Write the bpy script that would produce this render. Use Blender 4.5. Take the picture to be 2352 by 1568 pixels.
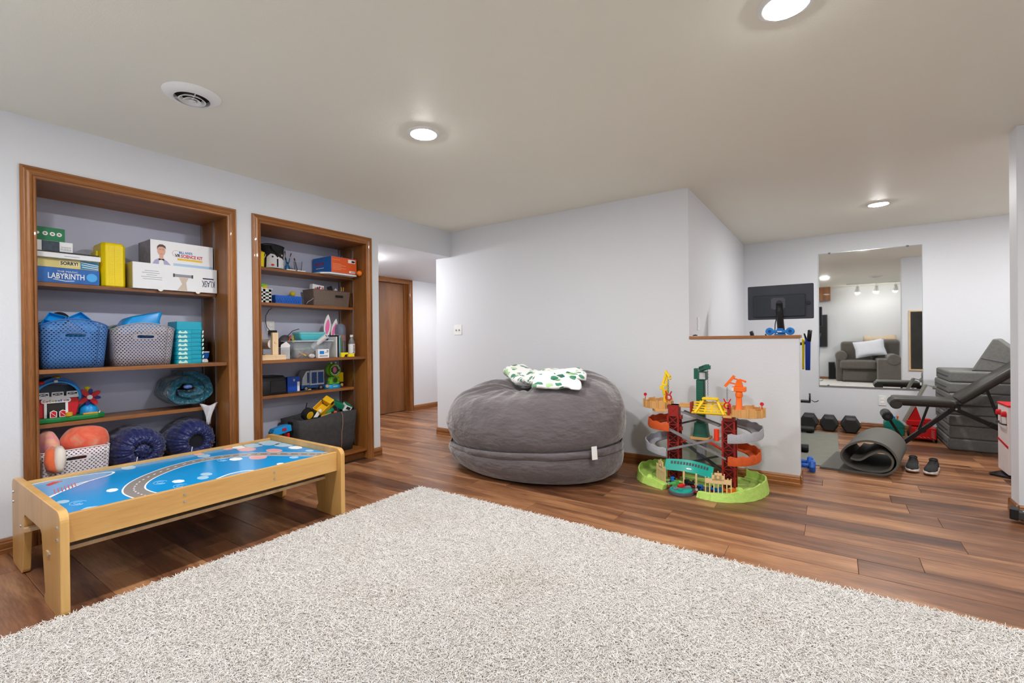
import bpy, math, random
from mathutils import Vector, Matrix, noise as mn

for o in list(bpy.data.objects): bpy.data.objects.remove(o)
S = bpy.context.scene
COL = S.collection
R = math.radians
PI = math.pi
random.seed(7)

# ------------------------------------------------------------------ camera
cam_d = bpy.data.cameras.new('camera'); cam = bpy.data.objects.new('camera', cam_d); COL.objects.link(cam)
cam_d.sensor_width = 36.0; cam_d.sensor_fit = 'HORIZONTAL'; cam_d.lens = 36.0*1066.86/2352.0
cam_d.clip_start = 0.03; cam_d.clip_end = 60
_th, _pi, _ro = R(34.641), R(-0.182), R(-0.604)
_f = Vector((math.cos(_th)*math.cos(_pi), math.sin(_th)*math.cos(_pi), math.sin(_pi)))
_r = Vector((math.sin(_th), -math.cos(_th), 0)); _u = _r.cross(_f)
_r2 = math.cos(_ro)*_r + math.sin(_ro)*_u; _u2 = -math.sin(_ro)*_r + math.cos(_ro)*_u
_m = Matrix((_r2, _u2, -_f)).transposed().to_4x4(); _m.translation = Vector((0, 0, 1.1247))
cam.matrix_world = _m
S.camera = cam

# ------------------------------------------------------------------ world, exposure
W = bpy.data.worlds.new('world'); S.world = W; W.use_nodes = True
W.node_tree.nodes['Background'].inputs[0].default_value = (0.9, 0.93, 1.0, 1)
W.node_tree.nodes['Background'].inputs[1].default_value = 0.05
S.view_settings.view_transform = 'Standard'; S.view_settings.look = 'None'
S.view_settings.exposure = 0.0; S.view_settings.gamma = 1.0; S.view_settings.use_curve_mapping = False
LAMP_W = 540.0
SPOT_W = 3.0       # watts of each track spot

# ------------------------------------------------------------------ helpers
def lin(c):
    if isinstance(c, str): c = tuple(int(c[i:i+2], 16) for i in (0, 2, 4))
    return tuple(((v/255)/12.92 if v/255 <= .04045 else ((v/255+.055)/1.055)**2.4) for v in c[:3]) + (1.0,)

def newmat(name):
    m = bpy.data.materials.new(name); m.use_nodes = True
    return m, m.node_tree.nodes, m.node_tree.links, m.node_tree.nodes['Principled BSDF']

MATS = {}
def mat(name, col, rough=.5, metal=0, var=.06, vs=12, bump=0, bs=60, coat=0, trans=0, ior=1.45, emit=0, sheen=0, spec=.5, stretch=(1, 1, 1), bdist=.002, detail=3):
    if name in MATS: return MATS[name]
    m, N, L, b = newmat(name)
    c = lin(col)
    b.inputs['Roughness'].default_value = rough; b.inputs['Metallic'].default_value = metal
    b.inputs['Coat Weight'].default_value = coat; b.inputs['Transmission Weight'].default_value = trans
    b.inputs['IOR'].default_value = ior; b.inputs['Sheen Weight'].default_value = sheen
    b.inputs['Specular IOR Level'].default_value = spec
    b.inputs['Base Color'].default_value = c
    tc = N.new('ShaderNodeTexCoord'); mp = N.new('ShaderNodeMapping'); mp.inputs['Scale'].default_value = stretch
    L.new(tc.outputs['Object'], mp.inputs['Vector'])
    if var:
        nz = N.new('ShaderNodeTexNoise'); nz.inputs['Scale'].default_value = vs; nz.inputs['Detail'].default_value = detail
        L.new(mp.outputs['Vector'], nz.inputs['Vector'])
        mx = N.new('ShaderNodeMix'); mx.data_type = 'RGBA'
        mx.inputs['A'].default_value = tuple(max(0, v*(1-var*1.6)) for v in c[:3])+(1,)
        mx.inputs['B'].default_value = tuple(min(1, v*(1+var*1.6)) for v in c[:3])+(1,)
        L.new(nz.outputs['Fac'], mx.inputs['Factor']); L.new(mx.outputs['Result'], b.inputs['Base Color'])
    if bump:
        n2 = N.new('ShaderNodeTexNoise'); n2.inputs['Scale'].default_value = bs; n2.inputs['Detail'].default_value = 2
        L.new(mp.outputs['Vector'], n2.inputs['Vector'])
        bp = N.new('ShaderNodeBump'); bp.inputs['Strength'].default_value = bump; bp.inputs['Distance'].default_value = bdist
        L.new(n2.outputs['Fac'], bp.inputs['Height']); L.new(bp.outputs['Normal'], b.inputs['Normal'])
    if emit:
        b.inputs['Emission Color'].default_value = c; b.inputs['Emission Strength'].default_value = emit
    MATS[name] = m
    return m

def wood(name, dark, light, axis='X', scale=6, rough=.45, grain=18, bump=.12, rand=False, coat=0, third=None, rscale=0):
    """grain running along one axis; rand: a shade and offset of its own for every object"""
    if name in MATS: return MATS[name]
    m, N, L, b = newmat(name)
    b.inputs['Roughness'].default_value = rough; b.inputs['Coat Weight'].default_value = coat
    tc = N.new('ShaderNodeTexCoord'); mp = N.new('ShaderNodeMapping')
    k = {'X': (.09, 1, 1), 'Y': (1, .09, 1), 'Z': (1, 1, .09)}[axis]
    mp.inputs['Scale'].default_value = tuple(v*scale for v in k)
    L.new(tc.outputs['Object'], mp.inputs['Vector'])
    vec = mp.outputs['Vector']
    if rand:
        oi = N.new('ShaderNodeObjectInfo'); mu = N.new('ShaderNodeMath'); mu.operation = 'MULTIPLY'; mu.inputs[1].default_value = 57.0
        L.new(oi.outputs['Random'], mu.inputs[0]); ad = N.new('ShaderNodeVectorMath'); ad.operation = 'ADD'
        L.new(vec, ad.inputs[0]); L.new(mu.outputs[0], ad.inputs[1]); vec = ad.outputs[0]
    n1 = N.new('ShaderNodeTexNoise'); n1.inputs['Scale'].default_value = 1.0; n1.inputs['Detail'].default_value = 4; n1.inputs['Distortion'].default_value = .8
    n2 = N.new('ShaderNodeTexNoise'); n2.inputs['Scale'].default_value = grain; n2.inputs['Detail'].default_value = 3
    L.new(vec, n1.inputs['Vector']); L.new(vec, n2.inputs['Vector'])
    ad1 = N.new('ShaderNodeMath'); ad1.operation = 'MULTIPLY_ADD'; ad1.inputs[1].default_value = .35
    L.new(n2.outputs['Fac'], ad1.inputs[0]); L.new(n1.outputs['Fac'], ad1.inputs[2])
    fac = ad1.outputs[0]
    if rand:
        a2 = N.new('ShaderNodeMath'); a2.operation = 'MULTIPLY_ADD'; a2.inputs[1].default_value = .20; a2.inputs[2].default_value = -.10
        L.new(oi.outputs['Random'], a2.inputs[0]); a3 = N.new('ShaderNodeMath'); a3.operation = 'ADD'
        L.new(fac, a3.inputs[0]); L.new(a2.outputs[0], a3.inputs[1]); fac = a3.outputs[0]
    cr = N.new('ShaderNodeValToRGB'); e = cr.color_ramp.elements
    e[0].position = .42; e[0].color = lin(dark); e[1].position = .92; e[1].color = lin(light)
    if third:
        t = cr.color_ramp.elements.new(.66); t.color = lin(third)
    L.new(fac, cr.inputs['Fac']); L.new(cr.outputs['Color'], b.inputs['Base Color'])
    if bump:
        bp = N.new('ShaderNodeBump'); bp.inputs['Strength'].default_value = bump; bp.inputs['Distance'].default_value = .001
        L.new(n2.outputs['Fac'], bp.inputs['Height']); L.new(bp.outputs['Normal'], b.inputs['Normal'])
    MATS[name] = m
    return m

class MB:
    """collects plain shapes into one mesh"""
    def __init__(s): s.v = []; s.f = []; s.uv = None
    def add(s, vs, fs):
        k = len(s.v); s.v += [tuple(v) for v in vs]; s.f += [tuple(i+k for i in f) for f in fs]; return s
    def box(s, x0, x1, y0, y1, z0, z1):
        x0, x1 = min(x0, x1), max(x0, x1); y0, y1 = min(y0, y1), max(y0, y1); z0, z1 = min(z0, z1), max(z0, z1)
        return s.add([(x0, y0, z0), (x1, y0, z0), (x1, y1, z0), (x0, y1, z0), (x0, y0, z1), (x1, y0, z1), (x1, y1, z1), (x0, y1, z1)],
                     [(0, 3, 2, 1), (4, 5, 6, 7), (0, 1, 5, 4), (1, 2, 6, 5), (2, 3, 7, 6), (3, 0, 4, 7)])
    def obox(s, c, size, rot=(0, 0, 0), taper=1.0):
        from mathutils import Euler
        M = Euler([R(a) for a in rot]).to_matrix(); h = [v/2 for v in size]; vs = []
        for dz in (-1, 1):
            t = taper if dz > 0 else 1
            for dx, dy in ((-1, -1), (1, -1), (1, 1), (-1, 1)):
                vs.append(Vector(c)+M @ Vector((dx*h[0]*t, dy*h[1]*t, dz*h[2])))
        return s.add(vs, [(0, 3, 2, 1), (4, 5, 6, 7), (0, 1, 5, 4), (1, 2, 6, 5), (2, 3, 7, 6), (3, 0, 4, 7)])
    def bar(s, p, q, w, h, up=(0, 0, 1)):
        p, q = Vector(p), Vector(q); d = (q-p).normalized(); u = Vector(up)
        a = d.cross(u)
        if a.length < 1e-4: a = d.cross(Vector((1, 0, 0)))
        a.normalize(); b = a.cross(d).normalized(); vs = []
        for e in (p, q):
            for i, j in ((-1, -1), (1, -1), (1, 1), (-1, 1)): vs.append(e+a*(i*w/2)+b*(j*h/2))
        return s.add(vs, [(0, 3, 2, 1), (4, 5, 6, 7), (0, 1, 5, 4), (1, 2, 6, 5), (2, 3, 7, 6), (3, 0, 4, 7)])
    def cyl(s, p, q, r0, r1=None, n=16, caps=True):
        r1 = r0 if r1 is None else r1
        p, q = Vector(p), Vector(q); d = (q-p).normalized(); a = d.orthogonal().normalized(); b = d.cross(a)
        vs = []
        for e, r in ((p, r0), (q, r1)):
            for i in range(n):
                t = 2*PI*i/n; vs.append(e+(a*math.cos(t)+b*math.sin(t))*r)
        fs = [(i, (i+1) % n, n+(i+1) % n, n+i) for i in range(n)]
        if caps: fs += [tuple(range(n))[::-1], tuple(range(n, 2*n))]
        return s.add(vs, fs)
    def tube(s, pts, r, n=8, caps=True):
        pts = [Vector(p) for p in pts]; rs = r if isinstance(r, (list, tuple)) else [r]*len(pts)
        prev = None; rings = []
        for i, p in enumerate(pts):
            d = (pts[min(i+1, len(pts)-1)]-pts[max(i-1, 0)]).normalized()
            if prev is None: a = d.orthogonal().normalized()
            else: a = (prev-d*prev.dot(d)).normalized()
            prev = a; b = d.cross(a)
            rings.append([p+(a*math.cos(2*PI*k/n)+b*math.sin(2*PI*k/n))*rs[i] for k in range(n)])
        return s.loft(rings, caps=caps)
    def loft(s, rings, closed=True, caps=True, loop=False):
        n = len(rings[0]); vs = [v for r in rings for v in r]; fs = []
        m = len(rings)
        for i in range(m if loop else m-1):
            for k in range(n if closed else n-1):
                a, b = i*n+k, i*n+(k+1) % n; c, d = ((i+1) % m)*n+(k+1) % n, ((i+1) % m)*n+k
                fs.append((a, b, c, d))
        if caps and closed and not loop: fs += [tuple(range(n))[::-1], tuple(range((m-1)*n, m*n))]
        return s.add(vs, fs)
    def lathe(s, prof, n=24, c=(0, 0, 0), sx=1, sy=1, caps=True):
        rings = [[(c[0]+r*sx*math.cos(2*PI*k/n), c[1]+r*sy*math.sin(2*PI*k/n), c[2]+z) for k in range(n)] for r, z in prof]
        return s.loft(rings, caps=caps)
    def sph(s, c, r, n=16, m=10):
        r = r if isinstance(r, (list, tuple)) else (r, r, r)
        rings = [[(c[0]+r[0]*math.sin(PI*i/m)*math.cos(2*PI*k/n), c[1]+r[1]*math.sin(PI*i/m)*math.sin(2*PI*k/n), c[2]-r[2]*math.cos(PI*i/m)) for k in range(n)] for i in range(m+1)]
        rings[0] = [(x*.02+c[0]*.98, y*.02+c[1]*.98, z) for x, y, z in rings[1]]; rings[0] = [(x, y, c[2]-r[2]) for x, y, z in rings[0]]
        rings[-1] = [(c[0]+(x-c[0])*.02, c[1]+(y-c[1])*.02, c[2]+r[2]) for x, y, z in rings[-2]]
        return s.loft(rings)
    def prism(s, poly, a0, a1, axis='Y'):
        """poly: 2D outline; axis X: (y,z), Y: (x,z), Z: (x,y)"""
        def P(p, a): return {'X': (a, p[0], p[1]), 'Y': (p[0], a, p[1]), 'Z': (p[0], p[1], a)}[axis]
        n = len(poly); vs = [P(p, a0) for p in poly]+[P(p, a1) for p in poly]
        ar = sum(poly[i][0]*poly[(i+1) % n][1]-poly[(i+1) % n][0]*poly[i][1] for i in range(n))
        o = tuple(range(n)); fs = [o[::-1], tuple(range(n, 2*n))]+[(i, (i+1) % n, n+(i+1) % n, n+i) for i in range(n)]
        flip = (ar < 0) != (axis == 'Y')
        if a1 < a0: flip = not flip
        if flip: fs = [f[::-1] for f in fs]
        return s.add(vs, fs)
    def ring(s, poly_o, poly_i, a0, a1, axis='Y'):
        """a frame: outer and inner outline with the same number of points"""
        def P(p, a): return {'X': (a, p[0], p[1]), 'Y': (p[0], a, p[1]), 'Z': (p[0], p[1], a)}[axis]
        n = len(poly_o); vs = [P(p, a0) for p in poly_o]+[P(p, a0) for p in poly_i]+[P(p, a1) for p in poly_o]+[P(p, a1) for p in poly_i]; fs = []
        for i in range(n):
            j = (i+1) % n
            fs += [(i, j, n+j, n+i), (2*n+i, 3*n+i, 3*n+j, 2*n+j), (i, 2*n+i, 2*n+j, j), (n+i, n+j, 3*n+j, 3*n+i)]
        return s.add(vs, fs)
    def moved(s, off=(0, 0, 0), rz=0, sc=1):
        c, t = math.cos(rz), math.sin(rz)
        s.v = [((x*c-y*t)*sc+off[0], (x*t+y*c)*sc+off[1], z*sc+off[2]) for x, y, z in s.v]; return s

def rrect(x0, x1, z0, z1, r, k=4):
    out = []
    for cx, cz, a0 in ((x1-r, z0+r, -90), (x1-r, z1-r, 0), (x0+r, z1-r, 90), (x0+r, z0+r, 180)):
        for i in range(k+1):
            a = R(a0+90*i/k); out.append((cx+r*math.cos(a), cz+r*math.sin(a)))
    return out
def circ(cx, cz, r, n=20, sz=1): return [(cx+r*math.cos(2*PI*i/n), cz+r*sz*math.sin(2*PI*i/n)) for i in range(n)]

def root_loc(o):
    v = Vector((0, 0, 0))
    while o: v += o.location; o = o.parent
    return v
def part(name, mb, m, par=None, smooth=False, bev=0, seg=2, world=True, sub=0, thick=0, ang=40):
    me = bpy.data.meshes.new(name); off = root_loc(par) if (par and world) else Vector((0, 0, 0))
    me.from_pydata([(x-off.x, y-off.y, z-off.z) for x, y, z in mb.v], [], mb.f)
    if mb.uv:
        ul = me.uv_layers.new(name='UVMap')
        for lp in me.loops: ul.data[lp.index].uv = mb.uv[lp.vertex_index]
    me.validate(); me.update()
    ms = m if isinstance(m, (list, tuple)) else [m]
    for q in ms: me.materials.append(q)
    o = bpy.data.objects.new(name, me); COL.objects.link(o)
    if par: o.parent = par
    if smooth:
        me.polygons.foreach_set('use_smooth', [True]*len(me.polygons))
        if smooth != 'all':
            try: me.set_sharp_from_angle(angle=R(ang))
            except Exception: pass
    if thick:
        md = o.modifiers.new('thickness', 'SOLIDIFY'); md.thickness = thick; md.offset = 0
    if bev:
        md = o.modifiers.new('bevel', 'BEVEL'); md.width = bev; md.segments = seg; md.limit_method = 'ANGLE'; md.angle_limit = R(35)
    if sub:
        md = o.modifiers.new('subd', 'SUBSURF'); md.levels = sub; md.render_levels = sub
    return o
def tag(o, label, cat, group=None):
    o['label'] = label; o['category'] = cat
    if group: o['group'] = group
    return o
def struct(o): o['kind'] = 'structure'; return o
def thing(name, label, cat, loc=(0, 0, 0), rz=0, group=None):
    o = bpy.data.objects.new(name, None); COL.objects.link(o); o.empty_display_size = .05
    o.location = loc; o.rotation_euler = (0, 0, rz); return tag(o, label, cat, group)
def single(name, mb, m, label, cat, group=None, **k):
    """a thing that is one mesh; its origin goes to the middle of its base"""
    xs = [v[0] for v in mb.v]; ys = [v[1] for v in mb.v]; zs = [v[2] for v in mb.v]
    c = ((min(xs)+max(xs))/2, (min(ys)+max(ys))/2, min(zs))
    mb.v = [(x-c[0], y-c[1], z-c[2]) for x, y, z in mb.v]
    o = part(name, mb, m, None, **k); o.location = c
    return tag(o, label, cat, group)
def copy_tree(o, loc=None, rz=None, label=None, parent=None):
    c = o.copy(); COL.objects.link(c); c.parent = parent
    if loc is not None: c.location = loc
    if rz is not None: c.rotation_euler = (0, 0, rz)
    if label: c['label'] = label
    for ch in [x for x in bpy.data.objects if x.parent == o]: copy_tree(ch, parent=c)
    return c

def text(s, par, org, xd, yd, w, h, m, name='lettering', bold=0, depth=.0006, shear=0):
    """flat lettering in the box that starts at org and runs w along xd, h along yd (world axes)"""
    cu = bpy.data.curves.new('t', 'FONT'); cu.body = s; cu.size = 1; cu.offset = bold; cu.resolution_u = 2; cu.shear = shear
    t = bpy.data.objects.new('t', cu); COL.objects.link(t)
    dg = bpy.context.evaluated_depsgraph_get(); me = bpy.data.meshes.new_from_object(t.evaluated_get(dg))
    bpy.data.objects.remove(t); bpy.data.curves.remove(cu)
    xs = [v.co.x for v in me.vertices]; ys = [v.co.y for v in me.vertices]
    x0, x1, y0, y1 = min(xs), max(xs), min(ys), max(ys)
    xd, yd = Vector(xd).normalized(), Vector(yd).normalized(); n = xd.cross(yd); off = root_loc(par)
    for v in me.vertices:
        v.co = Vector(org)+xd*((v.co.x-x0)/(x1-x0)*w)+yd*((v.co.y-y0)/(y1-y0)*h)+n*depth-off
    me.materials.append(m); me.name = name
    o = bpy.data.objects.new(name, me); COL.objects.link(o); o.parent = par
    return o

# ------------------------------------------------------------------ common materials
def wallmat(name, col, bs=90, st=.35):
    m, N, L, b = newmat(name); b.inputs['Base Color'].default_value = lin(col); b.inputs['Roughness'].default_value = .55
    b.inputs['Specular IOR Level'].default_value = .35
    tc = N.new('ShaderNodeTexCoord'); n = N.new('ShaderNodeTexNoise'); n.inputs['Scale'].default_value = bs; n.inputs['Detail'].default_value = 3
    L.new(tc.outputs['Object'], n.inputs['Vector']); bp = N.new('ShaderNodeBump'); bp.inputs['Strength'].default_value = st; bp.inputs['Distance'].default_value = .0025
    L.new(n.outputs['Fac'], bp.inputs['Height']); L.new(bp.outputs['Normal'], b.inputs['Normal'])
    MATS[name] = m; return m
WALL = wallmat('wall_paint', (222, 224, 229))
CEIL = wallmat('ceiling_paint', (243, 241, 227), 140, .25)
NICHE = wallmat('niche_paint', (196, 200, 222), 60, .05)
OAKX = wood('oak_trim_x', (98, 53, 20), (174, 113, 57), 'X', 9, .38, coat=.15)
OAKY = wood('oak_trim_y', (98, 53, 20), (174, 113, 57), 'Y', 9, .38, coat=.15)
OAKZ = wood('oak_trim_z', (98, 53, 20), (174, 113, 57), 'Z', 9, .38, coat=.15)
DOORW = wood('door_veneer', (100, 62, 32), (146, 95, 54), 'Z', 4, .5)
FLOORM = wood('floor_laminate', (78, 47, 31), (180, 130, 90), 'Y', 9, .36, 14, .1, rand=True, third=(128, 84, 56))
WHITE = mat('white_plastic', (236, 236, 234), .4, var=.02)
BLACK = mat('black_plastic', (22, 22, 24), .4, var=.1)
STEEL = mat('bright_steel', (190, 192, 196), .3, metal=1, var=.05)
# ------------------------------------------------------------------ room shell
YA, XB, XB2, YC, XD, YH, YE, CE, HC = 3.697, 4.095, 4.246, 1.003, 7.068, .21, -.93, 2.40, 2.105
XW, YR = -.60, -2.9        # wall behind the camera, wall far to the right
N1 = (.637, 1.638); N2 = (1.884, 2.885)   # the two shelf niches
NT = 2.060                                # top of the niches

floor_mb = MB().box(XW-.1, XD+.1, YR-.1, 5.8, -.06, -.004)
floor = struct(part('floor', floor_mb, mat('subfloor', (48, 30, 20), .9)))
RUG = (-.35, 2.50, -1.75, 2.585)
cache = {}
col_i = 0
x = .51-.185*6
while x < XD:
    xa, xb = max(x, XW), min(x+.185, XD)
    random.seed(100+col_i); y = YR-random.random()*1.2
    ytop = 5.74 if xb > 3.05 else 3.69
    if xb < 1.0 or xb < 3.05: ytop = 3.70
    while y < ytop:
        ya, yb = max(y, YR), min(y+1.22, ytop)
        y += 1.22
        if yb-ya < .02: continue
        if xa > 3.05 and ya > 1.1 and xa > XB2+.02 and yb < 3.8: continue        # behind the gym's side wall
        if xb < RUG[1]-.06 and yb < RUG[3]-.06 and xa > RUG[0]: continue     # wholly under the rug
        if yb < -1.75 and xb < 4.3: continue
        key = (round(xb-xa, 3), round(yb-ya, 3))
        if key not in cache:
            w_, l_ = key; g = .0009; c = .0016
            mb = MB(); a, b_ = w_/2-g, l_/2-g
            mb.add([(-a, -b_, -.004), (a, -b_, -.004), (a, b_, -.004), (-a, b_, -.004), (-a, -b_, -c*.5), (a, -b_, -c*.5), (a, b_, -c*.5), (-a, b_, -c*.5),
                    (-a+c, -b_+c, 0), (a-c, -b_+c, 0), (a-c, b_-c, 0), (-a+c, b_-c, 0)],
                   [(8, 9, 10, 11), (4, 5, 9, 8), (5, 6, 10, 9), (6, 7, 11, 10), (7, 4, 8, 11), (0, 1, 5, 4), (1, 2, 6, 5), (2, 3, 7, 6), (3, 0, 4, 7)])
            o = part('plank', mb, FLOORM, floor); cache[key] = o.data
        else:
            o = bpy.data.objects.new('plank', cache[key]); COL.objects.link(o); o.parent = floor
        o.location = ((xa+xb)/2, (ya+yb)/2, 0)
    x += .185; col_i += 1

struct(part('ceiling', MB().box(XW-.1, XD+.1, YR-.1, YA+.10, CE, CE+.08), CEIL))
struct(part('ceiling_hallway', MB().box(2.9, 7.0, YA+.10, 5.8, HC, HC+.08), WALL))
wl = MB()
for a, b_, z0, z1 in ((XW-.1, N1[0]-.013, 0, CE), (N1[0]-.013, N1[1]+.013, NT+.013, CE), (N1[1]+.013, N2[0]-.013, 0, CE), (N2[0]-.013, N2[1]+.013, NT+.013, CE), (N2[1]+.013, 3.037, 0, CE), (3.037, XB+.15, HC, CE)):
    wl.box(a, b_, YA, YA+.10, z0, z1)
struct(part('wall_left', wl, WALL))
struct(part('wall_back', MB().box(XB, XB2, YC, YA, 0, CE).box(XB, XB2, YA, 3.93, 0, HC), WALL))
hw = struct(part('wall_half', MB().box(XB, XB2, YH, YC, 0, 1.117), WALL))
cap = MB().box(XB-.012, XB2+.012, YH-.012, YC-.001, 1.117, 1.140)
part('ledge_cap', cap, OAKY, hw, bev=.003)
struct(part('wall_gym_left', MB().box(XB2, XD+.1, YC, YC+.1, 0, CE), WALL))
struct(part('wall_gym_back', MB().box(XD, XD+.1, YR, YC, 0, CE), WALL))
struct(part('wall_right', MB().box(XB, XB2, YR, YE, 0, CE), WALL, bev=.004))
struct(part('wall_behind', MB().box(XW-.1, XW, YR, YA, 0, CE), WALL))
struct(part('wall_far_right', MB().box(XW-.1, XD+.1, YR-.1, YR, 0, CE), WALL))
DX0, DX1, DY = 4.45, 5.215, 5.60
struct(part('wall_hallway_far', MB().box(2.9, DX0, DY, DY+.16, 0, HC).box(DX1, 7, DY, DY+.16, 0, HC).box(DX0, DX1, DY, DY+.16, 2.05, HC), WALL))
struct(part('wall_hallway_left', MB().box(2.9, 3.037, YA+.10, DY, 0, HC), WALL))
struct(part('wall_hallway_near', MB().box(XB2, 7, 3.83, 3.93, 0, HC), WALL))
struct(part('wall_hallway_end', MB().box(6.9, 7, 3.93, DY, 0, HC), WALL))

# hallway door
d = struct(part('door_1', MB().box(DX0+.015, DX1-.015, DY+.10, DY+.14, .008, 2.035), DOORW, bev=.002))
fr = MB().box(DX0, DX0+.015, DY-.002, DY+.16, 0, 2.05).box(DX1-.015, DX1, DY-.002, DY+.16, 0, 2.05).box(DX0+.015, DX1-.015, DY-.002, DY+.16, 2.037, 2.05)
fr.box(DX1-.027, DX1-.015, DY+.085, DY+.10, 0, 2.037).box(DX0+.015, DX0+.027, DY+.085, DY+.10, 0, 2.037)
part('door_jamb', fr, OAKZ, d, bev=.001)
part('door_handle', MB().cyl((DX0+.08, DY+.10, .95), (DX0+.08, DY+.05, .95), .012).sph((DX0+.08, DY+.035, .95), .027), STEEL, d, smooth=True)

CASE_P = [(0, 0), (0, .012), (.10, .017), (.17, .017), (.20, .012), (.28, .013), (.40, .019), (.55, .021), (.68, .016), (.74, .012), (.77, .011), (.80, .017), (.93, .016), (1, .011), (1, 0)]
def casing(name, o0, i0, o1, i1, y, m, par, out=-1):
    mb = MB(); rings = []
    for o_, i_ in ((o0, i0), (o1, i1)):
        rings.append([(o_[0]+(i_[0]-o_[0])*t, y+out*d_, o_[1]+(i_[1]-o_[1])*t) for t, d_ in CASE_P])
    mb.loft(rings); return part(name, mb, m, par, smooth=True, ang=25)
casing('door_casing', (DX1+.06, 0), (DX1, 0), (DX1+.06, HC), (DX1, 2.05), DY, OAKZ, d)
casing('door_casing', (DX0-.06, 0), (DX0, 0), (DX0-.06, HC), (DX0, 2.05), DY, OAKZ, d)
casing('door_casing', (DX0-.06, HC), (DX0, 2.05), (DX1+.06, HC), (DX1, 2.05), DY, OAKX, d)

BP = [(0, 0), (.013, 0), (.0135, .022), (.011, .026), (.0125, .030), (.0125, .055), (.009, .062), (.011, .068), (.007, .078), (.003, .083), (0, .083)]
def baseboard(name, p, q, n, m, capped=True):
    mb = MB(); p, q, n = Vector(p), Vector(q), Vector(n)
    mb.loft([[(e.x+n.x*d_, e.y+n.y*d_, z) for d_, z in BP] for e in (p, q)])
    return struct(part(name, mb, m, None, smooth=True, ang=25))
baseboard('baseboard_left', (XW, YA), (.572, YA), (0, -1), OAKX)
baseboard('baseboard_left_middle', (1.704, YA), (1.818, YA), (0, -1), OAKX)
baseboard('baseboard_left_corner', (2.951, YA), (3.05, YA), (0, -1), OAKX)
baseboard('baseboard_back', (XB, YH-.013), (XB, 3.943), (-1, 0), OAKY)
baseboard('baseboard_half_end', (XB-.013, YH), (XB2+.013, YH), (0, -1), OAKX)
baseboard('baseboard_half_gym', (XB2, YH-.013), (XB2, YC), (1, 0), OAKY)
baseboard('baseboard_gym_left', (XB2, YC), (XD, YC), (0, -1), OAKX)
baseboard('baseboard_gym_back', (XD, YR), (XD, YC), (-1, 0), OAKY)
baseboard('baseboard_right', (XB, YR), (XB, YE+.013), (-1, 0), OAKY)
baseboard('baseboard_right_end', (XB-.013, YE), (XB2+.013, YE), (0, 1), OAKX)
baseboard('baseboard_right_gym', (XB2, YR), (XB2, YE+.013), (1, 0), OAKY)
baseboard('baseboard_hallway_far', (DX1+.06, DY), (6.9, DY), (0, -1), OAKX)
baseboard('baseboard_behind', (XW, YR), (XW, YA), (1, 0), OAKY)

# ------------------------------------------------------------------ lamps of the room, plus added unseen fill lights
GLOW = mat('lamp_diffuser', (251, 250, 248), .5, var=0, emit=LAMP_W)
def downlight(x, y, label, z=CE, glow=GLOW):
    t = thing('recessed_light', label, 'ceiling light', (x, y, z), group='recessed ceiling lights')
    part('trim_ring', MB().lathe([(.098, -.0005), (.097, -.005), (.085, -.010), (.078, -.010), (.078, -.0005)], 40, (x, y, z)), WHITE, t, smooth=True)
    part('diffuser', MB().lathe([(.077, -.004), (.075, -.010), (.06, -.014), (.03, -.017), (.002, -.018)], 32, (x, y, z)), glow, t, smooth=True)
downlight(2.05, 2.06, 'round recessed light in the ceiling right of the round vent')
downlight(2.07, .14, 'round recessed light cut off by the top edge of the picture')
downlight(5.70, -.37, 'round recessed light in the ceiling above the exercise bench')
downlight(2.07, -1.75, 'round recessed light in the ceiling over the right side of the room')
downlight(5.70, -2.0, 'round recessed light in the far end of the gym ceiling')
HALL_FILL = mat('hall_fill_diffuser', (251, 250, 248), .5, var=0, emit=LAMP_W*.75)  # glow of the added hallway fill lamp
t = thing('dome_light', 'round dome lamp on the low hallway ceiling near the opening', 'ceiling light', (3.40, 4.50, HC))
part('base_ring', MB().lathe([(.125, -.0005), (.125, -.018), (.118, -.020)], 36, (3.40, 4.50, HC)), WHITE, t, smooth=True)
part('dome', MB().lathe([(.117, -.020), (.112, -.045), (.085, -.075), (.045, -.092), (.002, -.096)], 32, (3.40, 4.50, HC)), mat('dome_glow', (251, 250, 248), .5, var=0, emit=LAMP_W*.22), t, smooth=True)
downlight(5.5, 4.65, 'unseen round fill light added in the low hallway ceiling beyond the door', HC, HALL_FILL)  # added lamp hidden behind the back wall, brightens the hallway
downlight(.10, 2.06, 'unseen round fill light added in the ceiling near the left end of the room')  # added lamp just out of view, fills the left wall and table
# track light over the armchair, seen in the mirror
t = thing('track_light', 'white ceiling track with three round spotlights, seen in the mirror', 'track light', (.10, -.86, CE))
part('rail', MB().box(.08, .12, -1.45, -.28, CE-.022, CE-.0005), WHITE, t, bev=.002)
for yy, dx in ((-.50, -.25), (-.86, -.22), (-1.21, -.30)):
    hd = part('spot_head', MB().cyl((.10, yy, CE-.022), (.10, yy, CE-.10), .008).cyl((.14, yy, CE-.09), (.14+dx*.35, yy, CE-.19), .028, .055, 20), WHITE, t, smooth=True)
    e = Vector((.14+dx*.35, yy, CE-.19)); dv = Vector((dx*.35, 0, -.10)).normalized()
    part('bulb', MB().sph(e+dv*.004, .047, 18, 12), mat('spot_bulb', (255, 250, 240), .5, var=0, emit=60), hd, smooth=True)
    ld = bpy.data.lights.new('spot', 'SPOT'); ld.energy = SPOT_W; ld.spot_size = R(115); ld.spot_blend = .6; ld.shadow_soft_size = .05; ld.color = (1, .97, .93)
    lo = bpy.data.objects.new('spot_beam', ld); COL.objects.link(lo); lo.parent = hd
    lo.location = e+dv*.06-root_loc(t); lo.rotation_euler = dv.to_track_quat('-Z', 'Y').to_euler()

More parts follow.
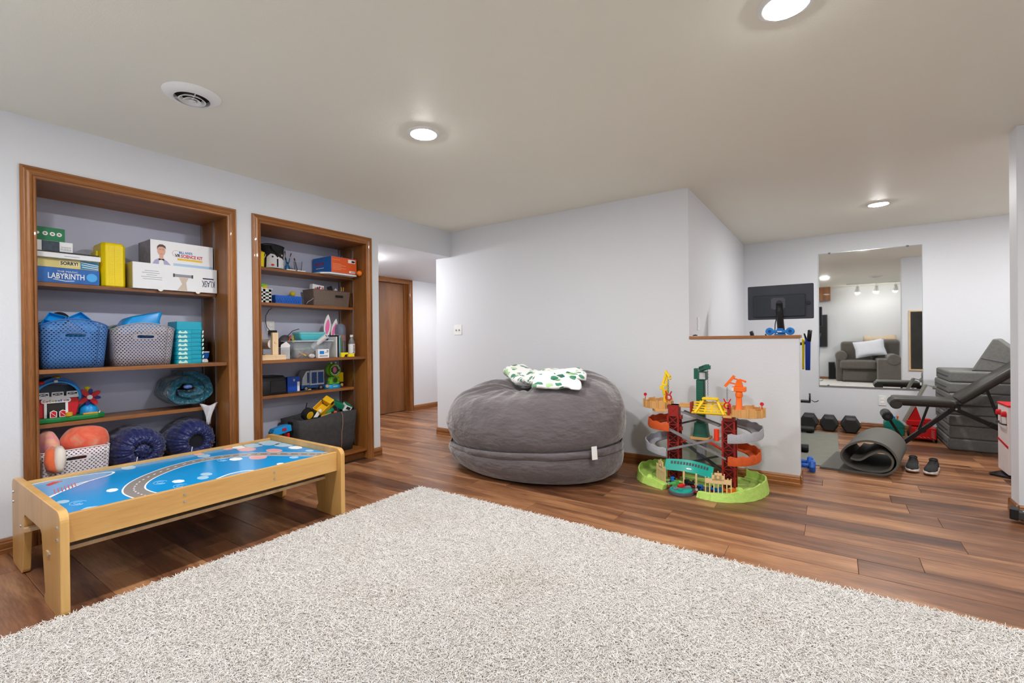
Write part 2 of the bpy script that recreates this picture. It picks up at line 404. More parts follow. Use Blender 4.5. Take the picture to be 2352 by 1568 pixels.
# ------------------------------------------------------------------ round ceiling vents
def vent(x, y, label):
    t = thing('ceiling_vent', label, 'vent', (x, y, CE), group='round ceiling vents')
    part('flange', MB().lathe([(.128, -.0005), (.124, -.006), (.105, -.018), (.085, -.026), (.079, -.025), (.079, -.001)], 48, (x, y, CE)), WHITE, t, smooth=True)
    part('duct', MB().lathe([(.078, -.004), (.001, -.003)], 32, (x, y, CE)), mat('vent_dark', (38, 24, 16), .8), t)
    for r, z in ((.060, -.030), (.040, -.034)):
        part('cone_ring', MB().lathe([(r, z), (r-.016, z+.014), (r-.018, z+.013), (r-.002, z-.002), (r, z)], 40, (x, y, CE), caps=False), WHITE, t, smooth=True)
    part('center_disc', MB().lathe([(.001, -.020), (.016, -.030), (.014, -.034), (.001, -.035)], 24, (x, y, CE)), WHITE, t, smooth=True)
    for a in (20, 140, 260):
        ca, sa = math.cos(R(a)), math.sin(R(a))
        part('spoke', MB().bar((x+ca*.012, y+sa*.012, CE-.025), (x+ca*.080, y+sa*.080, CE-.020), .003, .008), WHITE, t)
vent(1.04, 2.70, 'round white ceiling vent with dark concentric slots above the tall shelves')
vent(1.65, -.76, 'round white ceiling vent seen small in the mirror')

# ------------------------------------------------------------------ switch plates and outlets
def plate(name, label, cat, c, n, kind, group=None):
    c, n = Vector(c), Vector(n); s = n.cross(Vector((0, 0, 1)))*-1   # s: along the wall
    def B(d0, d1, a0, a1, z0, z1):
        mb = MB(); p = [c+s*a+n*d_+Vector((0, 0, z)) for d_ in (d0, d1) for a, z in ((a0, z0), (a1, z0), (a1, z1), (a0, z1))]
        return mb.add(p, [(0, 3, 2, 1), (4, 5, 6, 7), (0, 1, 5, 4), (1, 2, 6, 5), (2, 3, 7, 6), (3, 0, 4, 7)])
    t = thing(name, label, cat, c, group=group); w = .058 if kind == 'switch' else .036
    part('cover_plate', B(.0008, .006, -w, w, -.058, .058), WHITE, t, bev=.002)
    if kind == 'switch':
        for a in (-.023, .023):
            part('toggle', B(.006, .016, a-.005, a+.005, -.012, .004), mat('toggle_brass', (150, 140, 120), .4), t, bev=.001)
    else:
        for z in (-.02, .02):
            part('socket', B(.006, .009, -.016, .016, z-.014, z+.014), mat('socket_white', (246, 246, 244), .35), t, bev=.003)
plate('light_switch', 'white double light switch on the wall above the beanbag', 'light switch', (XB, 3.59, 1.25), (-1, 0, 0), 'switch')
plate('wall_outlet', 'white outlet plate on the gym wall under the mirror left of the bench', 'outlet', (XD, -.48, .355), (-1, 0, 0), 'outlet')
plate('wall_outlet', 'white outlet plate on the gym wall half hidden behind the bench seat', 'outlet', (XD, -.77, .375), (-1, 0, 0), 'outlet')
plate('wall_outlet', 'narrow white outlet plate just above the left end of the wooden ledge', 'outlet', (4.42, YC, 1.255), (0, -1, 0), 'outlet')
# ------------------------------------------------------------------ shag rug
rb = part('shag_rug', MB().box(RUG[0], RUG[1]-.012, RUG[2], RUG[3]-.012, .001, .019), mat('rug_backing', (236, 232, 226), .95), None, bev=.006)
tag(rb, 'large cream white shag rug covering the floor in front', 'rug')
m, N, L, b = newmat('rug_pile'); PILE_MAT = m
b.inputs['Roughness'].default_value = .85; b.inputs['Sheen Weight'].default_value = .25; b.inputs['Specular IOR Level'].default_value = .2
at = N.new('ShaderNodeAttribute'); at.attribute_name = 'tone'; at.attribute_type = 'GEOMETRY'
cr = N.new('ShaderNodeValToRGB'); e = cr.color_ramp.elements
e[0].position = .0; e[0].color = lin((220, 212, 203)); e[1].position = .3; e[1].color = lin((239, 236, 233))
L.new(at.outputs['Fac'], cr.inputs['Fac'])
geo = N.new('ShaderNodeNewGeometry')     # a soiled patch in the middle and faint beige stains
n1 = N.new('ShaderNodeTexNoise'); n1.inputs['Scale'].default_value = 2.6; n1.inputs['Detail'].default_value = 5; L.new(geo.outputs['Position'], n1.inputs['Vector'])
ds = N.new('ShaderNodeVectorMath'); ds.operation = 'DISTANCE'; L.new(geo.outputs['Position'], ds.inputs[0]); ds.inputs[1].default_value = (1.72, 1.22, .03)
m1 = N.new('ShaderNodeMapRange'); L.new(ds.outputs['Value'], m1.inputs['Value']); m1.inputs['From Min'].default_value = .02; m1.inputs['From Max'].default_value = .26; m1.inputs['To Min'].default_value = .22; m1.inputs['To Max'].default_value = 0
m2 = N.new('ShaderNodeMapRange'); L.new(n1.outputs['Fac'], m2.inputs['Value']); m2.inputs['From Min'].default_value = .55; m2.inputs['From Max'].default_value = .8; m2.inputs['To Min'].default_value = 0; m2.inputs['To Max'].default_value = .22
ad = N.new('ShaderNodeMath'); ad.operation = 'ADD'; ad.use_clamp = True; L.new(m1.outputs['Result'], ad.inputs[0]); L.new(m2.outputs['Result'], ad.inputs[1])
mx = N.new('ShaderNodeMix'); mx.data_type = 'RGBA'; L.new(ad.outputs[0], mx.inputs['Factor']); L.new(cr.outputs['Color'], mx.inputs['A']); mx.inputs['B'].default_value = lin((204, 188, 172))
L.new(mx.outputs['Result'], b.inputs['Base Color'])
# eight patches of bent yarn strands, laid over the rug by a node group
PS = .12; NP = 8; NS = 680
pm = MB(); tones = []; pid = []
random.seed(11)
for k in range(NP):
    for i in range(NS):
        bx, by = random.uniform(-PS/2, PS/2), random.uniform(-PS/2, PS/2)
        a = random.uniform(0, 2*PI); ln = random.uniform(.012, .026); le = random.uniform(.010, .034); cv = random.uniform(-.5, .5)
        r = random.uniform(.0011, .0017); pts = []; tn = random.random()
        for t in (0, .4, .75, 1):
            aa = a+cv*t; pts.append((bx+math.cos(aa)*le*t**1.6, by+math.sin(aa)*le*t**1.6, ln*(t-.28*t*t)))
        n0 = len(pm.v); f0 = len(pm.f)
        pm.tube(pts, [r, r*1.1, r, r*.6], 3, caps=False)
        tones += [tn]*(len(pm.v)-n0); pid += [k]*(len(pm.f)-f0)
po = part('pile', pm, PILE_MAT, rb, world=False, smooth='all'); po['kind'] = 'stuff'
a = po.data.attributes.new('tone', 'FLOAT', 'POINT'); a.data.foreach_set('value', tones)
a = po.data.attributes.new('pid', 'INT', 'FACE'); a.data.foreach_set('value', pid)
def pile_nodes():
    g = bpy.data.node_groups.new('pile', 'GeometryNodeTree'); n, l = g.nodes, g.links
    g.interface.new_socket('Geometry', in_out='INPUT', socket_type='NodeSocketGeometry')
    g.interface.new_socket('Geometry', in_out='OUTPUT', socket_type='NodeSocketGeometry')
    gi, go = n.new('NodeGroupInput'), n.new('NodeGroupOutput')
    na = n.new('GeometryNodeInputNamedAttribute'); na.data_type = 'INT'; na.inputs['Name'].default_value = 'pid'
    g2 = n.new('GeometryNodeGeometryToInstance')
    for k in range(NP):
        c = n.new('FunctionNodeCompare'); c.data_type = 'INT'; c.operation = 'EQUAL'
        ia = [i for i in c.inputs if i.name == 'A' and i.enabled][0]; ib = [i for i in c.inputs if i.name == 'B' and i.enabled][0]
        l.new([o for o in na.outputs if o.name == 'Attribute' and o.enabled][0], ia); ib.default_value = k
        sp = n.new('GeometryNodeSeparateGeometry'); sp.domain = 'FACE'; l.new(gi.outputs[0], sp.inputs['Geometry']); l.new(c.outputs[0], sp.inputs['Selection'])
        l.new(sp.outputs['Selection'], g2.inputs[0])
    nx = round((RUG[1]-RUG[0]-.02)/PS); ny = round((RUG[3]-RUG[2]-.02)/PS)
    gr = n.new('GeometryNodeMeshGrid'); gr.inputs['Size X'].default_value = (nx-1)*PS; gr.inputs['Size Y'].default_value = (ny-1)*PS
    gr.inputs['Vertices X'].default_value = nx; gr.inputs['Vertices Y'].default_value = ny
    tr = n.new('GeometryNodeTransform'); tr.inputs['Translation'].default_value = (RUG[1]-.020-nx*PS/2, RUG[3]-.020-ny*PS/2, .016)
    l.new(gr.outputs[0], tr.inputs['Geometry'])
    ip = n.new('GeometryNodeInstanceOnPoints'); ip.inputs['Pick Instance'].default_value = True
    l.new(tr.outputs[0], ip.inputs['Points']); l.new(g2.outputs[0], ip.inputs['Instance'])
    def ri(hi, seed):
        r = n.new('FunctionNodeRandomValue'); r.data_type = 'INT'; r.inputs['Seed'].default_value = seed
        r.inputs[4].default_value = 0; r.inputs[5].default_value = hi; return r.outputs[2]
    l.new(ri(NP-1, 3), ip.inputs['Instance Index'])
    mu = n.new('ShaderNodeMath'); mu.operation = 'MULTIPLY'; mu.inputs[1].default_value = PI/2; l.new(ri(3, 4), mu.inputs[0])
    cx = n.new('ShaderNodeCombineXYZ'); l.new(mu.outputs[0], cx.inputs['Z']); l.new(cx.outputs[0], ip.inputs['Rotation'])
    l.new(ip.outputs[0], go.inputs[0])
    return g
md = po.modifiers.new('pile', 'NODES'); md.node_group = pile_nodes()
# ------------------------------------------------------------------ built-in bookcases
BY = 4.13          # back of the niches
SHW = wood('shelf_board', (100, 56, 22), (164, 104, 50), 'X', 7, .4, coat=.1)
SIDEW = wood('niche_side', (106, 60, 20), (172, 112, 52), 'Z', 6, .42, coat=.1)
TOPW = wood('niche_top', (120, 72, 34), (168, 108, 58), 'X', 6, .45)
def bookcase(n, label, shelves):
    x0, x1 = n
    t = thing('built_in_bookcase', label, 'bookcase', ((x0+x1)/2, YA, 0), group='built-in bookcases')
    part('side_panel', MB().box(x0-.012, x0, YA+.001, BY, 0, NT), SIDEW, t)
    part('side_panel', MB().box(x1, x1+.012, YA+.001, BY, 0, NT), SIDEW, t)
    part('top_panel', MB().box(x0-.012, x1+.012, YA+.001, BY, NT, NT+.012), TOPW, t)
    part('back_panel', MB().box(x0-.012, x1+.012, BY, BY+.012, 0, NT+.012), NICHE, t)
    O = ((x0-.065, 0), (x0-.065, NT+.067), (x1+.065, NT+.067), (x1+.065, 0)); I = ((x0, 0), (x0, NT), (x1, NT), (x1, 0))
    for k, m in ((0, OAKZ), (1, OAKX), (2, OAKZ)): casing('casing', O[k], I[k], O[k+1], I[k+1], YA-.0005, m, t)
    part('plinth', MB().box(x0, x1, YA+.06, YA+.08, 0, .075), SHW, t)
    for xs in (x0+.003, x1-.003):
        for yy in (3.90, 4.10):
            part('shelf_standard', MB().box(xs-.003, xs+.003, yy-.007, yy+.007, .12, NT-.01), STEEL, t)
    for yf, z in shelves:
        sh = part('shelf', MB().box(x0+.0005 if yf < 3.75 else x0+.008, x1-.0005 if yf < 3.75 else x1-.008, yf, BY-.002, z-.024, z), SHW, t, bev=.0015)
        if yf > 3.75:
            for xs in (x0+.006, x1-.006):
                part('shelf_bracket', MB().box(xs-.004, xs+.004, yf+.04, yf+.055, z-.034, z-.024), STEEL, sh)
    return t
ZA = dict(a=1.500, b=.982, c=.650, d=.275, e=.100)
ZB = dict(a=1.752, b=1.460, c=.982, d=.680, e=.100)
bookcase(N1, 'oak built-in bookcase with board games, baskets and sleeping bags behind the play table', [(3.86, ZA['a']), (3.705, ZA['b']), (3.87, ZA['c']), (3.74, ZA['d']), (3.72, ZA['e'])])
bookcase(N2, 'oak built-in bookcase with craft supplies and toy trucks beside the hallway opening', [(3.88, ZB['a']), (3.88, ZB['b']), (3.705, ZB['c']), (3.88, ZB['d']), (3.705, ZB['e'])])

# ---- boxes and games, upper shelf of the first bookcase
def carton(name, x0, x1, y0, y1, z0, z1, m, label, cat='box', lid=True, bev=.0015):
    t = thing(name, label, cat, ((x0+x1)/2, (y0+y1)/2, z0))
    part('carton', MB().box(x0, x1, y0, y1, z0, z1), m, t, bev=bev)
    return t
def panel(par, name, x0, x1, z0, z1, y, m, d=.0007):
    return part(name, MB().box(x0, x1, y-d, y-.0001, z0, z1), m, par)
XD_, ZD_ = (1, 0, 0), (0, 0, 1)
def ftext(s, par, x0, z0, w, h, y, m, bold=0, shear=0, name='lettering', d=.0012):
    return text(s, par, (x0, y, z0), XD_, ZD_, w, h, m, name, bold, d, shear)
INK = mat('print_navy', (28, 32, 66), .6, var=0); WH = mat('print_white', (244, 244, 244), .5, var=0); RED = mat('print_red', (205, 32, 40), .5, var=0)
YEL = mat('print_yellow', (240, 200, 40), .5, var=0); BLK = mat('print_black', (16, 16, 18), .6, var=0); GRY = mat('print_grey', (150, 152, 158), .6, var=0)
CARD = mat('card_white', (238, 239, 242), .35, var=.02); CARDG = mat('card_grey', (196, 198, 202), .4, var=.03)
z = ZA['a']+.0008
t = carton('board_game', .655, .950, 3.865, 4.12, z, z+.092, mat('laby_blue', (24, 98, 178), .35, var=.3, vs=14), 'blue maze board game box with white lettering, bottom of the stack')
ftext('THE MAGIC', t, .752, z+.066, .095, .010, 3.865, WH); ftext('LABYRINTH', t, .712, z+.026, .165, .034, 3.865, WH, .012)
part('printed_emblem', MB().prism(circ(.913, z+.045, .026), 3.8648, 3.8640, 'Y'), mat('print_sky', (70, 170, 235), .4), t)
part('printed_swoosh', MB().tube([(.735, 3.8645, z+.022), (.79, 3.8645, z+.013), (.83, 3.8645, z+.017)], .0022, 6), WH, t)
z += .0928
t = carton('board_game', .660, .948, 3.868, 4.12, z, z+.054, mat('sorry_card', (222, 206, 130), .4, var=.14, vs=7), 'pale yellow and teal board game box with bold black lettering in the stack')
for xa, xb in ((.86, .9475),): panel(t, 'printed_band', xa, xb, z+.003, z+.051, 3.868, mat('print_teal', (24, 130, 170), .4, var=0))
for k in range(3): part('printed_stripe', MB().bar((.862+k*.003, 3.8670, z+.044-k*.014), (.946, 3.8670, z+.030-k*.011), .0006, .004), WH, t)
panel(t, 'printed_label', .764, .852, z+.016, z+.044, 3.868, mat('print_cream', (240, 228, 180), .4, var=0))
ftext('SORRY!', t, .768, z+.019, .080, .022, 3.8672, BLK, .03)
z += .0548
t = carton('flat_box', .648, .950, 3.835, 4.11, z, z+.030, CARD, 'flat white box sticking out over the stack of games')
panel(t, 'printed_line', .78, .85, z+.012, z+.015, 3.835, GRY)
part('lid_edge', MB().box(.70, .945, 3.845, 4.10, z+.030, z+.040), mat('dark_card', (40, 40, 44), .5), t, bev=.001)
z += .0408
t = carton('jigsaw_box', .655, .826, 3.87, 4.06, z, z+.062, CARD, 'grey jigsaw puzzle box with a dark mountain lake picture')
panel(t, 'printed_picture', .688, .766, z+.001, z+.061, 3.87, mat('print_lake', (46, 62, 78), .35, var=.7, vs=45))
ftext('JIGSAW', t, .772, z+.024, .046, .010, 3.87, GRY); ftext('PUZZLE', t, .772, z+.011, .046, .010, 3.87, GRY)
z += .0628
t = carton('card_game_box', .655, .797, 3.90, 4.05, z, z+.084, mat('box_green', (22, 124, 78), .4, var=.06), 'green box with small round pictures on top of the game stack')
for xx in (.676, .709, .741, .771): part('printed_disc', MB().prism(circ(xx, z+.046, .012 if xx > .69 else .008, 18), 3.8998, 3.8992, 'Y'), WH, t)
for xx in (.709, .741, .771): part('printed_animal', MB().prism(circ(xx, z+.046, .006, 8, .6), 3.8991, 3.8986, 'Y'), mat('print_brown', (92, 66, 50), .5), t)

# yellow hard case made of two joined lobes
z = ZA['a']+.0008
t = thing('tool_case', 'bright yellow ribbed plastic case standing upright between the game boxes', 'case', (1.02, 3.95, z))
YP = mat('yellow_plastic', (246, 218, 0), .38, var=.03)
body = MB(); prof = [(.966, 3.90), (.985, 3.875), (1.075, 3.875), (1.092, 3.90), (1.092, 4.06), (.966, 4.06)]
rings = []
for zz, s_ in ((z, .94), (z+.008, 1), (z+.268, 1), (z+.282, .95), (z+.288, .84)):
    rings.append([(1.0285+(a-1.0285)*s_, 3.967+(b_-3.967)*s_, zz) for a, b_ in prof])
part('shell', body.loft(rings), YP, t, bev=.004)
part('side_lobe', MB().box(.952, .966, 3.94, 4.05, z+.01, z+.235), YP, t, bev=.005)
for k in range(26):
    part('rib', MB().box(1.0, 1.064, 3.8735, 3.8752, z+.022+k*.0095, z+.026+k*.0095), YP, t)
part('seam_ridge', MB().box(1.030, 1.033, 3.8725, 3.875, z+.01, z+.275), YP, t)

t = thing('game_box', 'long white game box lying upside down on the shelf edge', 'box', (1.37, 3.93, z))
kx0, kx1, ky = 1.115, 1.630, 3.838
part('carton', MB().box(kx0, kx1, ky, 4.06, z, z+.176), CARD, t, bev=.0015)
part('end_print', MB().box(kx0-.0008, kx0, ky+.012, 4.055, z+.003, z+.173), mat('klask_side', (196, 182, 104), .4, var=.1), t)
text('KLASK', t, (kx0-.001, ky+.02, z+.15), (0, 0, -1), (0, 1, 0), .12, .035, BLK)
text('KLASK', t, (1.612, ky, z+.088), (-1, 0, 0), (0, 0, -1), .086, .048, INK, bold=.004, depth=.0012)
part('printed_ribbon', MB().box(1.533, 1.606, ky-.0008, ky-.0001, z+.098, z+.107), INK, t)
for k, (xa, w_) in enumerate(((1.17, .11), (1.16, .12), (1.19, .06), (1.165, .10), (1.18, .08))): panel(t, 'printed_line', xa, xa+w_, z+.066+k*.014, z+.069+k*.014, ky, GRY)
part('printed_board', MB().prism([(1.345, z+.098), (1.47, z+.098), (1.47, z+.118), (1.345, z+.118)], ky-.0001, ky-.0009, 'Y'), GRY, t)
for xx in (1.345, 1.460): part('printed_end', MB().box(xx, xx+.010, ky-.0013, ky-.0009, z+.096, z+.120), mat('print_dark', (60, 62, 70), .5), t)
part('printed_arm', MB().prism([(1.38, z+.096), (1.44, z+.096), (1.425, z+.06), (1.432, z+.004), (1.37, z+.004), (1.40, z+.05)], ky-.0001, ky-.0007, 'Y'), mat('print_tan', (206, 190, 172), .5), t)
for xx in (1.27, 1.50): part('closure_tab', MB().prism(circ(xx, z+.004, .016, 18), ky-.001, ky+.0005, 'Y'), WHITE, t)

z += .1768
t = thing('science_kit_box', 'glossy white science kit box with a printed portrait on the front', 'box', (1.42, 3.96, z))
vx0, vx1, vy = 1.225, 1.618, 3.872
part('carton', MB().box(vx0, vx1, vy, 4.10, z, z+.172), CARD, t, bev=.0015)
part('end_print', MB().box(vx0-.0008, vx0, vy+.002, 4.095, z+.002, z+.170), mat('kit_side', (120, 116, 122), .3, var=.5, vs=18), t)
panel(t, 'printed_sky', 1.36, vx1-.002, z+.001, z+.022, vy, mat('print_pale_blue', (176, 205, 236), .3, var=0))
SK = mat('print_skin', (226, 170, 148), .5, var=.05)
y_ = vy
part('printed_jacket', MB().prism([(1.235, z+.002), (1.248, z+.030), (1.272, z+.045), (1.296, z+.045), (1.322, z+.030), (1.345, z+.002)], y_-.0001, y_-.0006, 'Y'), mat('print_lilac', (176, 172, 208), .5), t)
part('printed_shirt', MB().prism([(1.272, z+.002), (1.275, z+.045), (1.297, z+.045), (1.303, z+.002)], y_-.0006, y_-.0010, 'Y'), WH, t)
part('printed_face', MB().prism([(p[0], p[1]) for p in circ(1.288, z+.098, .024, 24, 1.5)], y_-.0010, y_-.0014, 'Y'), SK, t)
part('printed_neck', MB().prism([(1.276, z+.040), (1.300, z+.040), (1.300, z+.07), (1.276, z+.07)], y_-.0009, y_-.0012, 'Y'), SK, t)
part('printed_hair', MB().prism([(1.262, z+.104), (1.264, z+.128), (1.276, z+.142), (1.296, z+.144), (1.312, z+.134), (1.316, z+.112), (1.310, z+.120), (1.296, z+.128), (1.276, z+.126), (1.268, z+.118)], y_-.0014, y_-.0018, 'Y'), mat('print_hair', (92, 74, 66), .6), t)
part('printed_bow_tie', MB().prism([(1.272, z+.030), (1.288, z+.036), (1.304, z+.030), (1.304, z+.044), (1.288, z+.040), (1.272, z+.044)], y_-.0012, y_-.0017, 'Y'), BLK, t)
for xx in (1.280, 1.297): part('printed_brow', MB().box(xx-.006, xx+.006, y_-.0017, y_-.0014, z+.107, z+.109), mat('print_hair', (92, 74, 66), .6), t)
part('printed_mouth', MB().box(1.282, 1.295, y_-.0017, y_-.0014, z+.076, z+.078), mat('print_lip', (176, 96, 92), .6), t)
ftext("BILL NYE'S", t, 1.395, z+.094, .085, .018, vy, mat('print_blue', (30, 100, 180), .4, var=0), .03)
ftext('VR', t, 1.368, z+.068, .036, .022, vy, INK, .03); ftext('SCIENCE KIT', t, 1.407, z+.066, .140, .024, vy, RED, .03)
panel(t, 'printed_strip', 1.385, 1.545, z+.046, z+.060, vy, YEL)
part('printed_orbit', MB().tube([(1.378+.024*math.cos(a), vy-.0006, z+.092+.022*math.sin(a)) for a in [i*.5 for i in range(2, 12)]], .0008, 5), RED, t)
# ------------------------------------------------------------------ baskets
def basketmat(name, col, cw, ch, mort, slot=None, rough=.5):
    """plastic weave with real see-through gaps; slot = (z, half width, half height) of the hand hole"""
    m, N, L, b = newmat(name); b.inputs['Base Color'].default_value = lin(col); b.inputs['Roughness'].default_value = rough
    uv = N.new('ShaderNodeUVMap'); su = N.new('ShaderNodeSeparateXYZ'); L.new(uv.outputs[0], su.inputs[0])
    def M(op, a, c=None, d=None):
        n = N.new('ShaderNodeMath'); n.operation = op
        for i, v in enumerate((a, c, d)):
            if v is None: continue
            if isinstance(v, (int, float)): n.inputs[i].default_value = v
            else: L.new(v, n.inputs[i])
        return n.outputs[0]
    row = M('DIVIDE', su.outputs['Y'], ch); fv = M('FRACT', row); par = M('MULTIPLY', M('FLOOR', row), .5)
    fu = M('ABSOLUTE', M('SUBTRACT', M('FRACT', M('ADD', M('DIVIDE', su.outputs['X'], cw), par)), .5))
    fac = M('MULTIPLY', M('LESS_THAN', fu, M('MULTIPLY', fv, mort)), M('MULTIPLY', M('LESS_THAN', fv, .86), M('GREATER_THAN', fv, .22)))
    tc = N.new('ShaderNodeTexCoord'); se = N.new('ShaderNodeSeparateXYZ'); L.new(tc.outputs['Object'], se.inputs[0])
    if slot:
        def q(sock, c, h):
            a = N.new('ShaderNodeMath'); a.operation = 'SUBTRACT'; L.new(sock, a.inputs[0]); a.inputs[1].default_value = c
            d = N.new('ShaderNodeMath'); d.operation = 'DIVIDE'; L.new(a.outputs[0], d.inputs[0]); d.inputs[1].default_value = h
            p = N.new('ShaderNodeMath'); p.operation = 'ABSOLUTE'; L.new(d.outputs[0], p.inputs[0])
            e = N.new('ShaderNodeMath'); e.operation = 'POWER'; L.new(p.outputs[0], e.inputs[0]); e.inputs[1].default_value = 4; return e.outputs[0]
        s_ = N.new('ShaderNodeMath'); s_.operation = 'ADD'; L.new(q(se.outputs['X'], 0, slot[1]), s_.inputs[0]); L.new(q(se.outputs['Z'], slot[0], slot[2]), s_.inputs[1])
        lt = N.new('ShaderNodeMath'); lt.operation = 'LESS_THAN'; L.new(s_.outputs[0], lt.inputs[0]); lt.inputs[1].default_value = 1
        g2 = N.new('ShaderNodeMath'); g2.operation = 'GREATER_THAN'; L.new(s_.outputs[0], g2.inputs[0]); g2.inputs[1].default_value = 4.5
        mu = N.new('ShaderNodeMath'); mu.operation = 'MULTIPLY'; L.new(fac, mu.inputs[0]); L.new(g2.outputs[0], mu.inputs[1])
        mxx = N.new('ShaderNodeMath'); mxx.operation = 'MAXIMUM'; L.new(mu.outputs[0], mxx.inputs[0]); L.new(lt.outputs[0], mxx.inputs[1]); fac = mxx.outputs[0]
    tr = N.new('ShaderNodeBsdfTransparent'); mx = N.new('ShaderNodeMixShader'); L.new(fac, mx.inputs[0]); L.new(b.outputs[0], mx.inputs[1]); L.new(tr.outputs[0], mx.inputs[2])
    L.new(mx.outputs[0], N['Material Output'].inputs['Surface'])
    MATS[name] = m; return m
def basket(name, label, cx, cy, z, w, d_, h, m, mrim, taper=.87, rc=.05, arch=.03, cat='basket'):
    t = thing(name, label, cat, (cx, cy, z)); k = 6
    def ring(s_, zf):
        base = rrect(-w/2*s_, w/2*s_, -d_/2*s_, d_/2*s_, rc*s_, k); out = []
        n = len(base)
        for i in range(n):                       # refine the straight sides
            a, b_ = base[i], base[(i+1) % n]; L_ = math.hypot(b_[0]-a[0], b_[1]-a[1]); q = max(1, int(L_/.02)) if L_ > .03 else 1
            for j in range(q): out.append((a[0]+(b_[0]-a[0])*j/q, a[1]+(b_[1]-a[1])*j/q))
        return [(x, y, zf(x, y)) for x, y in out]
    def top(x, y): return h+arch*((1-(2*x/w)**2) if abs(y) > abs(d_/2*.6) else -.0)*max(0, min(1, (abs(y)/(d_/2)-.6)/.35))
    mb = MB(); ref = None; rings = []; uvs = []
    r1 = ring(1, top); n = len(r1)
    per = [0]
    for i in range(1, n+1): per.append(per[-1]+math.dist(r1[i % n][:2], r1[i-1][:2]))
    for f in (0, .25, .5, .75, 1):
        s_ = taper+(1-taper)*f; rr = [(x*s_, y*s_, zz*f+.0008) for x, y, zz in r1]
        rings.append([(x+cx, y+cy, zz+z) for x, y, zz in rr]+[(rr[0][0]+cx, rr[0][1]+cy, rr[0][2]+z)])
        uvs += [(per[i], (rr[i % n])[2]) for i in range(n+1)]
    mb.loft(rings, closed=False, caps=False); mb.uv = uvs
    part('wall', mb, m, t, smooth='all', thick=.003)
    b0 = [(x*taper+cx, y*taper+cy, z+.002) for x, y, _ in r1]; bt = MB(); bt.add(b0, [tuple(range(n))]); part('bottom', bt, mrim, t, thick=.003)
    part('rim', MB().tube([(x+cx, y+cy, zz+z+.001) for x, y, zz in r1+[r1[0]]], .0042, 6), mrim, t, smooth='all')
    return t
BLUEB = mat('basket_blue_rim', (62, 108, 172), .45); GREYB = mat('basket_grey_rim', (160, 154, 162), .45); WHB = mat('basket_white_rim', (226, 222, 228), .45)
zb = ZA['b']+.001
t = basket('storage_basket', 'blue perforated plastic basket full of toys on the middle shelf', .808, 3.905, zb, .322, .325, .250, basketmat('basket_blue', (72, 116, 176), .021, .0115, .36, (.198, .046, .0105)), BLUEB, arch=.045)
t2 = basket('storage_basket', 'grey perforated plastic basket holding a blue tub on the middle shelf', 1.155, 3.905, zb, .350, .320, .236, basketmat('basket_grey', (164, 158, 166), .021, .0115, .36, (.190, .046, .0105)), GREYB, arch=.042)
CY = mat('toy_cyan', (20, 150, 226), .32, var=.04); TEAL = mat('teal_plastic', (0, 160, 186), .38, var=.03)
# toys heaped in the blue basket
def tray(mb, c, w, l, h, rot):
    from mathutils import Euler
    M_ = Euler([R(a) for a in rot]).to_matrix(); q = MB()
    q.box(-w/2, w/2, -l/2, l/2, 0, .003)
    for a in ((-w/2, -w/2+.003, -l/2, l/2), (w/2-.003, w/2, -l/2, l/2), (-w/2, w/2, -l/2, -l/2+.003), (-w/2, w/2, l/2-.003, l/2), (-w/2, w/2, -.0015, .0015)): q.box(*a, 0, h)
    mb.add([Vector(c)+M_ @ Vector(v) for v in q.v], q.f); return mb
single('toy_tray', tray(MB(), (.738, 3.90, zb+.266), .085, .12, .03, (52, 18, -25)), CY, 'light blue divided toy tray at the left in the blue basket', 'toy tray')
single('toy_tray', tray(MB(), (.884, 3.90, zb+.262), .08, .16, .03, (48, -30, 12)), CY, 'light blue divided toy tray at the right in the blue basket', 'toy tray')
single('plastic_toy', MB().box(.70, .90, 3.82, 4.0, zb+.006, zb+.20), CY, 'blue plastic toy showing through the hand hole of the blue basket', 'toy', bev=.01)
o = thing('toy_goggles', 'round dark green toy goggles sticking out of the blue basket', 'toy', (.775, 3.98, zb+.24))
part('lens_rim', MB().cyl((.775, 3.965, zb+.285), (.790, 4.0, zb+.31), .042, .044, 24), mat('goggle_dark', (44, 40, 48), .4), o, smooth=True)
part('lens', MB().cyl((.7745, 3.9645, zb+.2845), (.774, 3.9635, zb+.284), .036, .036, 24), mat('goggle_green', (20, 74, 70), .15), o, smooth=True)
o = thing('toy_rattle', 'magenta toy with a round flared end peeking out of the blue basket', 'toy', (.715, 3.95, zb+.25))
part('cone', MB().tube([(.712, 3.945, zb+.275), (.722, 3.955, zb+.27), (.745, 3.97, zb+.25), (.76, 3.975, zb+.23)], [.024, .012, .007, .007], 14), mat('toy_magenta', (150, 14, 84), .3), o, smooth=True)
part('disc', MB().cyl((.7095, 3.9435, zb+.276), (.713, 3.946, zb+.2745), .025, .023, 18), mat('toy_plum', (110, 10, 66), .3), o, smooth=True)
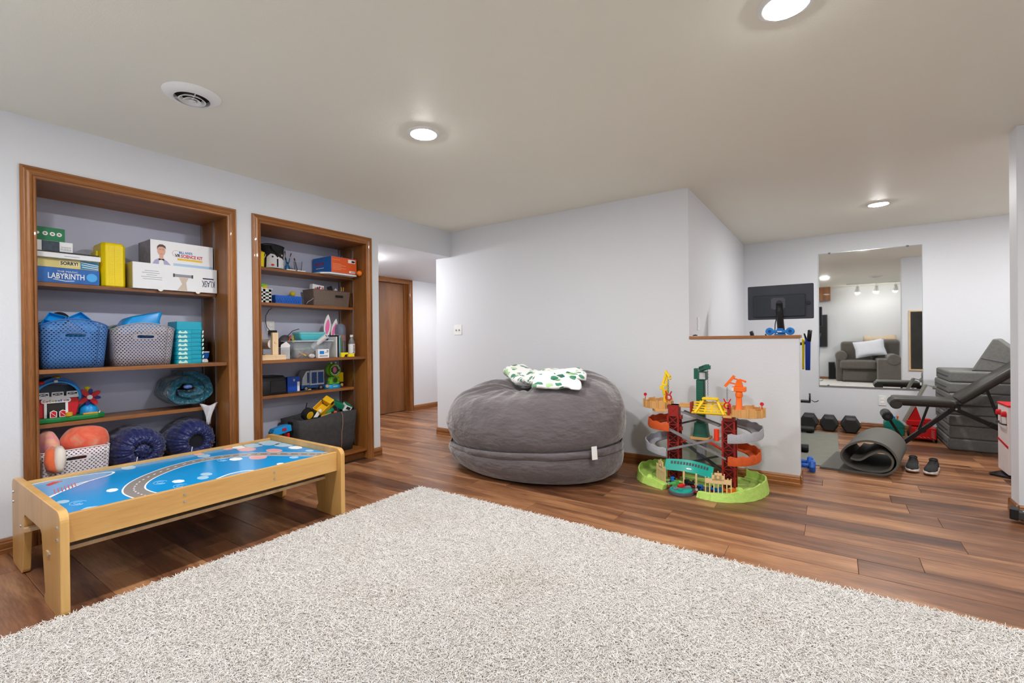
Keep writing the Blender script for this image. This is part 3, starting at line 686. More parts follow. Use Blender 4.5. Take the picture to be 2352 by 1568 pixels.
# blue tub and green ball in the grey basket
single('toy_tub', MB().loft([[(1.155+(x_)*s_+sh, 3.90+y_*s_, zb+zz+x_*.26*s_) for x_, y_ in rrect(-.112, .112, -.085, .085, .035, 4)] for s_, zz, sh in ((.96, .228, .01), (1, .25, 0), (.98, .27, .0), (.93, .322, .02), (.86, .338, .03), (.5, .344, .03))]), CY, 'bright blue plastic tub upside down in the grey basket', 'tub', smooth=True)
single('toy_ball', MB().sph((1.035, 3.90, zb+.225), (.040, .035, .034)), mat('toy_green', (26, 96, 42), .3), 'dark green toy ball at the left in the grey basket', 'ball', smooth=True)
single('toy_block', MB().obox((1.075, 3.92, zb+.245), (.03, .03, .05), (20, 30, 10)), mat('toy_cream', (226, 206, 178), .5), 'small cream toy block beside the blue tub', 'toy block', bev=.002)
single('plastic_toy', MB().box(1.06, 1.25, 3.80, 4.0, zb+.006, zb+.196), mat('toy_deep_blue', (12, 90, 160), .4), 'dark blue toy showing through the hand hole of the grey basket', 'toy', bev=.01)
# stack of eight teal trays with white clips
MINT = mat('clip_mint', (196, 238, 226), .4, var=.02)
zs = [0, .037, .074, .110, .146, .196, .232, .268]
proto = None
for k in range(8):
    zt = zb+k*.0300
    if proto is None:
        proto = thing('stacking_tray', 'lowest of the teal plastic stacking trays beside the grey basket', 'tray', (1.425, 3.87, zt), group='teal stacking trays')
        part('shell', MB().loft([[(1.425+a, 3.87+b_, zt+zz) for a, b_ in rrect(-wx, wx, -wy, wy, .02, 3)] for wx, wy, zz in ((.083, .085, 0), (.081, .083, .028), (.075, .077, .028), (.075, .077, .003))]), TEAL, proto, smooth=True)
        part('front_panel', MB().box(1.432, 1.495, 3.783, 3.7852, zt+.006, zt+.024), TEAL, proto, bev=.001)
        for sx in (1.345, 1.506):
            for xx in (0, ):
                cl = MB(); fx = sx
                cl.prism([(1.352, zt+.002), (1.352, zt+.012), (1.362, zt+.024), (1.374, zt+.012), (1.386, zt+.014), (1.396, zt+.024), (1.408, zt+.012), (1.408, zt+.002)] if sx < 1.4 else [(1.502, zt+.002), (1.508, zt+.006), (1.513, zt+.02), (1.508, zt+.026), (1.502, zt+.02)], 3.7815, 3.7845, 'Y')
                part('clip', cl, MINT, proto)
    else:
        lab = ['second from the bottom', 'third from the bottom', 'fourth from the bottom', 'fifth from the bottom', 'sixth from the bottom', 'second from the top', 'topmost'][k-1]
        copy_tree(proto, (1.425+(.001 if k % 2 else -.001), 3.87, zt), label='teal plastic stacking tray with mint clips, '+lab+' of the stack')
zt = zb+8*.0300-.001
o = thing('tray_lid', 'tall plain teal box turned over on top of the stacking trays', 'box', (1.425, 3.87, zt))
part('shell', MB().loft([[(1.425+a, 3.87+b_, zt+zz) for a, b_ in rrect(-wx, wx, -wy, wy, .008, 2)] for wx, wy, zz in ((.082, .084, 0), (.079, .081, .055), (.076, .078, .058))]), TEAL, o, bev=.001)
o = thing('toy_cup', 'small blue and white plastic cup behind the teal trays', 'cup', (1.560, 3.90, zb))
part('foot', MB().lathe([(.026, 0), (.026, .012), (.018, .024)], 20, (1.56, 3.90, zb)), WHITE, o, smooth=True)
part('bowl', MB().lathe([(.018, .024), (.028, .032), (.033, .060), (.034, .072)], 20, (1.56, 3.90, zb)), mat('cup_blue', (20, 92, 186), .35), o, smooth=True)
part('rim', MB().lathe([(.034, .072), (.035, .080), (.031, .080)], 20, (1.56, 3.90, zb)), WHITE, o, smooth=True)
o = thing('metal_canister', 'dark brown box standing in the shadow behind the toy cup', 'box', (1.575, 4.03, zb))
part('body', MB().box(1.53, 1.625, 3.99, 4.09, zb, zb+.14), mat('dark_brown_box', (58, 38, 26), .3, var=.15), o, bev=.003)
part('lid', MB().box(1.528, 1.627, 3.988, 4.092, zb+.14, zb+.155), mat('dark_brown_lid', (66, 44, 30), .3), o, bev=.002)

# ---- toy barn with windmill on the third shelf
zc = ZA['c']+.001
t = thing('toy_barn', 'toy barn playset with blue roof, red doors and a red windmill', 'toy', (.82, 3.99, zc))
GRN = mat('toy_grass', (24, 128, 62), .45); RBLU = mat('roof_blue', (12, 96, 176), .35); SKY = mat('roof_cyan', (22, 150, 224), .35); TRED = mat('toy_red', (204, 20, 30), .38); TWH = mat('toy_white', (240, 240, 240), .4)
bp = [(.655, 3.885), (.76, 3.878), (.80, 3.895), (.85, 3.885), (.945, 3.90), (.985, 3.93), (.985, 4.03), (.93, 4.07), (.655, 4.09)]
part('green_base', MB().prism(bp, zc, zc+.030, 'Z'), GRN, t, bev=.008)
fy = 3.925
part('barn_body', MB().prism([(.656, zc+.03), (.842, zc+.03), (.857, zc+.10), (.852, zc+.145), (.656, zc+.145)], fy, 4.06, 'Y'), TRED, t, bev=.004)
part('loft_wall', MB().box(.656, .86, fy-.010, 4.05, zc+.145, zc+.158), TWH, t, bev=.003)
for k, xx in enumerate((.665, .730, .797)):
    fr_ = part('loft_window', MB().ring([(xx, zc+.158), (xx+.056, zc+.158), (xx+.054, zc+.184), (xx+.002, zc+.184)], [(xx+.005, zc+.163), (xx+.051, zc+.163), (xx+.049, zc+.179), (xx+.007, zc+.179)], fy-.008, fy-.002, 'Y'), TWH, t)
    part('window_cross', MB().bar((xx+.005, fy-.005, zc+.163), (xx+.049, fy-.005, zc+.179), .003, .003).bar((xx+.051, fy-.005, zc+.163), (xx+.007, fy-.005, zc+.179), .003, .003), TWH, fr_)
part('loft_back', MB().box(.66, .855, fy+.05, fy+.06, zc+.158, zc+.22), mat('loft_dark', (70, 76, 90), .6), t)
arc = [(.756+.110*math.cos(a), zc+.150+.102*math.sin(a)) for a in [PI*i/20 for i in range(-1, 22)]]; arci = [(.756+.098*math.cos(a), zc+.150+.090*math.sin(a)) for a in [PI*i/20 for i in range(-1, 22)]]
part('roof_trim', MB().prism(arc+arci[::-1], fy-.014, fy+.004, 'Y'), SKY, t, bev=.002)
part('roof', MB().prism([(.756+.114*math.cos(a), zc+.150+.124*math.sin(a)) for a in [PI*i/20 for i in range(-1, 22)]]+[(.756+.100*math.cos(a), zc+.150+.104*math.sin(a)) for a in [PI*i/20 for i in range(-1, 22)]][::-1], fy-.008, 4.06, 'Y'), RBLU, t, bev=.002)
part('roof_button', MB().sph((.760, fy+.02, zc+.272), (.024, .03, .012)), mat('toy_gold', (226, 186, 24), .4), t, smooth=True)
part('roof_apple', MB().sph((.685, fy-.004, zc+.243), (.018, .012, .012)), TRED, t, smooth=True)
part('roof_badge', MB().box(.740, .758, fy-.018, fy-.012, zc+.243, zc+.258), TWH, t, bev=.002)
sg = part('name_board', MB().prism(rrect(.683, .817, zc+.118, zc+.146, .012), fy-.012, fy-.004, 'Y'), TWH, t, bev=.001)
cols = [(206, 30, 50), (226, 70, 30), (30, 120, 60), (206, 160, 20), (40, 140, 60), (20, 110, 160), (30, 60, 150), (206, 30, 90), (40, 40, 110), (30, 30, 60)]
for k, ch in enumerate('CoComelon'):
    hh = .014 if ch in 'C' else (.014 if ch == 'l' else .0095); ww = .004 if ch == 'l' else .0105
    ftext(ch, t, .691+k*.0132, zc+.125, ww, hh, fy-.012, mat('barn_ink_%d' % k, cols[k], .5, var=0), .03)
part('doorway', MB().box(.708, .792, fy-.004, fy-.001, zc+.03, zc+.115), mat('doorway_dark', (44, 40, 38), .6), t)
for xa in (.697, .792): part('door_post', MB().box(xa, xa+.012, fy-.009, fy-.001, zc+.03, zc+.118), TWH, t)
for xa, y1_ in ((.718, .055), (.760, .048)):
    dr = part('barn_door', MB().prism([(xa, zc+.031), (xa+.032, zc+.031), (xa+.032, zc+.066), (xa+.016, zc+.076), (xa, zc+.066)], fy-.030, fy-.024, 'Y'), TWH, t, bev=.001)
    part('door_panel', MB().prism([(xa+.004, zc+.035), (xa+.028, zc+.035), (xa+.028, zc+.064), (xa+.016, zc+.071), (xa+.004, zc+.064)], fy-.0315, fy-.030, 'Y'), TRED, dr)
    part('door_brace', MB().bar((xa+.005, fy-.0325, zc+.062), (xa+.027, fy-.0325, zc+.038), .002, .004, (0, 1, 0)), TWH, dr)
part('hay_bale', MB().cyl((.803, 3.905, zc+.03), (.803, 3.905, zc+.055), .019, .019, 20), mat('hay_yellow', (214, 168, 30), .5), t, bev=.003)
part('music_bar', MB().box(.872, .945, 3.905, 3.925, zc+.028, zc+.040), mat('bar_orange', (216, 158, 26), .4), t, bev=.003)
part('windmill_house', MB().lathe([(.048, .028), (.046, .062), (.030, .085), (.012, .103)], 20, (.915, 3.985, zc)), SKY, t, smooth=True)
hub = (.912, 3.945, zc+.135)
wm = part('windmill_hub', MB().cyl((hub[0], 3.965, hub[2]), (hub[0], 3.934, hub[2]), .017, .014, 18), TWH, t, smooth=True)
for k in range(4):
    a = R(35+90*k); c_ = (hub[0]+.036*math.cos(a), 3.944, hub[2]+.032*math.sin(a))
    bl = MB(); pts = [(.030*math.cos(q), .015*math.sin(q)) for q in [2*PI*i/16 for i in range(16)]]
    bl.prism([(c_[0]+px*math.cos(a)-pz*math.sin(a), c_[2]+px*math.sin(a)+pz*math.cos(a)) for px, pz in pts], 3.940, 3.948, 'Y')
    part('windmill_blade', bl, TRED, wm, bev=.002)
for k in range(4):
    a = R(80+90*k); c_ = (hub[0]+.036*math.cos(a), 3.952, hub[2]+.030*math.sin(a))
    bl = MB(); pts = [(.024*math.cos(q), .012*math.sin(q)) for q in [2*PI*i/14 for i in range(14)]]
    bl.prism([(c_[0]+px*math.cos(a)-pz*math.sin(a), c_[2]+px*math.sin(a)+pz*math.cos(a)) for px, pz in pts], 3.950, 3.956, 'Y')
    part('rear_blade', bl, mat('toy_violet', (52, 30, 130), .4), wm)
part('windmill_finial', MB().sph((.905, 3.96, zc+.193), (.016, .012, .012)).cyl((.905, 3.96, zc+.10), (.905, 3.96, zc+.19), .005), mat('finial_yellow', (222, 206, 20), .4), t, smooth=True)
part('fence', MB().tube([(.955+.02*math.sin(i*.2), 3.925+.012*i, zc+.034) for i in range(9)], .0045, 6), TWH, t)

# ---- sleeping bags
def fold(rad, amp, k, seed):      # puckers round a drawstring end
    return lambda a: rad*(1+amp*math.sin(k*a+seed)+amp*.5*math.sin(2.3*k*a+seed*2))
def nylon(name, col, sheen=.3):
    return mat(name, col, .34, var=.12, vs=9, bump=.9, bs=24, sheen=sheen, bdist=.03, stretch=(1, .35, 1))
NAVY = nylon('nylon_navy', (26, 38, 96)); NAVY_D = mat('nylon_inside', (10, 12, 28), .6); TEALN = nylon('nylon_teal', (6, 84, 104))
def stuff_sack(label, cx, z, r, y0, y1, seed, tilt=0):
    t = thing('sleeping_bag', label, 'sleeping bag', (cx, (y0+y1)/2, z), group='navy sleeping bags'); n = 180
    cz = z+r*.90
    def rg(y, rad, amp):
        out = []
        for i in range(n):
            a = 2*PI*i/n; q = rad*(1+amp*1.3*math.sin(29*a+seed+2*math.sin(2*a))+amp*.8*math.sin(17*a+seed*3)+.02*math.sin(3*a+seed)); zz = cz+q*math.sin(a)
            lo = z+.0005
            if zz < lo+.02: zz = lo+max(0, (zz-lo+.06))*.25*0+max(0, zz-lo)*.6 if zz > lo else lo+.0006*abs(math.sin(i))
            out.append((cx+q*math.cos(a)*1.02+tilt*(y-y0), y, zz))
        return out
    prof = [(y0+.045, .30*r, .02), (y0+.012, .36*r, .045), (y0, .46*r, .055), (y0+.006, .62*r, .045), (y0+.03, .80*r, .03), (y0+.075, .94*r, .018), (y0+.12, 1.0*r, .006), ((y0+y1)/2, 1.02*r, .004), (y1-.04, .98*r, .006), (y1-.005, .7*r, .02)]
    mb = MB(); mb.loft([rg(*p) for p in prof]); part('sack', mb, NAVY, t, smooth='all')
    part('opening', MB().cyl((cx, y0+.030, cz), (cx, y0+.040, cz), .36*r, n=30), NAVY_D, t)
    if seed < 3:
        q = MB(); q.sph((0, 0, 0), 1, 40, 24); q.v = [(cx+(1+.55*mn.noise(Vector(v)*2.6+Vector((seed, 0, 0))))*v[0]*.30*r, y0+.03+(1+.6*mn.noise(Vector(v)*2.2))*v[1]*.20*r, cz+(1+.55*mn.noise(Vector(v)*2.9))*v[2]*.28*r) for v in q.v]
        part('gathered_fabric', q, NAVY, t, smooth='all')
    part('drawcord', MB().tube([(cx-.25*r, y0+.0, cz-.2*r), (cx-.3*r, y0-.006, cz-.42*r), (cx-.22*r, y0-.006, cz-.6*r)], .003, 6), mat('cord_white', (220, 220, 224), .5), t, smooth='all')
    return t
zd = ZA['d']+.001
stuff_sack('navy blue sleeping bag sack next to the white basket', 1.146, zd, .150, 3.775, 4.10, 1.3)
stuff_sack('navy blue sleeping bag sack nearest the right side of the bookcase', 1.474, zd, .150, 3.80, 4.11, 4.1)
# teal quilt roll: one padded sheet rolled into a spiral
t = thing('sleeping_bag', 'loosely rolled teal sleeping bag on the third shelf', 'sleeping bag', (1.44, 3.99, zc))
cx_, cz_ = 1.440, zc+.141
def spiral(y, wob):
    path = []
    for i in range(71):
        a = -PI*.55+i/70*2*PI*1.75; rr = .118-.048*i/70*1.75
        rr *= 1+.05*math.sin(3*a+wob)
        path.append((cx_+rr*1.30*math.cos(-a), cz_+rr*math.sin(-a)*.94))
    L_, R_ = [], []
    for i, (px, pz) in enumerate(path):
        a, b_ = path[max(0, i-1)], path[min(70, i+1)]; dx, dz = b_[0]-a[0], b_[1]-a[1]; l_ = math.hypot(dx, dz)
        th = .0265*(1+.13*math.sin(i*1.1+wob)); th *= 1 if 2 < i < 68 else .6
        L_.append((px-dz/l_*th, y+.006*math.sin(i*.7), pz+dx/l_*th)); R_.append((px+dz/l_*th, y+.006*math.sin(i*.7), pz-dx/l_*th))
    return [(x_, y_, max(zc+.0008, z_)) for x_, y_, z_ in L_+R_[::-1]]
mb = MB(); mb.loft([spiral(3.875, .3), spiral(3.862, .3), spiral(3.90, .5), spiral(3.98, .8), spiral(4.06, 1.2), spiral(4.10, 1.5)])
part('quilt_roll', mb, TEALN, t, smooth='all')
part('printed_lining', MB().sph((1.445, 3.885, cz_+.018), (.030, .02, .018)), mat('lining_print', (96, 126, 190), .6, var=.6, vs=60), t, smooth=True)
CLOTH = mat('limp_cloth', (206, 204, 210), .8, var=.12, vs=40)
o = MB(); rows = []
for j in range(7):
    v = j/6; rows.append([(1.565+(u-.5)*(.120-.085*v)+.010*math.sin(v*3+u*3), 3.846-.010*math.sin(u*9+v*3)-.012*(u*(1-u)*4), zc+.018-v*.150+.010*math.cos(u*7)*(1-v)) for u in [i/10 for i in range(11)]])
o.loft(rows, closed=False, caps=False)
single('cleaning_cloth', o, CLOTH, 'limp white cloth hanging over the shelf edge under the teal sleeping bag', 'cloth', smooth='all', thick=.0025)

# ---- white basket with tie-dye cushions
basket('storage_basket', 'white perforated basket with tie-dye cushions behind the play table', .808, 3.905, zd, .318, .290, .218, basketmat('basket_white', (226, 222, 230), .021, .0115, .36, (.165, .046, .010)), WHB, taper=.93, rc=.02, arch=.0, cat='basket')
def dye(name, cs):
    m, N, L, b = newmat(name); b.inputs['Roughness'].default_value = .9; b.inputs['Sheen Weight'].default_value = .3
    tc = N.new('ShaderNodeTexCoord'); n = N.new('ShaderNodeTexNoise'); n.inputs['Scale'].default_value = 9; n.inputs['Detail'].default_value = 3; n.inputs['Distortion'].default_value = .6
    L.new(tc.outputs['Object'], n.inputs['Vector']); cr = N.new('ShaderNodeValToRGB'); el = cr.color_ramp.elements
    el[0].position = .3; el[0].color = lin(cs[0]); el[1].position = .72; el[1].color = lin(cs[-1])
    for k, c in enumerate(cs[1:-1]): q = el.new(.3+.42*(k+1)/(len(cs)-1)); q.color = lin(c)
    L.new(n.outputs['Fac'], cr.inputs['Fac']); L.new(cr.outputs['Color'], b.inputs['Base Color']); return m
DYE1 = dye('tie_dye_orange', ((226, 150, 120), (236, 96, 70), (240, 130, 96), (244, 176, 160)))
DYE2 = dye('tie_dye_pink', ((214, 160, 200), (236, 150, 150), (240, 190, 150), (222, 206, 160)))
def cushion(name, label, c, r, m, seed, cat='cushion'):
    mb = MB(); n, k = 40, 24; rings = []
    for i in range(k+1):
        th = PI*i/k; ring = []
        for j in range(n):
            a = 2*PI*j/n; s_ = math.sin(th); w_ = 1+.10*mn.noise(Vector((math.cos(a)*s_*1.6+seed, math.sin(a)*s_*1.6, math.cos(th)*1.6)))-.05*abs(math.sin(9*a))*max(0, math.cos(th)*-1)**2
            s_ = max(s_, .01)**.85
            ring.append((c[0]+r[0]*s_*math.cos(a)*w_, c[1]-r[1]*math.cos(th)*w_, c[2]+r[2]*s_*math.sin(a)*w_))
        rings.append(ring)
    mb.loft(rings); return single(name, mb, m, label, cat, smooth='all')
cushion('bolster_cushion', 'orange tie-dye cushion bulging over the white basket', (.876, 3.900, zd+.238), (.120, .105, .100), DYE1, 1.1)
cushion('bolster_cushion', 'pale pink tie-dye cushion at the left end of the white basket', (.706, 3.915, zd+.225), (.056, .11, .105), DYE2, 3.2)
FOX = mat('plush_orange', (226, 106, 62), .95, var=.15, sheen=.4); FOXW = mat('plush_white', (234, 226, 216), .95, sheen=.4)
t = thing('plush_tail', 'orange and white plush paw draped over the front of the white basket', 'plush toy', (.722, 3.742, zd+.08))
part('orange_part', MB().tube([(.706, 3.800, zd+.235), (.690, 3.758, zd+.218), (.684, 3.738, zd+.172), (.690, 3.732, zd+.135), (.712, 3.730, zd+.105)], [.018, .022, .024, .022, .010], 12), FOX, t, smooth='all')
part('white_part', MB().tube([(.735, 3.795, zd+.232), (.732, 3.750, zd+.215), (.726, 3.734, zd+.17), (.724, 3.731, zd+.13), (.728, 3.731, zd+.10)], [.020, .026, .027, .022, .012], 12), FOXW, t, smooth='all')
# ------------------------------------------------------------------ second bookcase
za, zb2, zc2, zd2, ze2 = ZB['a']+.001, ZB['b']+.001, ZB['c']+.001, ZB['d']+.001, ZB['e']+.001
# -- top shelf
t = thing('toy_pail', 'yellow toy pail at the left end of the top craft shelf', 'pail', (1.985, 3.945, za))
part('pail', MB().lathe([(.042, 0), (.050, .006), (.054, .118), (.057, .120), (.057, .126), (.050, .126), (.046, .02), (.01, .02)], 28, (1.985, 3.945, za)), YP, t, smooth=True)
part('handle', MB().tube([(1.985+.056*math.cos(a), 3.930-.012, za+.115-.055*math.sin(a)) for a in [PI*i/12 for i in range(13)]], .002, 6), WHITE, t, smooth='all')
part('contents', MB().sph((1.985, 3.945, za+.125), (.045, .045, .03)), mat('brown_felt', (110, 76, 60), .9, var=.2), t, smooth=True)
t = thing('storage_bin', 'black round storage bin with a white penguin face on the top craft shelf', 'bin', (2.145, 4.02, za))
BFAB = mat('black_fabric', (30, 30, 34), .8, var=.2, vs=40)
part('body', MB().lathe([(.088, 0), (.095, .01), (.098, .205), (.094, .205), (.090, .02), (.01, .015)], 36, (2.145, 4.02, za)), BFAB, t, smooth=True)
part('rim', MB().tube([(2.145+.099*math.cos(a), 4.02+.099*math.sin(a), za+.207+.006*math.sin(2*a)) for a in [2*PI*i/30 for i in range(31)]], .005, 6), BFAB, t, smooth='all')
def on_cyl(par, name, pts, r, m, cx=2.145, cy=4.02):       # a print that follows the curved side, cut into upright strips
    xs = sorted(set([p[0] for p in pts]+[min(p[0] for p in pts)+k*.012 for k in range(int((max(p[0] for p in pts)-min(p[0] for p in pts))/.012)+1)])); cols = []; n = len(pts)
    for x_ in xs:
        x_ = min(max(x_, min(p[0] for p in pts)+1e-5), max(p[0] for p in pts)-1e-5); zz_ = []
        for i in range(n):
            (xa, za_), (xb, zb_) = pts[i], pts[(i+1) % n]
            if (xa-x_)*(xb-x_) <= 0 and abs(xa-xb) > 1e-9: zz_.append(za_+(zb_-za_)*(x_-xa)/(xb-xa))
        a_ = -PI/2+(x_+.02-cx)/r; cols.append([(cx+r*math.cos(a_), cy+r*math.sin(a_), max(zz_)), (cx+r*math.cos(a_), cy+r*math.sin(a_), min(zz_))])
    return part(name, MB().loft(cols, closed=False, caps=False), m, par, thick=.0008)
PW = mat('print_offwhite', (226, 226, 232), .8, var=.03)
on_cyl(t, 'printed_belly', [(2.035, za+.012), (2.215, za+.012), (2.218, za+.10), (2.19, za+.135), (2.15, za+.125), (2.125, za+.10), (2.10, za+.125), (2.07, za+.130), (2.04, za+.10)], .0985, PW)
on_cyl(t, 'printed_cap', [(2.125, za+.125), (2.15, za+.145), (2.19, za+.140), (2.20, za+.085), (2.165, za+.10), (2.14, za+.105)], .0998, mat('print_hat', (60, 48, 40), .8))
on_cyl(t, 'printed_eye', circ(2.085, za+.105, .008, 12), .0998, BLK); on_cyl(t, 'printed_beak', circ(2.085, za+.035, .013, 12, .7), .0998, RED); on_cyl(t, 'printed_wing', [(2.118, za+.02), (2.132, za+.02), (2.132, za+.09), (2.118, za+.09)], .0998, BLK)
on_cyl(t, 'printed_skull', circ(2.17, za+.125, .008, 12), .101, PW); on_cyl(t, 'printed_spot', circ(2.185, za+.03, .013, 12), .0998, WH)
part('strap', MB().tube([(2.09, 3.925, za+.200), (2.10, 3.915, za+.165), (2.15, 3.915, za+.13), (2.18, 3.925, za+.11)], .005, 6), BFAB, t, smooth='all')
# paint brushes
def brush(label, p, q, hair=(90, 52, 36), col=(14, 82, 120), r=.0035):
    p, q = Vector(p), Vector(q); d_ = (q-p); t = thing('paint_brush', label, 'paint brush', p, group='paint brushes')
    part('handle', MB().tube([p, p+d_*.3, p+d_*.66], [r*.6, r*1.2, r], 8), mat('brush_%d' % (col[0]*7+col[2]), col, .3), t, smooth='all')
    part('ferrule', MB().tube([p+d_*.66, p+d_*.84], [r*1.05, r*1.15], 8), mat('ferrule_tin', (170, 164, 150), .3, metal=1), t, smooth='all')
    part('bristles', MB().tube([p+d_*.84, p+d_*.93, q], [r*1.2, r*1.6, r*.5], 8), mat('bristle_%d' % hair[0], hair, .9), t, smooth='all')
t = thing('paint_bottle', 'small blue paint bottle holding brushes on the top craft shelf', 'bottle', (2.232, 3.93, za))
part('glass', MB().lathe([(.017, 0), (.019, .003), (.019, .038), (.010, .050), (.010, .060), (.0085, .060), (.0085, .049), (.016, .037), (.016, .004), (.004, .003)], 18, (2.232, 3.93, za)), mat('bottle_blue', (40, 110, 165), .15, trans=.3), t, smooth=True)
brush('paint brush with a blue handle leaning left in the blue bottle', (2.233, 3.93, za+.008), (2.222, 3.945, za+.175)); brush('paint brush with a long blue handle leaning right in the blue bottle', (2.231, 3.928, za+.010), (2.285, 3.95, za+.165), (120, 66, 40))
t = thing('drinking_glass', 'clear plastic cup with one brush in it on the top craft shelf', 'cup', (2.355, 3.965, za))
part('cup', MB().lathe([(.027, 0), (.029, .002), (.038, .100), (.0365, .100), (.0275, .004), (.002, .003)], 28, (2.355, 3.965, za)), mat('clear_plastic', (232, 236, 240), .08, var=0, trans=.92), t, smooth=True)
brush('paint brush with a grey tip standing in the clear cup', (2.358, 3.966, za+.006), (2.325, 3.975, za+.128), (120, 112, 104), (14, 70, 96), .0045)
brush('dark paint brush leaning between the bin and the clear cup', (2.300, 3.99, za+.012), (2.262, 4.01, za+.125), (30, 30, 34), (10, 60, 92), .005)
for k, (xa, xb) in enumerate(((2.205, 2.290), (2.300, 2.385))):
    single('craft_tray', MB().loft([[((xa+xb)/2+px*s_, 3.895+py*s_, za+zz) for px, py in rrect(-.042, .042, -.012, .012, .006, 3)] for s_, zz in ((.95, 0), (1, .007), (.92, .008), (.85, .003))]), WHITE, 'thin white craft tray at the front edge of the top craft shelf, '+('left one', 'right one')[k], 'tray', group='thin craft trays')
t = thing('tablet_board', 'white drawing board lying under the building kit box', 'board', (2.72, 3.97, za))
part('board', MB().prism([(2.505, 3.86), (2.565, 3.795), (2.855, 3.795), (2.864, 3.805), (2.864, 4.10), (2.505, 4.10)], za, za+.016, 'Z'), WHITE, t, bev=.004)
zz = za+.0168
t = thing('building_kit_box', 'blue and orange building kit box on the top craft shelf', 'box', (2.72, 3.95, zz))
BB = mat('kit_blue', (8, 104, 190), .35, var=.05); BO = mat('kit_orange', (226, 92, 38), .35, var=.05)
part('carton', MB().box(2.585, 2.862, 3.805, 4.100, zz, zz+.150), BB, t, bev=.0015)
part('front_print', MB().box(2.5865, 2.8605, 3.8040, 3.8049, zz+.003, zz+.148), BO, t)
ftext('Magic Forts', t, 2.596, zz+.115, .080, .013, 3.804, mat('print_peach', (246, 180, 140), .5, var=0)); 
for k in range(5): panel(t, 'printed_line', 2.60, 2.66+.05*(k % 2)+.03, zz+.03+k*.013, zz+.033+k*.013, 3.804, mat('print_peach', (246, 180, 140), .5, var=0))
panel(t, 'printed_barcode', 2.766, 2.845, zz+.106, zz+.138, 3.804, WH); panel(t, 'barcode_bars', 2.804, 2.840, zz+.112, zz+.130, 3.8033, BLK); panel(t, 'printed_seals', 2.778, 2.842, zz+.012, zz+.030, 3.804, WH)
for xx in (2.80, 2.817, 2.833): part('printed_seal', MB().prism(circ(xx, zz+.021, .005, 12), 3.8025, 3.8031, 'Y'), BLK, t)
text('Magic Forts', t, (2.5848, 4.05, zz+.068), (0, -1, 0), (0, 0, 1), .135, .038, RED, bold=.02, depth=.0012)
part('printed_line', MB().box(2.5842, 2.5849, 3.92, 4.045, zz+.046, zz+.051), WH, t)
t = thing('toy_figure', 'small bright blue toy with two antennae on top of the kit box', 'toy', (2.80, 3.97, zz+.1508))
part('body', MB().sph((2.80, 3.97, zz+.168), (.022, .016, .018)), CY, t, smooth=True)
for s_ in (-1, 1):
    part('antenna', MB().tube([(2.80+s_*.010, 3.97, zz+.18), (2.80+s_*.022, 3.97, zz+.198)], .004, 8), CY, t, smooth='all'); part('eye', MB().sph((2.80+s_*.007, 3.955, zz+.170), .003, 8, 6), BLK, t, smooth=True)
t = thing('connector_rod', 'orange ball connector on a blue rod sticking out at the shelf end', 'toy', (2.853, 3.76, za+.004))
part('ball', MB().sph((2.853, 3.750, za+.030), .026, 20, 14), mat('connector_orange', (244, 130, 22), .4), t, smooth=True)
for k in range(5): part('socket_hole', MB().cyl((2.853+.012*math.cos(k*1.257), 3.7255, za+.030+.012*math.sin(k*1.257)), (2.853+.012*math.cos(k*1.257), 3.7285, za+.030+.012*math.sin(k*1.257)), .0025, n=8), mat('connector_dark', (150, 70, 10), .6), t)
part('rod', MB().tube([(2.854, 3.765, za+.030), (2.856, 3.797, za+.030)], .008, 10), CY, t, smooth='all')
# -- second shelf
def holed(par, name, x0, x1, y, z0, z1, nx, nz, m, marg=.012, depth=.004):
    mb = MB(); W_ = (x1-x0); H_ = (z1-z0); cw, ch = (W_-2*marg)/nx, (H_-2*marg)/nz
    for i in range(nx+1): mb.box(x0+marg+i*cw-.010 if 0 < i < nx else (x0 if i == 0 else x1-marg-.010), x0+marg+i*cw+.010 if 0 < i < nx else (x0+marg+.010 if i == 0 else x1), y, y+depth, z0, z1)
    for j in range(nz+1): mb.box(x0, x1, y, y+depth, z0 if j == 0 else z0+marg+j*ch-.008, z1 if j == nz else z0+marg+j*ch+.008 if j else z0+marg+.008)
    return part(name, mb, m, par)
t = thing('small_basket', 'small white basket with square holes at the left of the second craft shelf', 'basket', (2.035, 3.98, zb2))
holed(t, 'front_wall', 1.975, 2.095, 3.935, zb2, zb2+.115, 2, 3, WHITE); holed(t, 'back_wall', 1.975, 2.095, 4.021, zb2, zb2+.115, 2, 3, WHITE)
part('side_wall', MB().box(1.973, 1.977, 3.935, 4.025, zb2, zb2+.115), WHITE, t); part('side_wall', MB().box(2.093, 2.097, 3.935, 4.025, zb2, zb2+.115), WHITE, t); part('bottom', MB().box(1.975, 2.095, 3.935, 4.025, zb2, zb2+.004), WHITE, t)
part('rim', MB().ring([(1.968, 3.928), (2.102, 3.928), (2.102, 4.030), (1.968, 4.030)], [(1.976, 3.938), (2.094, 3.938), (2.094, 4.022), (1.976, 4.022)], zb2+.115, zb2+.121, 'Z'), WHITE, t)
single('green_packet', MB().box(1.985, 2.085, 3.945, 4.015, zb2+.005, zb2+.10), mat('dark_green', (20, 70, 56), .6), 'dark green packet inside the small white basket', 'packet', bev=.004)
t = thing('snack_packet', 'lime green and yellow packet standing in the small white basket', 'packet', (2.05, 3.99, zb2+.1025))
part('packet', MB().box(2.005, 2.088, 3.982, 3.996, zb2+.1025, zb2+.165), mat('lime', (120, 204, 40), .4, var=.15), t, bev=.003); panel(t, 'printed_label', 2.01, 2.045, zb2+.112, zb2+.138, 3.982, WH); panel(t, 'printed_patch', 2.05, 2.085, zb2+.112, zb2+.15, 3.982, YEL)
t = thing('woven_tray', 'low bright blue woven plastic tray on the second craft shelf', 'tray', (2.245, 3.99, zb2))
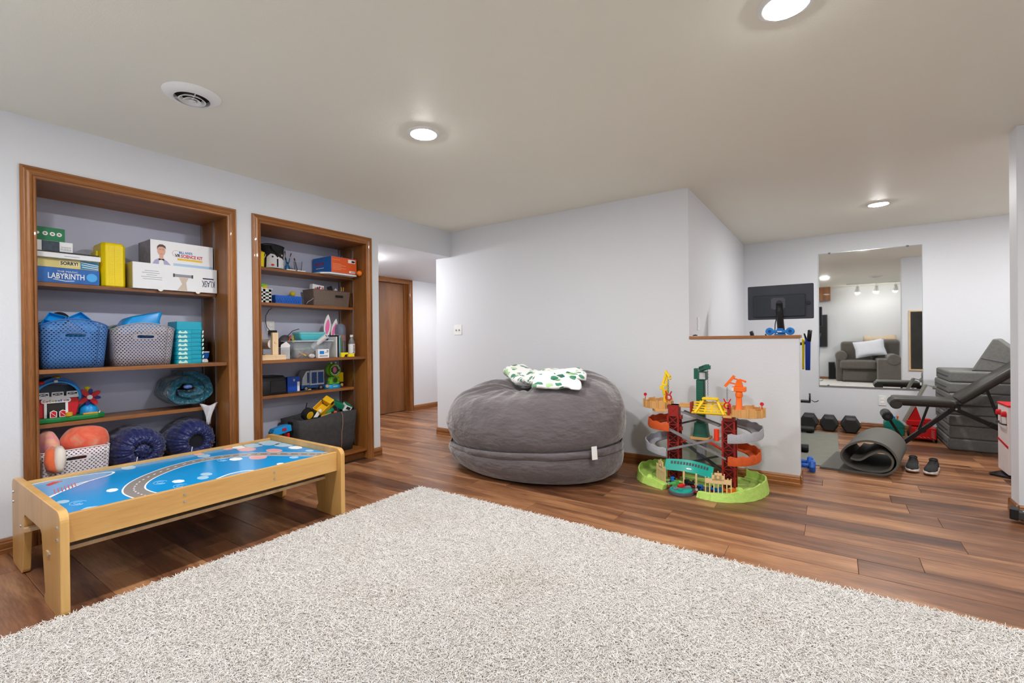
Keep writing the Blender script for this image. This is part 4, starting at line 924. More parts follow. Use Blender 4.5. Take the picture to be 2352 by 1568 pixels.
BT = mat('woven_blue', (30, 100, 196), .45, var=.1, bump=.6, bs=70, bdist=.004)
part('tray', MB().loft([[(2.245+a, 3.995+b_, zb2+q) for a, b_ in rrect(-wx, wx, -wy, wy, .008, 2)] for wx, wy, q in ((.118, .066, 0), (.124, .070, .072), (.120, .066, .072), (.114, .062, .004))]), BT, t, smooth=True)
for k in range(20):
    xx = 2.135+k*.0115
    for r_ in range(3): part('weave_strand', MB().bar((xx, 3.9255, zb2+.014+r_*.018), (xx+.010*(1 if (k+r_) % 2 else -1), 3.9255, zb2+.030+r_*.018), .0015, .004, (0, 1, 0)), BT, t)
single('toy_ball', MB().sph((2.355, 4.06, zb2+.105), .025), mat('ball_yellow', (214, 186, 30), .5), 'yellow ball behind the blue woven tray', 'ball', smooth=True)
single('toy_block', MB().box(2.330, 2.380, 4.04, 4.08, zb2+.001, zb2+.079), mat('toy_purple_box', (70, 56, 92), .5), 'dark purple block under the yellow ball', 'toy block', bev=.003)
t = thing('storage_basket', 'brown woven plastic basket with a hand hole on the second craft shelf', 'basket', (2.665, 3.99, zb2))
BR = mat('basket_brown', (112, 96, 86), .5, var=.15, vs=60, bump=.8, bs=110, bdist=.004)
part('basket', MB().loft([[(2.665+a, 3.995+b_, zb2+q) for a, b_ in rrect(-wx, wx, -wy, wy, .014, 3)] for wx, wy, q in ((.186, .080, 0), (.200, .092, .148), (.196, .088, .148), (.182, .076, .004))]), BR, t, smooth=True)
part('rim', MB().tube([(2.665+a, 3.995+b_, zb2+.149) for a, b_ in (lambda q: q+[q[0]])(rrect(-.199, .199, -.091, .091, .014, 3))], .004, 6), BR, t, smooth='all')
part('hand_hole', MB().prism(rrect(2.690, 2.780, zb2+.085, zb2+.110, .012), 3.9035, 3.9085, 'Y'), mat('hole_dark', (28, 20, 18), .8), t)
part('hand_hole_rim', MB().ring(rrect(2.684, 2.786, zb2+.080, zb2+.115, .016), rrect(2.690, 2.780, zb2+.085, zb2+.110, .012), 3.9018, 3.909, 'Y'), BR, t)
t = thing('snack_box', 'small white box with colourful print in the brown basket', 'box', (2.545, 4.0, zb2+.10))
part('carton', MB().obox((2.560, 4.0, zb2+.165), (.115, .05, .07), (0, 6, 0)), CARD, t, bev=.001)
for k, c_ in enumerate(((224, 120, 20), (40, 60, 140), (190, 30, 40))): part('printed_patch', MB().obox((2.528+k*.022, 3.9745, zb2+.160+.006*k), (.016, .001, .03), (0, 25, 0)), mat('patch_%d' % k, c_, .5, var=0), t)
ftext('B', t, 2.596, zb2+.158, .018, .024, 3.9748, RED, .03)
single('clear_bottle', MB().lathe([(.026, 0), (.028, .004), (.028, .06), (.012, .085), (.011, .10), (.002, .101)], 20, (2.625, 4.04, zb2+.10)), mat('milky_plastic', (226, 228, 232), .2, trans=.5), 'small clear squeeze bottle in the brown basket', 'bottle', smooth=True)
single('phone', MB().obox((2.70, 3.99, zb2+.155), (.055, .012, .09), (0, -18, 0)), BLACK, 'black flat gadget tilted in the brown basket', 'gadget', bev=.005)
single('paper_scrap', MB().obox((2.755, 3.99, zb2+.150), (.05, .003, .05), (10, 40, 20)), CARD, 'white crumpled paper in the brown basket', 'paper')
for k in range(2):
    xx = 2.815+k*.016; t = thing('pencil', ('yellow pencil standing in the brown basket, left one', 'yellow pencil standing in the brown basket, right one')[k], 'pencil', (xx, 3.98, zb2+.08), group='pencils in the brown basket')
    part('shaft', MB().cyl((xx, 3.98, zb2+.08), (xx+.008*k+.001, 3.985, zb2+.195), .0035, n=6), mat('pencil_yellow', (236, 190, 70), .5), t); part('eraser', MB().cyl((xx+.008*k+.001, 3.985, zb2+.195), (xx+.009*k+.001, 3.9852, zb2+.203), .0035, n=8), mat('eraser_pink', (220, 150, 140), .7), t)
t = thing('wire_handle', 'grey wire handle tool leaning on the brown basket', 'tool', (2.44, 3.93, zb2))
part('wire', MB().tube([(2.395, 3.905, zb2+.006), (2.412, 3.905, zb2+.03), (2.445, 3.899, zb2+.05), (2.462, 3.895, zb2+.068)], .0025, 6), mat('wire_grey', (160, 160, 164), .4), t, smooth='all'); part('tip', MB().sph((2.464, 3.894, zb2+.072), .006, 8, 6), mat('tool_blue', (20, 60, 120), .4), t, smooth=True)
# cable and charger on the niche back
t = thing('power_cable', 'thin black cable looping down the back of the niche to a charger', 'cable', (2.16, 4.11, zc2+.28))
part('cable', MB().tube([(2.195, 4.118, zb2-.030), (2.165, 4.112, zb2-.05), (2.135, 4.108, zb2-.10), (2.130, 4.104, zb2-.16), (2.142, 4.100, zb2-.205), (2.165, 4.092, zb2-.235)], .0028, 7), BLACK, t, smooth='all')
part('charger', MB().box(2.160, 2.215, 4.070, 4.1215, zb2-.262, zb2-.228), BLACK, t, bev=.004)
plate('wall_outlet', 'white outlet plate with a round socket inside the second bookcase', 'outlet', (2.185, BY, zb2-.20), (0, -1, 0), 'outlet')
# -- third shelf: paper roll stand
PINE = wood('pine', (206, 166, 118), (240, 212, 172), 'Z', 10, .55); PINEX = wood('pine_x', (206, 166, 118), (240, 212, 172), 'X', 10, .55)
t = thing('paper_roll_stand', 'light pine paper roll stand at the left of the third craft shelf', 'paper roll stand', (1.97, 3.80, zc2))
for yy, nm in ((3.715, 1), (3.955, 2)):
    part('foot', MB().box(1.900, 2.095, yy, yy+.034, zc2, zc2+.042), PINEX, t, bev=.002)
    up = part('upright', MB().box(1.985, 2.033, yy+.003, yy+.031, zc2+.042, zc2+.222), PINE, t, bev=.002)
    if nm == 1:
        part('dowel_end', MB().cyl((2.009, yy+.004, zc2+.145), (2.009, yy-.004, zc2+.145), .010, n=14), PINE, up, smooth=True)
        for zz_ in (.012, .030): part('screw', MB().cyl((2.009, yy+.001, zc2+zz_), (2.009, yy-.0008, zc2+zz_), .003, n=8), STEEL, up)
part('crossbar', MB().box(1.905, 1.925, 3.749, 3.955, zc2+.006, zc2+.036), PINEX, t, bev=.002)
part('dowel', MB().cyl((2.009, 3.746, zc2+.145), (2.009, 3.958, zc2+.145), .009, n=12), PINE, t, smooth=True)
single('paper_roll', MB().lathe([(.016, 0), (.042, 0), (.042, .185), (.016, .185), (.016, 0)], 28, (0, 0, 0), caps=False).moved(), mat('kraft_white', (232, 222, 214), .8), 'roll of white paper on the pine stand', 'paper roll', smooth=True)
pr = bpy.data.objects['paper_roll']; pr.rotation_euler = (R(-90), 0, 0); pr.location = (2.0085, 3.758, zc2+.1295)
t = thing('crumpled_carton', 'small grey printed carton with an open top beside the clear bin', 'box', (2.145, 3.86, zc2))
part('carton', MB().box(2.105, 2.185, 3.815, 3.905, zc2, zc2+.100), CARDG, t, bev=.002)
part('flap', MB().prism([(2.105, zc2+.100), (2.185, zc2+.100), (2.19, zc2+.118), (2.155, zc2+.148), (2.11, zc2+.122)], 3.818, 3.820, 'Y'), CARD, t)
for k in range(5): panel(t, 'printed_line', 2.113, 2.165+.003*k, zc2+.03+k*.011, zc2+.033+k*.011, 3.815, GRY)
# clear bin and its contents
t = thing('clear_bin', 'clear plastic bin full of craft supplies on the third shelf', 'bin', (2.405, 3.90, zc2))
CLR = mat('bin_clear', (214, 222, 230), .12, var=0, trans=.0); 
m_, N_, L_, b_ = newmat('bin_film'); tr_ = N_.new('ShaderNodeBsdfTransparent'); mx_ = N_.new('ShaderNodeMixShader'); mx_.inputs[0].default_value = .78; b_.inputs['Base Color'].default_value = lin((206, 214, 222)); b_.inputs['Roughness'].default_value = .12
L_.new(b_.outputs[0], mx_.inputs[1]); L_.new(tr_.outputs[0], mx_.inputs[2]); L_.new(mx_.outputs[0], N_['Material Output'].inputs['Surface']); FILM = m_
part('shell', MB().loft([[(2.405+a, 3.90+c_, zc2+q) for a, c_ in rrect(-wx, wx, -wy, wy, .025, 3)] for wx, wy, q in ((.165, .085, 0), (.185, .100, .150))], caps=False), FILM, t, smooth=True, thick=.002)
part('rim', MB().loft([[(2.405+a, 3.90+c_, zc2+q) for a, c_ in rrect(-wx, wx, -wy, wy, .026, 3)] for wx, wy, q in ((.185, .100, .146), (.200, .113, .148), (.200, .113, .156), (.185, .100, .156))], caps=False), mat('rim_milky', (206, 212, 222), .2), t, smooth=True)
part('bottom', MB().box(2.245, 2.565, 3.82, 3.98, zc2+.0005, zc2+.003), FILM, t)
random.seed(3)
names = ('orange craft stick lying in the clear bin', 'yellow craft stick in the clear bin', 'brown wooden stick at the bottom of the clear bin', 'red marker in the clear bin', 'green marker in the clear bin', 'pink crayon in the clear bin', 'blue crayon in the clear bin', 'dark orange stick near the front of the clear bin', 'light wooden stick in the clear bin', 'purple crayon in the clear bin')
cl_ = ((226, 130, 40), (230, 190, 60), (140, 90, 50), (200, 50, 50), (70, 150, 60), (220, 90, 150), (40, 70, 170), (200, 100, 40), (220, 180, 130), (110, 50, 140))
for k in range(10):
    a = random.uniform(0, PI); c_ = Vector((2.29+.022*k+random.uniform(-.01, .01), 3.845+random.uniform(-.02, .03), zc2+.012+.010*(k % 5)))
    d_ = Vector((math.cos(a), math.sin(a)*.5, random.uniform(-.05, .45)))*.055
    c_.z += abs(d_.z)
    single('craft_stick', MB().bar(c_-d_, c_+d_, .013, .009), mat('craft_%d' % k, cl_[k], .5), names[k], 'craft stick', bev=.001, group='craft sticks in the clear bin')
single('craft_paper', MB().box(2.28, 2.52, 3.915, 3.97, zc2+.004, zc2+.085), mat('paper_grey', (150, 160, 156), .7, var=.6, vs=22), 'heap of grey paper at the back of the clear bin', 'paper', bev=.01)
t = thing('food_container', 'teal plastic food container lying on the clear bin', 'container', (2.44, 3.96, zc2+.158))
part('tub', MB().loft([[(2.45+a, 3.955+c_, zc2+q) for a, c_ in rrect(-wx, wx, -wy, wy, .02, 3)] for wx, wy, q in ((.105, .055, .158), (.125, .065, .185), (.128, .066, .215))]), mat('tub_teal', (92, 204, 216), .3), t, smooth=True)
part('lid', MB().loft([[(2.45+a, 3.955+c_, zc2+q) for a, c_ in rrect(-wx, wx, -wy, wy, .02, 3)] for wx, wy, q in ((.132, .070, .215), (.132, .070, .230), (.12, .06, .236))]), mat('tub_lid', (120, 200, 208), .3), t, smooth=True)
t = thing('cardboard_tube', 'white cardboard tube leaning out of the clear bin', 'tube', (2.47, 3.80, zc2+.10))
p_, q_ = Vector((2.425, 3.86, zc2+.100)), Vector((2.482, 3.735, zc2+.195)); 
d_ = (q_-p_).normalized(); a_ = d_.orthogonal().normalized(); b2 = d_.cross(a_)
part('tube', MB().loft([[e_+(a_*math.cos(2*PI*i/24)+b2*math.sin(2*PI*i/24))*r_ for i in range(24)] for e_, r_ in ((p_, .022), (q_, .022), (q_, .016), (p_, .016))], loop=True, caps=False), CARD, t, smooth=True)
part('inner_lining', MB().loft([[e_+(a_*math.cos(2*PI*i/24)+b2*math.sin(2*PI*i/24))*.0155 for i in range(24)] for e_ in (p_, q_-d_*.002)], caps=False), mat('kraft_tube', (206, 170, 140), .8), t, smooth=True)
t = thing('medicine_box', 'small white box with a blue square in front of the clear bin', 'box', (2.45, 3.765, zc2))
part('carton', MB().box(2.405, 2.515, 3.748, 3.786, zc2, zc2+.078), CARD, t, bev=.001); panel(t, 'printed_square', 2.420, 2.464, zc2+.034, zc2+.062, 3.748, mat('print_azure', (0, 128, 216), .4, var=0)); panel(t, 'printed_line', 2.47, 2.505, zc2+.045, zc2+.05, 3.748, GRY); panel(t, 'printed_code', 2.490, 2.508, zc2+.052, zc2+.070, 3.748, GRY); panel(t, 'printed_line', 2.42, 2.50, zc2+.012, zc2+.022, 3.748, GRY)
single('crumpled_wrapper', MB().sph((2.355, 3.765, zc2+.020), (.030, .018, .020), 10, 7), mat('wrapper', (220, 206, 204), .6, var=.4, vs=40), 'crumpled white and orange wrapper in front of the clear bin', 'wrapper')
t = thing('mesh_toy', 'dark mesh sack with yellow and orange pieces behind the clear bin', 'toy', (2.265, 4.04, zc2))
part('sack', MB().sph((2.275, 4.05, zc2+.105), (.075, .045, .104), 16, 12), mat('mesh_dark', (78, 74, 80), .7, var=.3, vs=40), t, smooth=True)
part('yellow_grid', MB().ring([(2.310, zc2+.14), (2.335, zc2+.14), (2.345, zc2+.225), (2.325, zc2+.225)], [(2.317, zc2+.147), (2.330, zc2+.147), (2.337, zc2+.218), (2.328, zc2+.218)], 3.995, 4.003, 'Y'), mat('grid_yellow', (230, 206, 30), .5), t)
part('orange_piece', MB().obox((2.285, 4.0, zc2+.165), (.012, .008, .08), (0, 25, 0)), mat('piece_orange', (200, 90, 40), .5), t)
part('stem', MB().tube([(2.30, 4.05, zc2+.20), (2.345, 4.05, zc2+.245), (2.41, 4.05, zc2+.265)], .003, 6), BLACK, t, smooth='all')
# bunny ears
t = thing('bunny_ears', 'white and pink paper bunny ears standing behind the clear bin', 'bunny ears', (2.665, 3.955, zc2))
PINK = mat('ear_pink', (240, 120, 178), .8, var=.04)
for xc, zl, hh, w_, ln in ((2.630, zc2+.17, .235, .036, .010), (2.700, zc2+.16, .205, .032, .022)):
    lf = lambda s_: [(xc+ln*(f-.3)*2+sd*w_*s_*math.sin(PI*min(1, f*.97+.03))**.75*(1 if f < .93 else .6), zl+hh*(.5+(f-.5)*s_)) for sd, fs in ((-1, [i/10 for i in range(11)]), (1, [1-i/10 for i in range(11)])) for f in fs]
    e_ = part('ear', MB().prism(lf(1), 3.948, 3.954, 'Y'), WHITE, t); part('inner_ear', MB().prism(lf(.62), 3.9465, 3.9480, 'Y'), PINK, e_)
part('band', MB().box(2.60, 2.73, 3.955, 3.962, zc2+.004, zc2+.235), mat('band_brown', (132, 80, 50), .8), t)
part('blue_card', MB().box(2.62, 2.70, 3.935, 3.939, zc2+.003, zc2+.205), mat('card_blue', (14, 80, 176), .5), t)
for k, (xa, w_, h_, c_, lb) in enumerate(((2.628, .012, .19, (232, 230, 226), 'white thin book standing right of the clear bin'), (2.646, .012, .205, (40, 40, 44), 'black thin book standing right of the clear bin'), (2.662, .012, .20, (130, 190, 206), 'pale blue thin book standing right of the clear bin'), (2.680, .010, .18, (90, 120, 70), 'green thin book standing right of the clear bin'))):
    t = thing('notebook', lb, 'book', (xa, 3.86, zc2), group='thin books on the craft shelf'); mm_ = mat('book_%d' % k, c_, .5)
    part('cover', MB().box(xa-w_/2, xa-w_/2+.0015, 3.80, 3.92, zc2, zc2+h_).box(xa+w_/2-.0015, xa+w_/2, 3.80, 3.92, zc2, zc2+h_).box(xa-w_/2, xa+w_/2, 3.7985, 3.80, zc2, zc2+h_), mm_, t); part('pages', MB().box(xa-w_/2+.0016, xa+w_/2-.0016, 3.801, 3.918, zc2+.002, zc2+h_-.003), CARD, t)
t = thing('marker_tube', 'tall clear tube with pencils and patterned top at the right of the craft shelf', 'tube', (2.762, 3.925, zc2))
part('tube', MB().lathe([(.052, 0), (.054, .004), (.054, .27), (.046, .30), (.025, .318), (.002, .322)], 28, (2.762, 3.935, zc2)), FILM, t, smooth=True)
part('patterned_wrap', MB().lathe([(.050, .215), (.050, .27), (.044, .296), (.024, .312)], 28, (2.762, 3.935, zc2), caps=False), mat('wrap_print', (36, 44, 92), .4, var=.9, vs=60), t, smooth=True)
part('label_band', MB().lathe([(.0515, .15), (.0515, .205)], 28, (2.762, 3.935, zc2), caps=False), mat('band_print', (150, 60, 64), .5, var=.6, vs=50), t, smooth=True)
for k in range(6):
    xx = 2.735+k*.011; single('pencil', MB().cyl((xx, 3.905+.01*(k % 3), zc2+.004), (xx+.002, 3.91+.01*(k % 3), zc2+.13+.01*(k % 2)), .004, n=6), mat('tube_pencil_%d' % k, ((90, 150, 190), (70, 110, 60), (190, 120, 70), (60, 40, 40), (150, 60, 60), (210, 200, 190))[k], .5), ('light blue', 'green', 'tan', 'dark brown', 'dull red', 'cream')[k]+' pencil standing in the clear tube', 'pencil', group='pencils in the clear tube')
t = thing('drink_bottle', 'clear water bottle with a white label reading hint', 'bottle', (2.800, 3.812, zc2))
part('bottle', MB().lathe([(.028, 0), (.031, .004), (.031, .130), (.026, .150), (.014, .172), (.013, .186)], 28, (2.800, 3.812, zc2)), FILM, t, smooth=True)
part('water', MB().lathe([(.028, .003), (.0295, .006), (.0295, .129), (.024, .149), (.02, .155)], 24, (2.800, 3.812, zc2)), mat('berry_water', (120, 90, 92), .15, trans=.6), t, smooth=True)
part('label_sleeve', MB().lathe([(.0318, .030), (.0318, .120)], 32, (2.800, 3.812, zc2), caps=False), WHITE, t, smooth=True)
part('cap', MB().lathe([(.015, .186), (.0155, .190), (.0155, .206), (.013, .208), (.001, .208)], 20, (2.800, 3.812, zc2)), WHITE, t, smooth=True)
text('hint', t, (2.812, 3.7795, zc2+.036), (0, 0, 1), (-1, 0, 0), .076, .024, INK, bold=.01, depth=.0008)
part('red_panel', MB().obox((2.824, 3.7895, zc2+.075), (.007, .0015, .088), (0, 0, 48)), RED, t)
t = thing('yellow_toy_block', 'yellow plastic toy bracket lying at the front right of the craft shelf', 'toy', (2.70, 3.74, zc2))
part('arch', MB().prism([(2.625, zc2), (2.625, zc2+.042), (2.700, zc2+.042), (2.700, zc2+.026), (2.665, zc2+.022), (2.655, zc2)], 3.725, 3.745, 'Y'), YP, t, bev=.002); part('block', MB().box(2.700, 2.765, 3.722, 3.748, zc2, zc2+.030), YP, t, bev=.003)
# -- fourth shelf
t = thing('printer', 'small black printer with a rounded front at the left of the fourth shelf', 'printer', (2.075, 3.99, zd2))
part('case', MB().loft([[(2.085+a, 3.995+c_, zd2+q) for a, c_ in rrect(-wx, wx, -wy, wy, .02, 3)] for wx, wy, q in ((.112, .100, 0), (.115, .103, .015), (.112, .100, .135), (.104, .092, .152))]), BLACK, t, smooth=True)
part('front_panel', MB().box(2.055, 2.185, 3.888, 3.893, zd2+.018, zd2+.120), mat('panel_black', (34, 34, 36), .25), t, bev=.004); part('top_cover', MB().box(1.985, 2.18, 3.91, 4.085, zd2+.152, zd2+.160), BLACK, t, bev=.003)
single('printer_tray', MB().box(2.205, 2.46, 3.885, 3.93, zd2, zd2+.010), mat('dark_grey', (56, 58, 66), .5), 'dark grey flat tray along the front of the fourth shelf', 'tray', bev=.002)
t = thing('toy_box', 'blue toy box with a small badge beside the printer', 'box', (2.305, 4.0, zd2))
part('carton', MB().box(2.245, 2.36, 3.965, 4.03, zd2, zd2+.135), mat('police_blue', (22, 78, 190), .35, var=.08), t, bev=.002); part('badge', MB().prism([(2.295, zd2+.115), (2.315, zd2+.115), (2.313, zd2+.100), (2.305, zd2+.092), (2.297, zd2+.100)], 3.9645, 3.9635, 'Y'), STEEL, t); panel(t, 'white_stripe', 2.335, 2.357, zd2+.005, zd2+.09, 3.965, WH)
def wheel(par, c, r, w_, m=BLACK, hubm=None, n=20, axis=(0, 1, 0)):
    c, ax = Vector(c), Vector(axis).normalized(); o = part('wheel', MB().cyl(c-ax*w_/2, c+ax*w_/2, r, n=n), mat('tyre', (24, 24, 26), .8, var=.15), par, bev=.003)
    part('hub', MB().cyl(c-ax*(w_/2+.001), c-ax*(w_/2-.002), r*.55, n=n), hubm or STEEL, o); return o
SILV = mat('silver_plastic', (176, 180, 188), .3, metal=.4); DBL = mat('cargo_blue', (20, 66, 128), .4)
t = thing('toy_truck', 'silver and blue toy armoured truck with square windows', 'toy truck', (2.48, 4.0, zd2), rz=R(0))
part('chassis', MB().box(2.375, 2.61, 3.965, 4.07, zd2+.020, zd2+.050), DBL, t, bev=.003)
part('cargo_box', MB().box(2.455, 2.60, 3.955, 4.075, zd2+.046, zd2+.185), SILV, t, bev=.004)
part('cab', MB().prism([(2.378, zd2+.05), (2.455, zd2+.05), (2.455, zd2+.180), (2.425, zd2+.180), (2.385, zd2+.115)], 3.962, 4.068, 'Y'), SILV, t, bev=.003)
for xa, xb, z0, z1 in ((2.470, 2.520, .062, .165), (2.535, 2.588, .062, .165), (2.430, 2.448, .07, .165)): part('window', MB().box(xa, xb, 3.951 if xa > 2.45 else 3.958, 3.9555 if xa > 2.45 else 3.9625, zd2+z0, zd2+z1), DBL, t, bev=.001)
for xx in (2.415, 2.565): wheel(t, (xx, 3.965, zd2+.022), .022, .018)
part('door_handle', MB().tube([(2.475, 3.950, zd2+.10), (2.490, 3.946, zd2+.115), (2.515, 3.946, zd2+.115)], .002, 6), STEEL, t)
t = thing('dinosaur_toy', 'green toy dinosaur with a wide open mouth on a bright blue base', 'toy', (2.685, 3.94, zd2))
DG = mat('dino_green', (112, 178, 42), .45); 
part('base', MB().lathe([(.082, 0), (.085, .008), (.080, .030), (.060, .044), (.02, .046)], 32, (2.685, 3.955, zd2), 1, .55), mat('dino_base', (16, 146, 208), .35), t, smooth=True)
for s_ in (-1, 1): part('base_bolt', MB().cyl((2.685+s_*.078, 3.925, zd2+.028), (2.685+s_*.082, 3.915, zd2+.028), .014, n=14), mat('bolt_tan', (206, 160, 110), .5), t)
part('body', MB().lathe([(.050, .040), (.056, .065), (.048, .095), (.036, .112)], 24, (2.685, 3.955, zd2), 1, .75), DG, t, smooth=True)
for s_ in (-1, 1): part('arm', MB().sph((2.685+s_*.050, 3.935, zd2+.085), (.013, .014, .022), 12, 8), DG, t, smooth=True); part('foot', MB().sph((2.685+s_*.036, 3.925, zd2+.050), (.020, .016, .012), 12, 8), DG, t, smooth=True)
part('belly_screen', MB().prism(circ(2.685, zd2+.080, .026, 22), 3.910, 3.916, 'Y'), mat('dino_dark', (34, 64, 20), .3), t); part('belly_rim', MB().ring(circ(2.685, zd2+.080, .030, 22), circ(2.685, zd2+.080, .026, 22), 3.908, 3.918, 'Y'), DG, t)
part('head', MB().sph((2.685, 3.960, zd2+.180), (.068, .046, .070), 24, 16), DG, t, smooth=True)
part('mouth', MB().prism(circ(2.685, zd2+.175, .048, 28, 1.0), 3.912, 3.922, 'Y'), mat('mouth_dark', (40, 76, 18), .5), t); part('lips', MB().ring(circ(2.685, zd2+.175, .057, 28, 1.0), circ(2.685, zd2+.175, .048, 28, 1.0), 3.908, 3.930, 'Y'), DG, t)
part('tongue', MB().prism(circ(2.682, zd2+.178, .019, 18, 1.5), 3.9095, 3.912, 'Y'), mat('tongue_pink', (206, 104, 140), .5), t)
for k in range(16):
    a = R(20+k*20+(10 if k > 7 else 0)); 
    if k in (7, 8): continue
    part('tooth', MB().cyl((2.685+.049*math.cos(a), 3.911, zd2+.175+.049*math.sin(a)), (2.685+.037*math.cos(a), 3.910, zd2+.175+.037*math.sin(a)), .006, .001, 8), TWH, t)
for s_ in (-1, 1): part('eye', MB().sph((2.685+s_*.024, 3.935, zd2+.243), .010, 10, 8), TWH, t, smooth=True)
part('base_mark', MB().obox((2.685, 3.9075, zd2+.020), (.05, .0012, .012)), mat('mark_pale', (140, 206, 236), .5, var=.4, vs=90), t)
t = thing('yellow_trailer', 'yellow toy trailer box behind the dinosaur toy', 'toy', (2.80, 4.06, zd2))
part('box_body', MB().box(2.765, 2.862, 4.03, 4.10, zd2+.045, zd2+.140), YP, t, bev=.006); part('frame', MB().box(2.768, 2.86, 4.04, 4.09, zd2+.034, zd2+.045), mat('dark_grey', (56, 58, 66), .5), t); 
for xx in (2.785, 2.845): wheel(t, (xx, 4.055, zd2+.0165), .016, .012)
single('yellow_scoop', MB().prism([(2.425, 0), (2.455, 0), (2.45, .016), (2.43, .012)], 3.935, 3.955, 'Y').moved((0, 0, zd2)), YP, 'tiny yellow scoop in front of the toy truck', 'toy')
# -- bottom shelf: felt bin with trucks
t = thing('felt_bin', 'dark grey felt bin with toy trucks on the bottom shelf', 'bin', (2.53, 3.93, ze2))
FELT = mat('felt', (62, 60, 62), .95, var=.22, vs=30, bump=.3, bs=200)
fo = [(2.245, .005), (2.30, 0), (2.60, 0), (2.815, .0)]
def felt_ring(wx, wy, q, sag): 
    return [(2.53+a*wx/.3, 3.925+c_*wy/.18, ze2+q+sag*(.010*math.sin(9*a+3*c_)-.012*abs(c_/.18)*(a/.3 < 0)+.016*math.cos(5*a))) for a, c_ in (lambda b4: [p for i in range(len(b4)) for p in [(b4[i][0]+(b4[(i+1) % len(b4)][0]-b4[i][0])*j/4, b4[i][1]+(b4[(i+1) % len(b4)][1]-b4[i][1])*j/4) for j in range(4)]])(rrect(-.3, .3, -.18, .18, .04, 3))]
part('felt_wall', MB().loft([felt_ring(.265, .135, .0008, 0), felt_ring(.280, .150, .10, 0), felt_ring(.292, .158, .24, .5), felt_ring(.300, .165, .360, 1), felt_ring(.294, .159, .360, 1), felt_ring(.27, .142, .10, 0)]), FELT, t, smooth='all')
part('grip_hole', MB().obox((2.232, 3.90, ze2+.315), (.006, .075, .03), (0, 0, 4)), mat('hole_black', (8, 8, 8), .9), t, bev=.01)
part('seam_cord', MB().tube([(2.642, 3.757, ze2+.372), (2.652, 3.755, ze2+.34), (2.655, 3.757, ze2+.26), (2.648, 3.764, ze2+.18), (2.652, 3.772, ze2+.08), (2.650, 3.784, ze2+.012)], .0032, 7), mat('cord_tan', (160, 124, 104), .8), t, smooth='all')
zz = ze2+.36
single('bin_filler', MB().box(2.29, 2.77, 3.83, 4.02, ze2+.12, zz-.05), mat('filler_dark', (40, 44, 46), .8, var=.3), 'dark grey filler block added inside the felt bin under the toy trucks', 'filler', bev=.02)  # added filler block standing in for the dark jumble inside the bin
from mathutils import Euler
def tilted(parts, loc, rot, par):
    M_ = Euler([R(a) for a in rot]).to_matrix()
    for nm, mb, mm, bv in parts:
        mb.v = [tuple(M_ @ Vector(v)+Vector(loc)) for v in mb.v]; part(nm, mb, mm, par, bev=bv)
DY_ = mat('digger_yellow', (236, 184, 18), .4, var=.05)
t = thing('toy_truck', 'yellow toy dump truck lying tilted in the felt bin', 'toy truck', (2.53, 3.90, zz))
tilted([('dump_bed', MB().box(-.06, .05, -.05, .05, .03, .045).box(-.06, -.052, -.05, .05, .03, .10).box(-.06, .05, -.05, -.043, .03, .10).box(-.06, .05, .043, .05, .03, .10), DY_, .002), ('cab', MB().box(.058, .115, -.045, .045, .025, .105), DY_, .006), ('cab_window', MB().box(.070, .105, -.0465, -.045, .065, .095), BLACK, 0), ('chassis', MB().box(-.07, .12, -.035, .035, .012, .03), mat('dark_grey', (56, 58, 66), .5), .002)]
       + [('wheel', MB().cyl((xx, yy-.010, .008), (xx, yy+.010, .008), .026, n=18), mat('tyre', (24, 24, 26), .8, var=.15), .003) for xx in (-.045, .085) for yy in (-.05, .05)], (2.535, 3.89, zz+.015), (35, -36, 0), t)
t = thing('toy_truck', 'green and white toy recycling truck lying tilted in the felt bin', 'toy truck', (2.67, 3.89, zz))
TG = mat('truck_green', (20, 128, 92), .4)
tilted([('body', MB().box(-.09, .02, -.04, .04, .02, .07), TG, .006), ('cab', MB().box(.03, .10, -.042, .042, .015, .085), TWH, .006), ('cab_trim', MB().box(.03, .10, -.043, .043, .080, .090), TG, .004), ('window', MB().box(.045, .085, -.0435, -.042, .045, .072), mat('glass_dark', (46, 52, 50), .2), 0)]
       + [('wheel', MB().cyl((xx, yy-.009, .006), (xx, yy+.009, .006), .024, n=18), mat('tyre', (24, 24, 26), .8, var=.15), .003) for xx in (-.06, .065) for yy in (-.042, .042)]
       + [('wheel_rim', MB().cyl((xx, -.0525, .006), (xx, -.050, .006), .012, n=14), STEEL, 0) for xx in (-.06, .065)], (2.69, 3.885, zz+.020), (18, 28, -8), t)
t = thing('toy_tractor_wheel', 'big black tyre with a yellow rim at the left of the felt bin', 'toy wheel', (2.37, 3.85, zz-.02))
part('tyre', MB().cyl((2.375, 3.835, zz+.012), (2.365, 3.885, zz+.030), .056, n=28), mat('tyre', (24, 24, 26), .8, var=.15), t, bev=.006); part('rim', MB().cyl((2.3755, 3.832, zz+.011), (2.3745, 3.8365, zz+.0125), .036, n=24), DY_, t, bev=.002)
part('boom', MB().bar((2.375, 3.92, zz+.02), (2.40, 3.92, zz+.115), .006, .006), BLACK, t)
t = thing('toy_robot_arm', 'white plastic toy arm poking out of the felt bin', 'toy', (2.44, 3.84, zz-.01))
part('arm', MB().prism([(2.405, zz-.01), (2.44, zz-.014), (2.485, zz+.035), (2.478, zz+.058), (2.452, zz+.050)], 3.822, 3.834, 'Y'), TWH, t, bev=.003); part('joint', MB().cyl((2.487, 3.820, zz+.010), (2.487, 3.838, zz+.010), .020, n=18), mat('tyre', (24, 24, 26), .8, var=.15), t, bev=.002)
part('yellow_bar', MB().bar((2.47, 3.815, zz-.008), (2.57, 3.815, zz+.012), .008, .010), mat('bar_mustard', (206, 166, 70), .5), t)
t = thing('toy_scoop', 'green toy scoop in the middle of the felt bin', 'toy', (2.56, 3.82, zz))
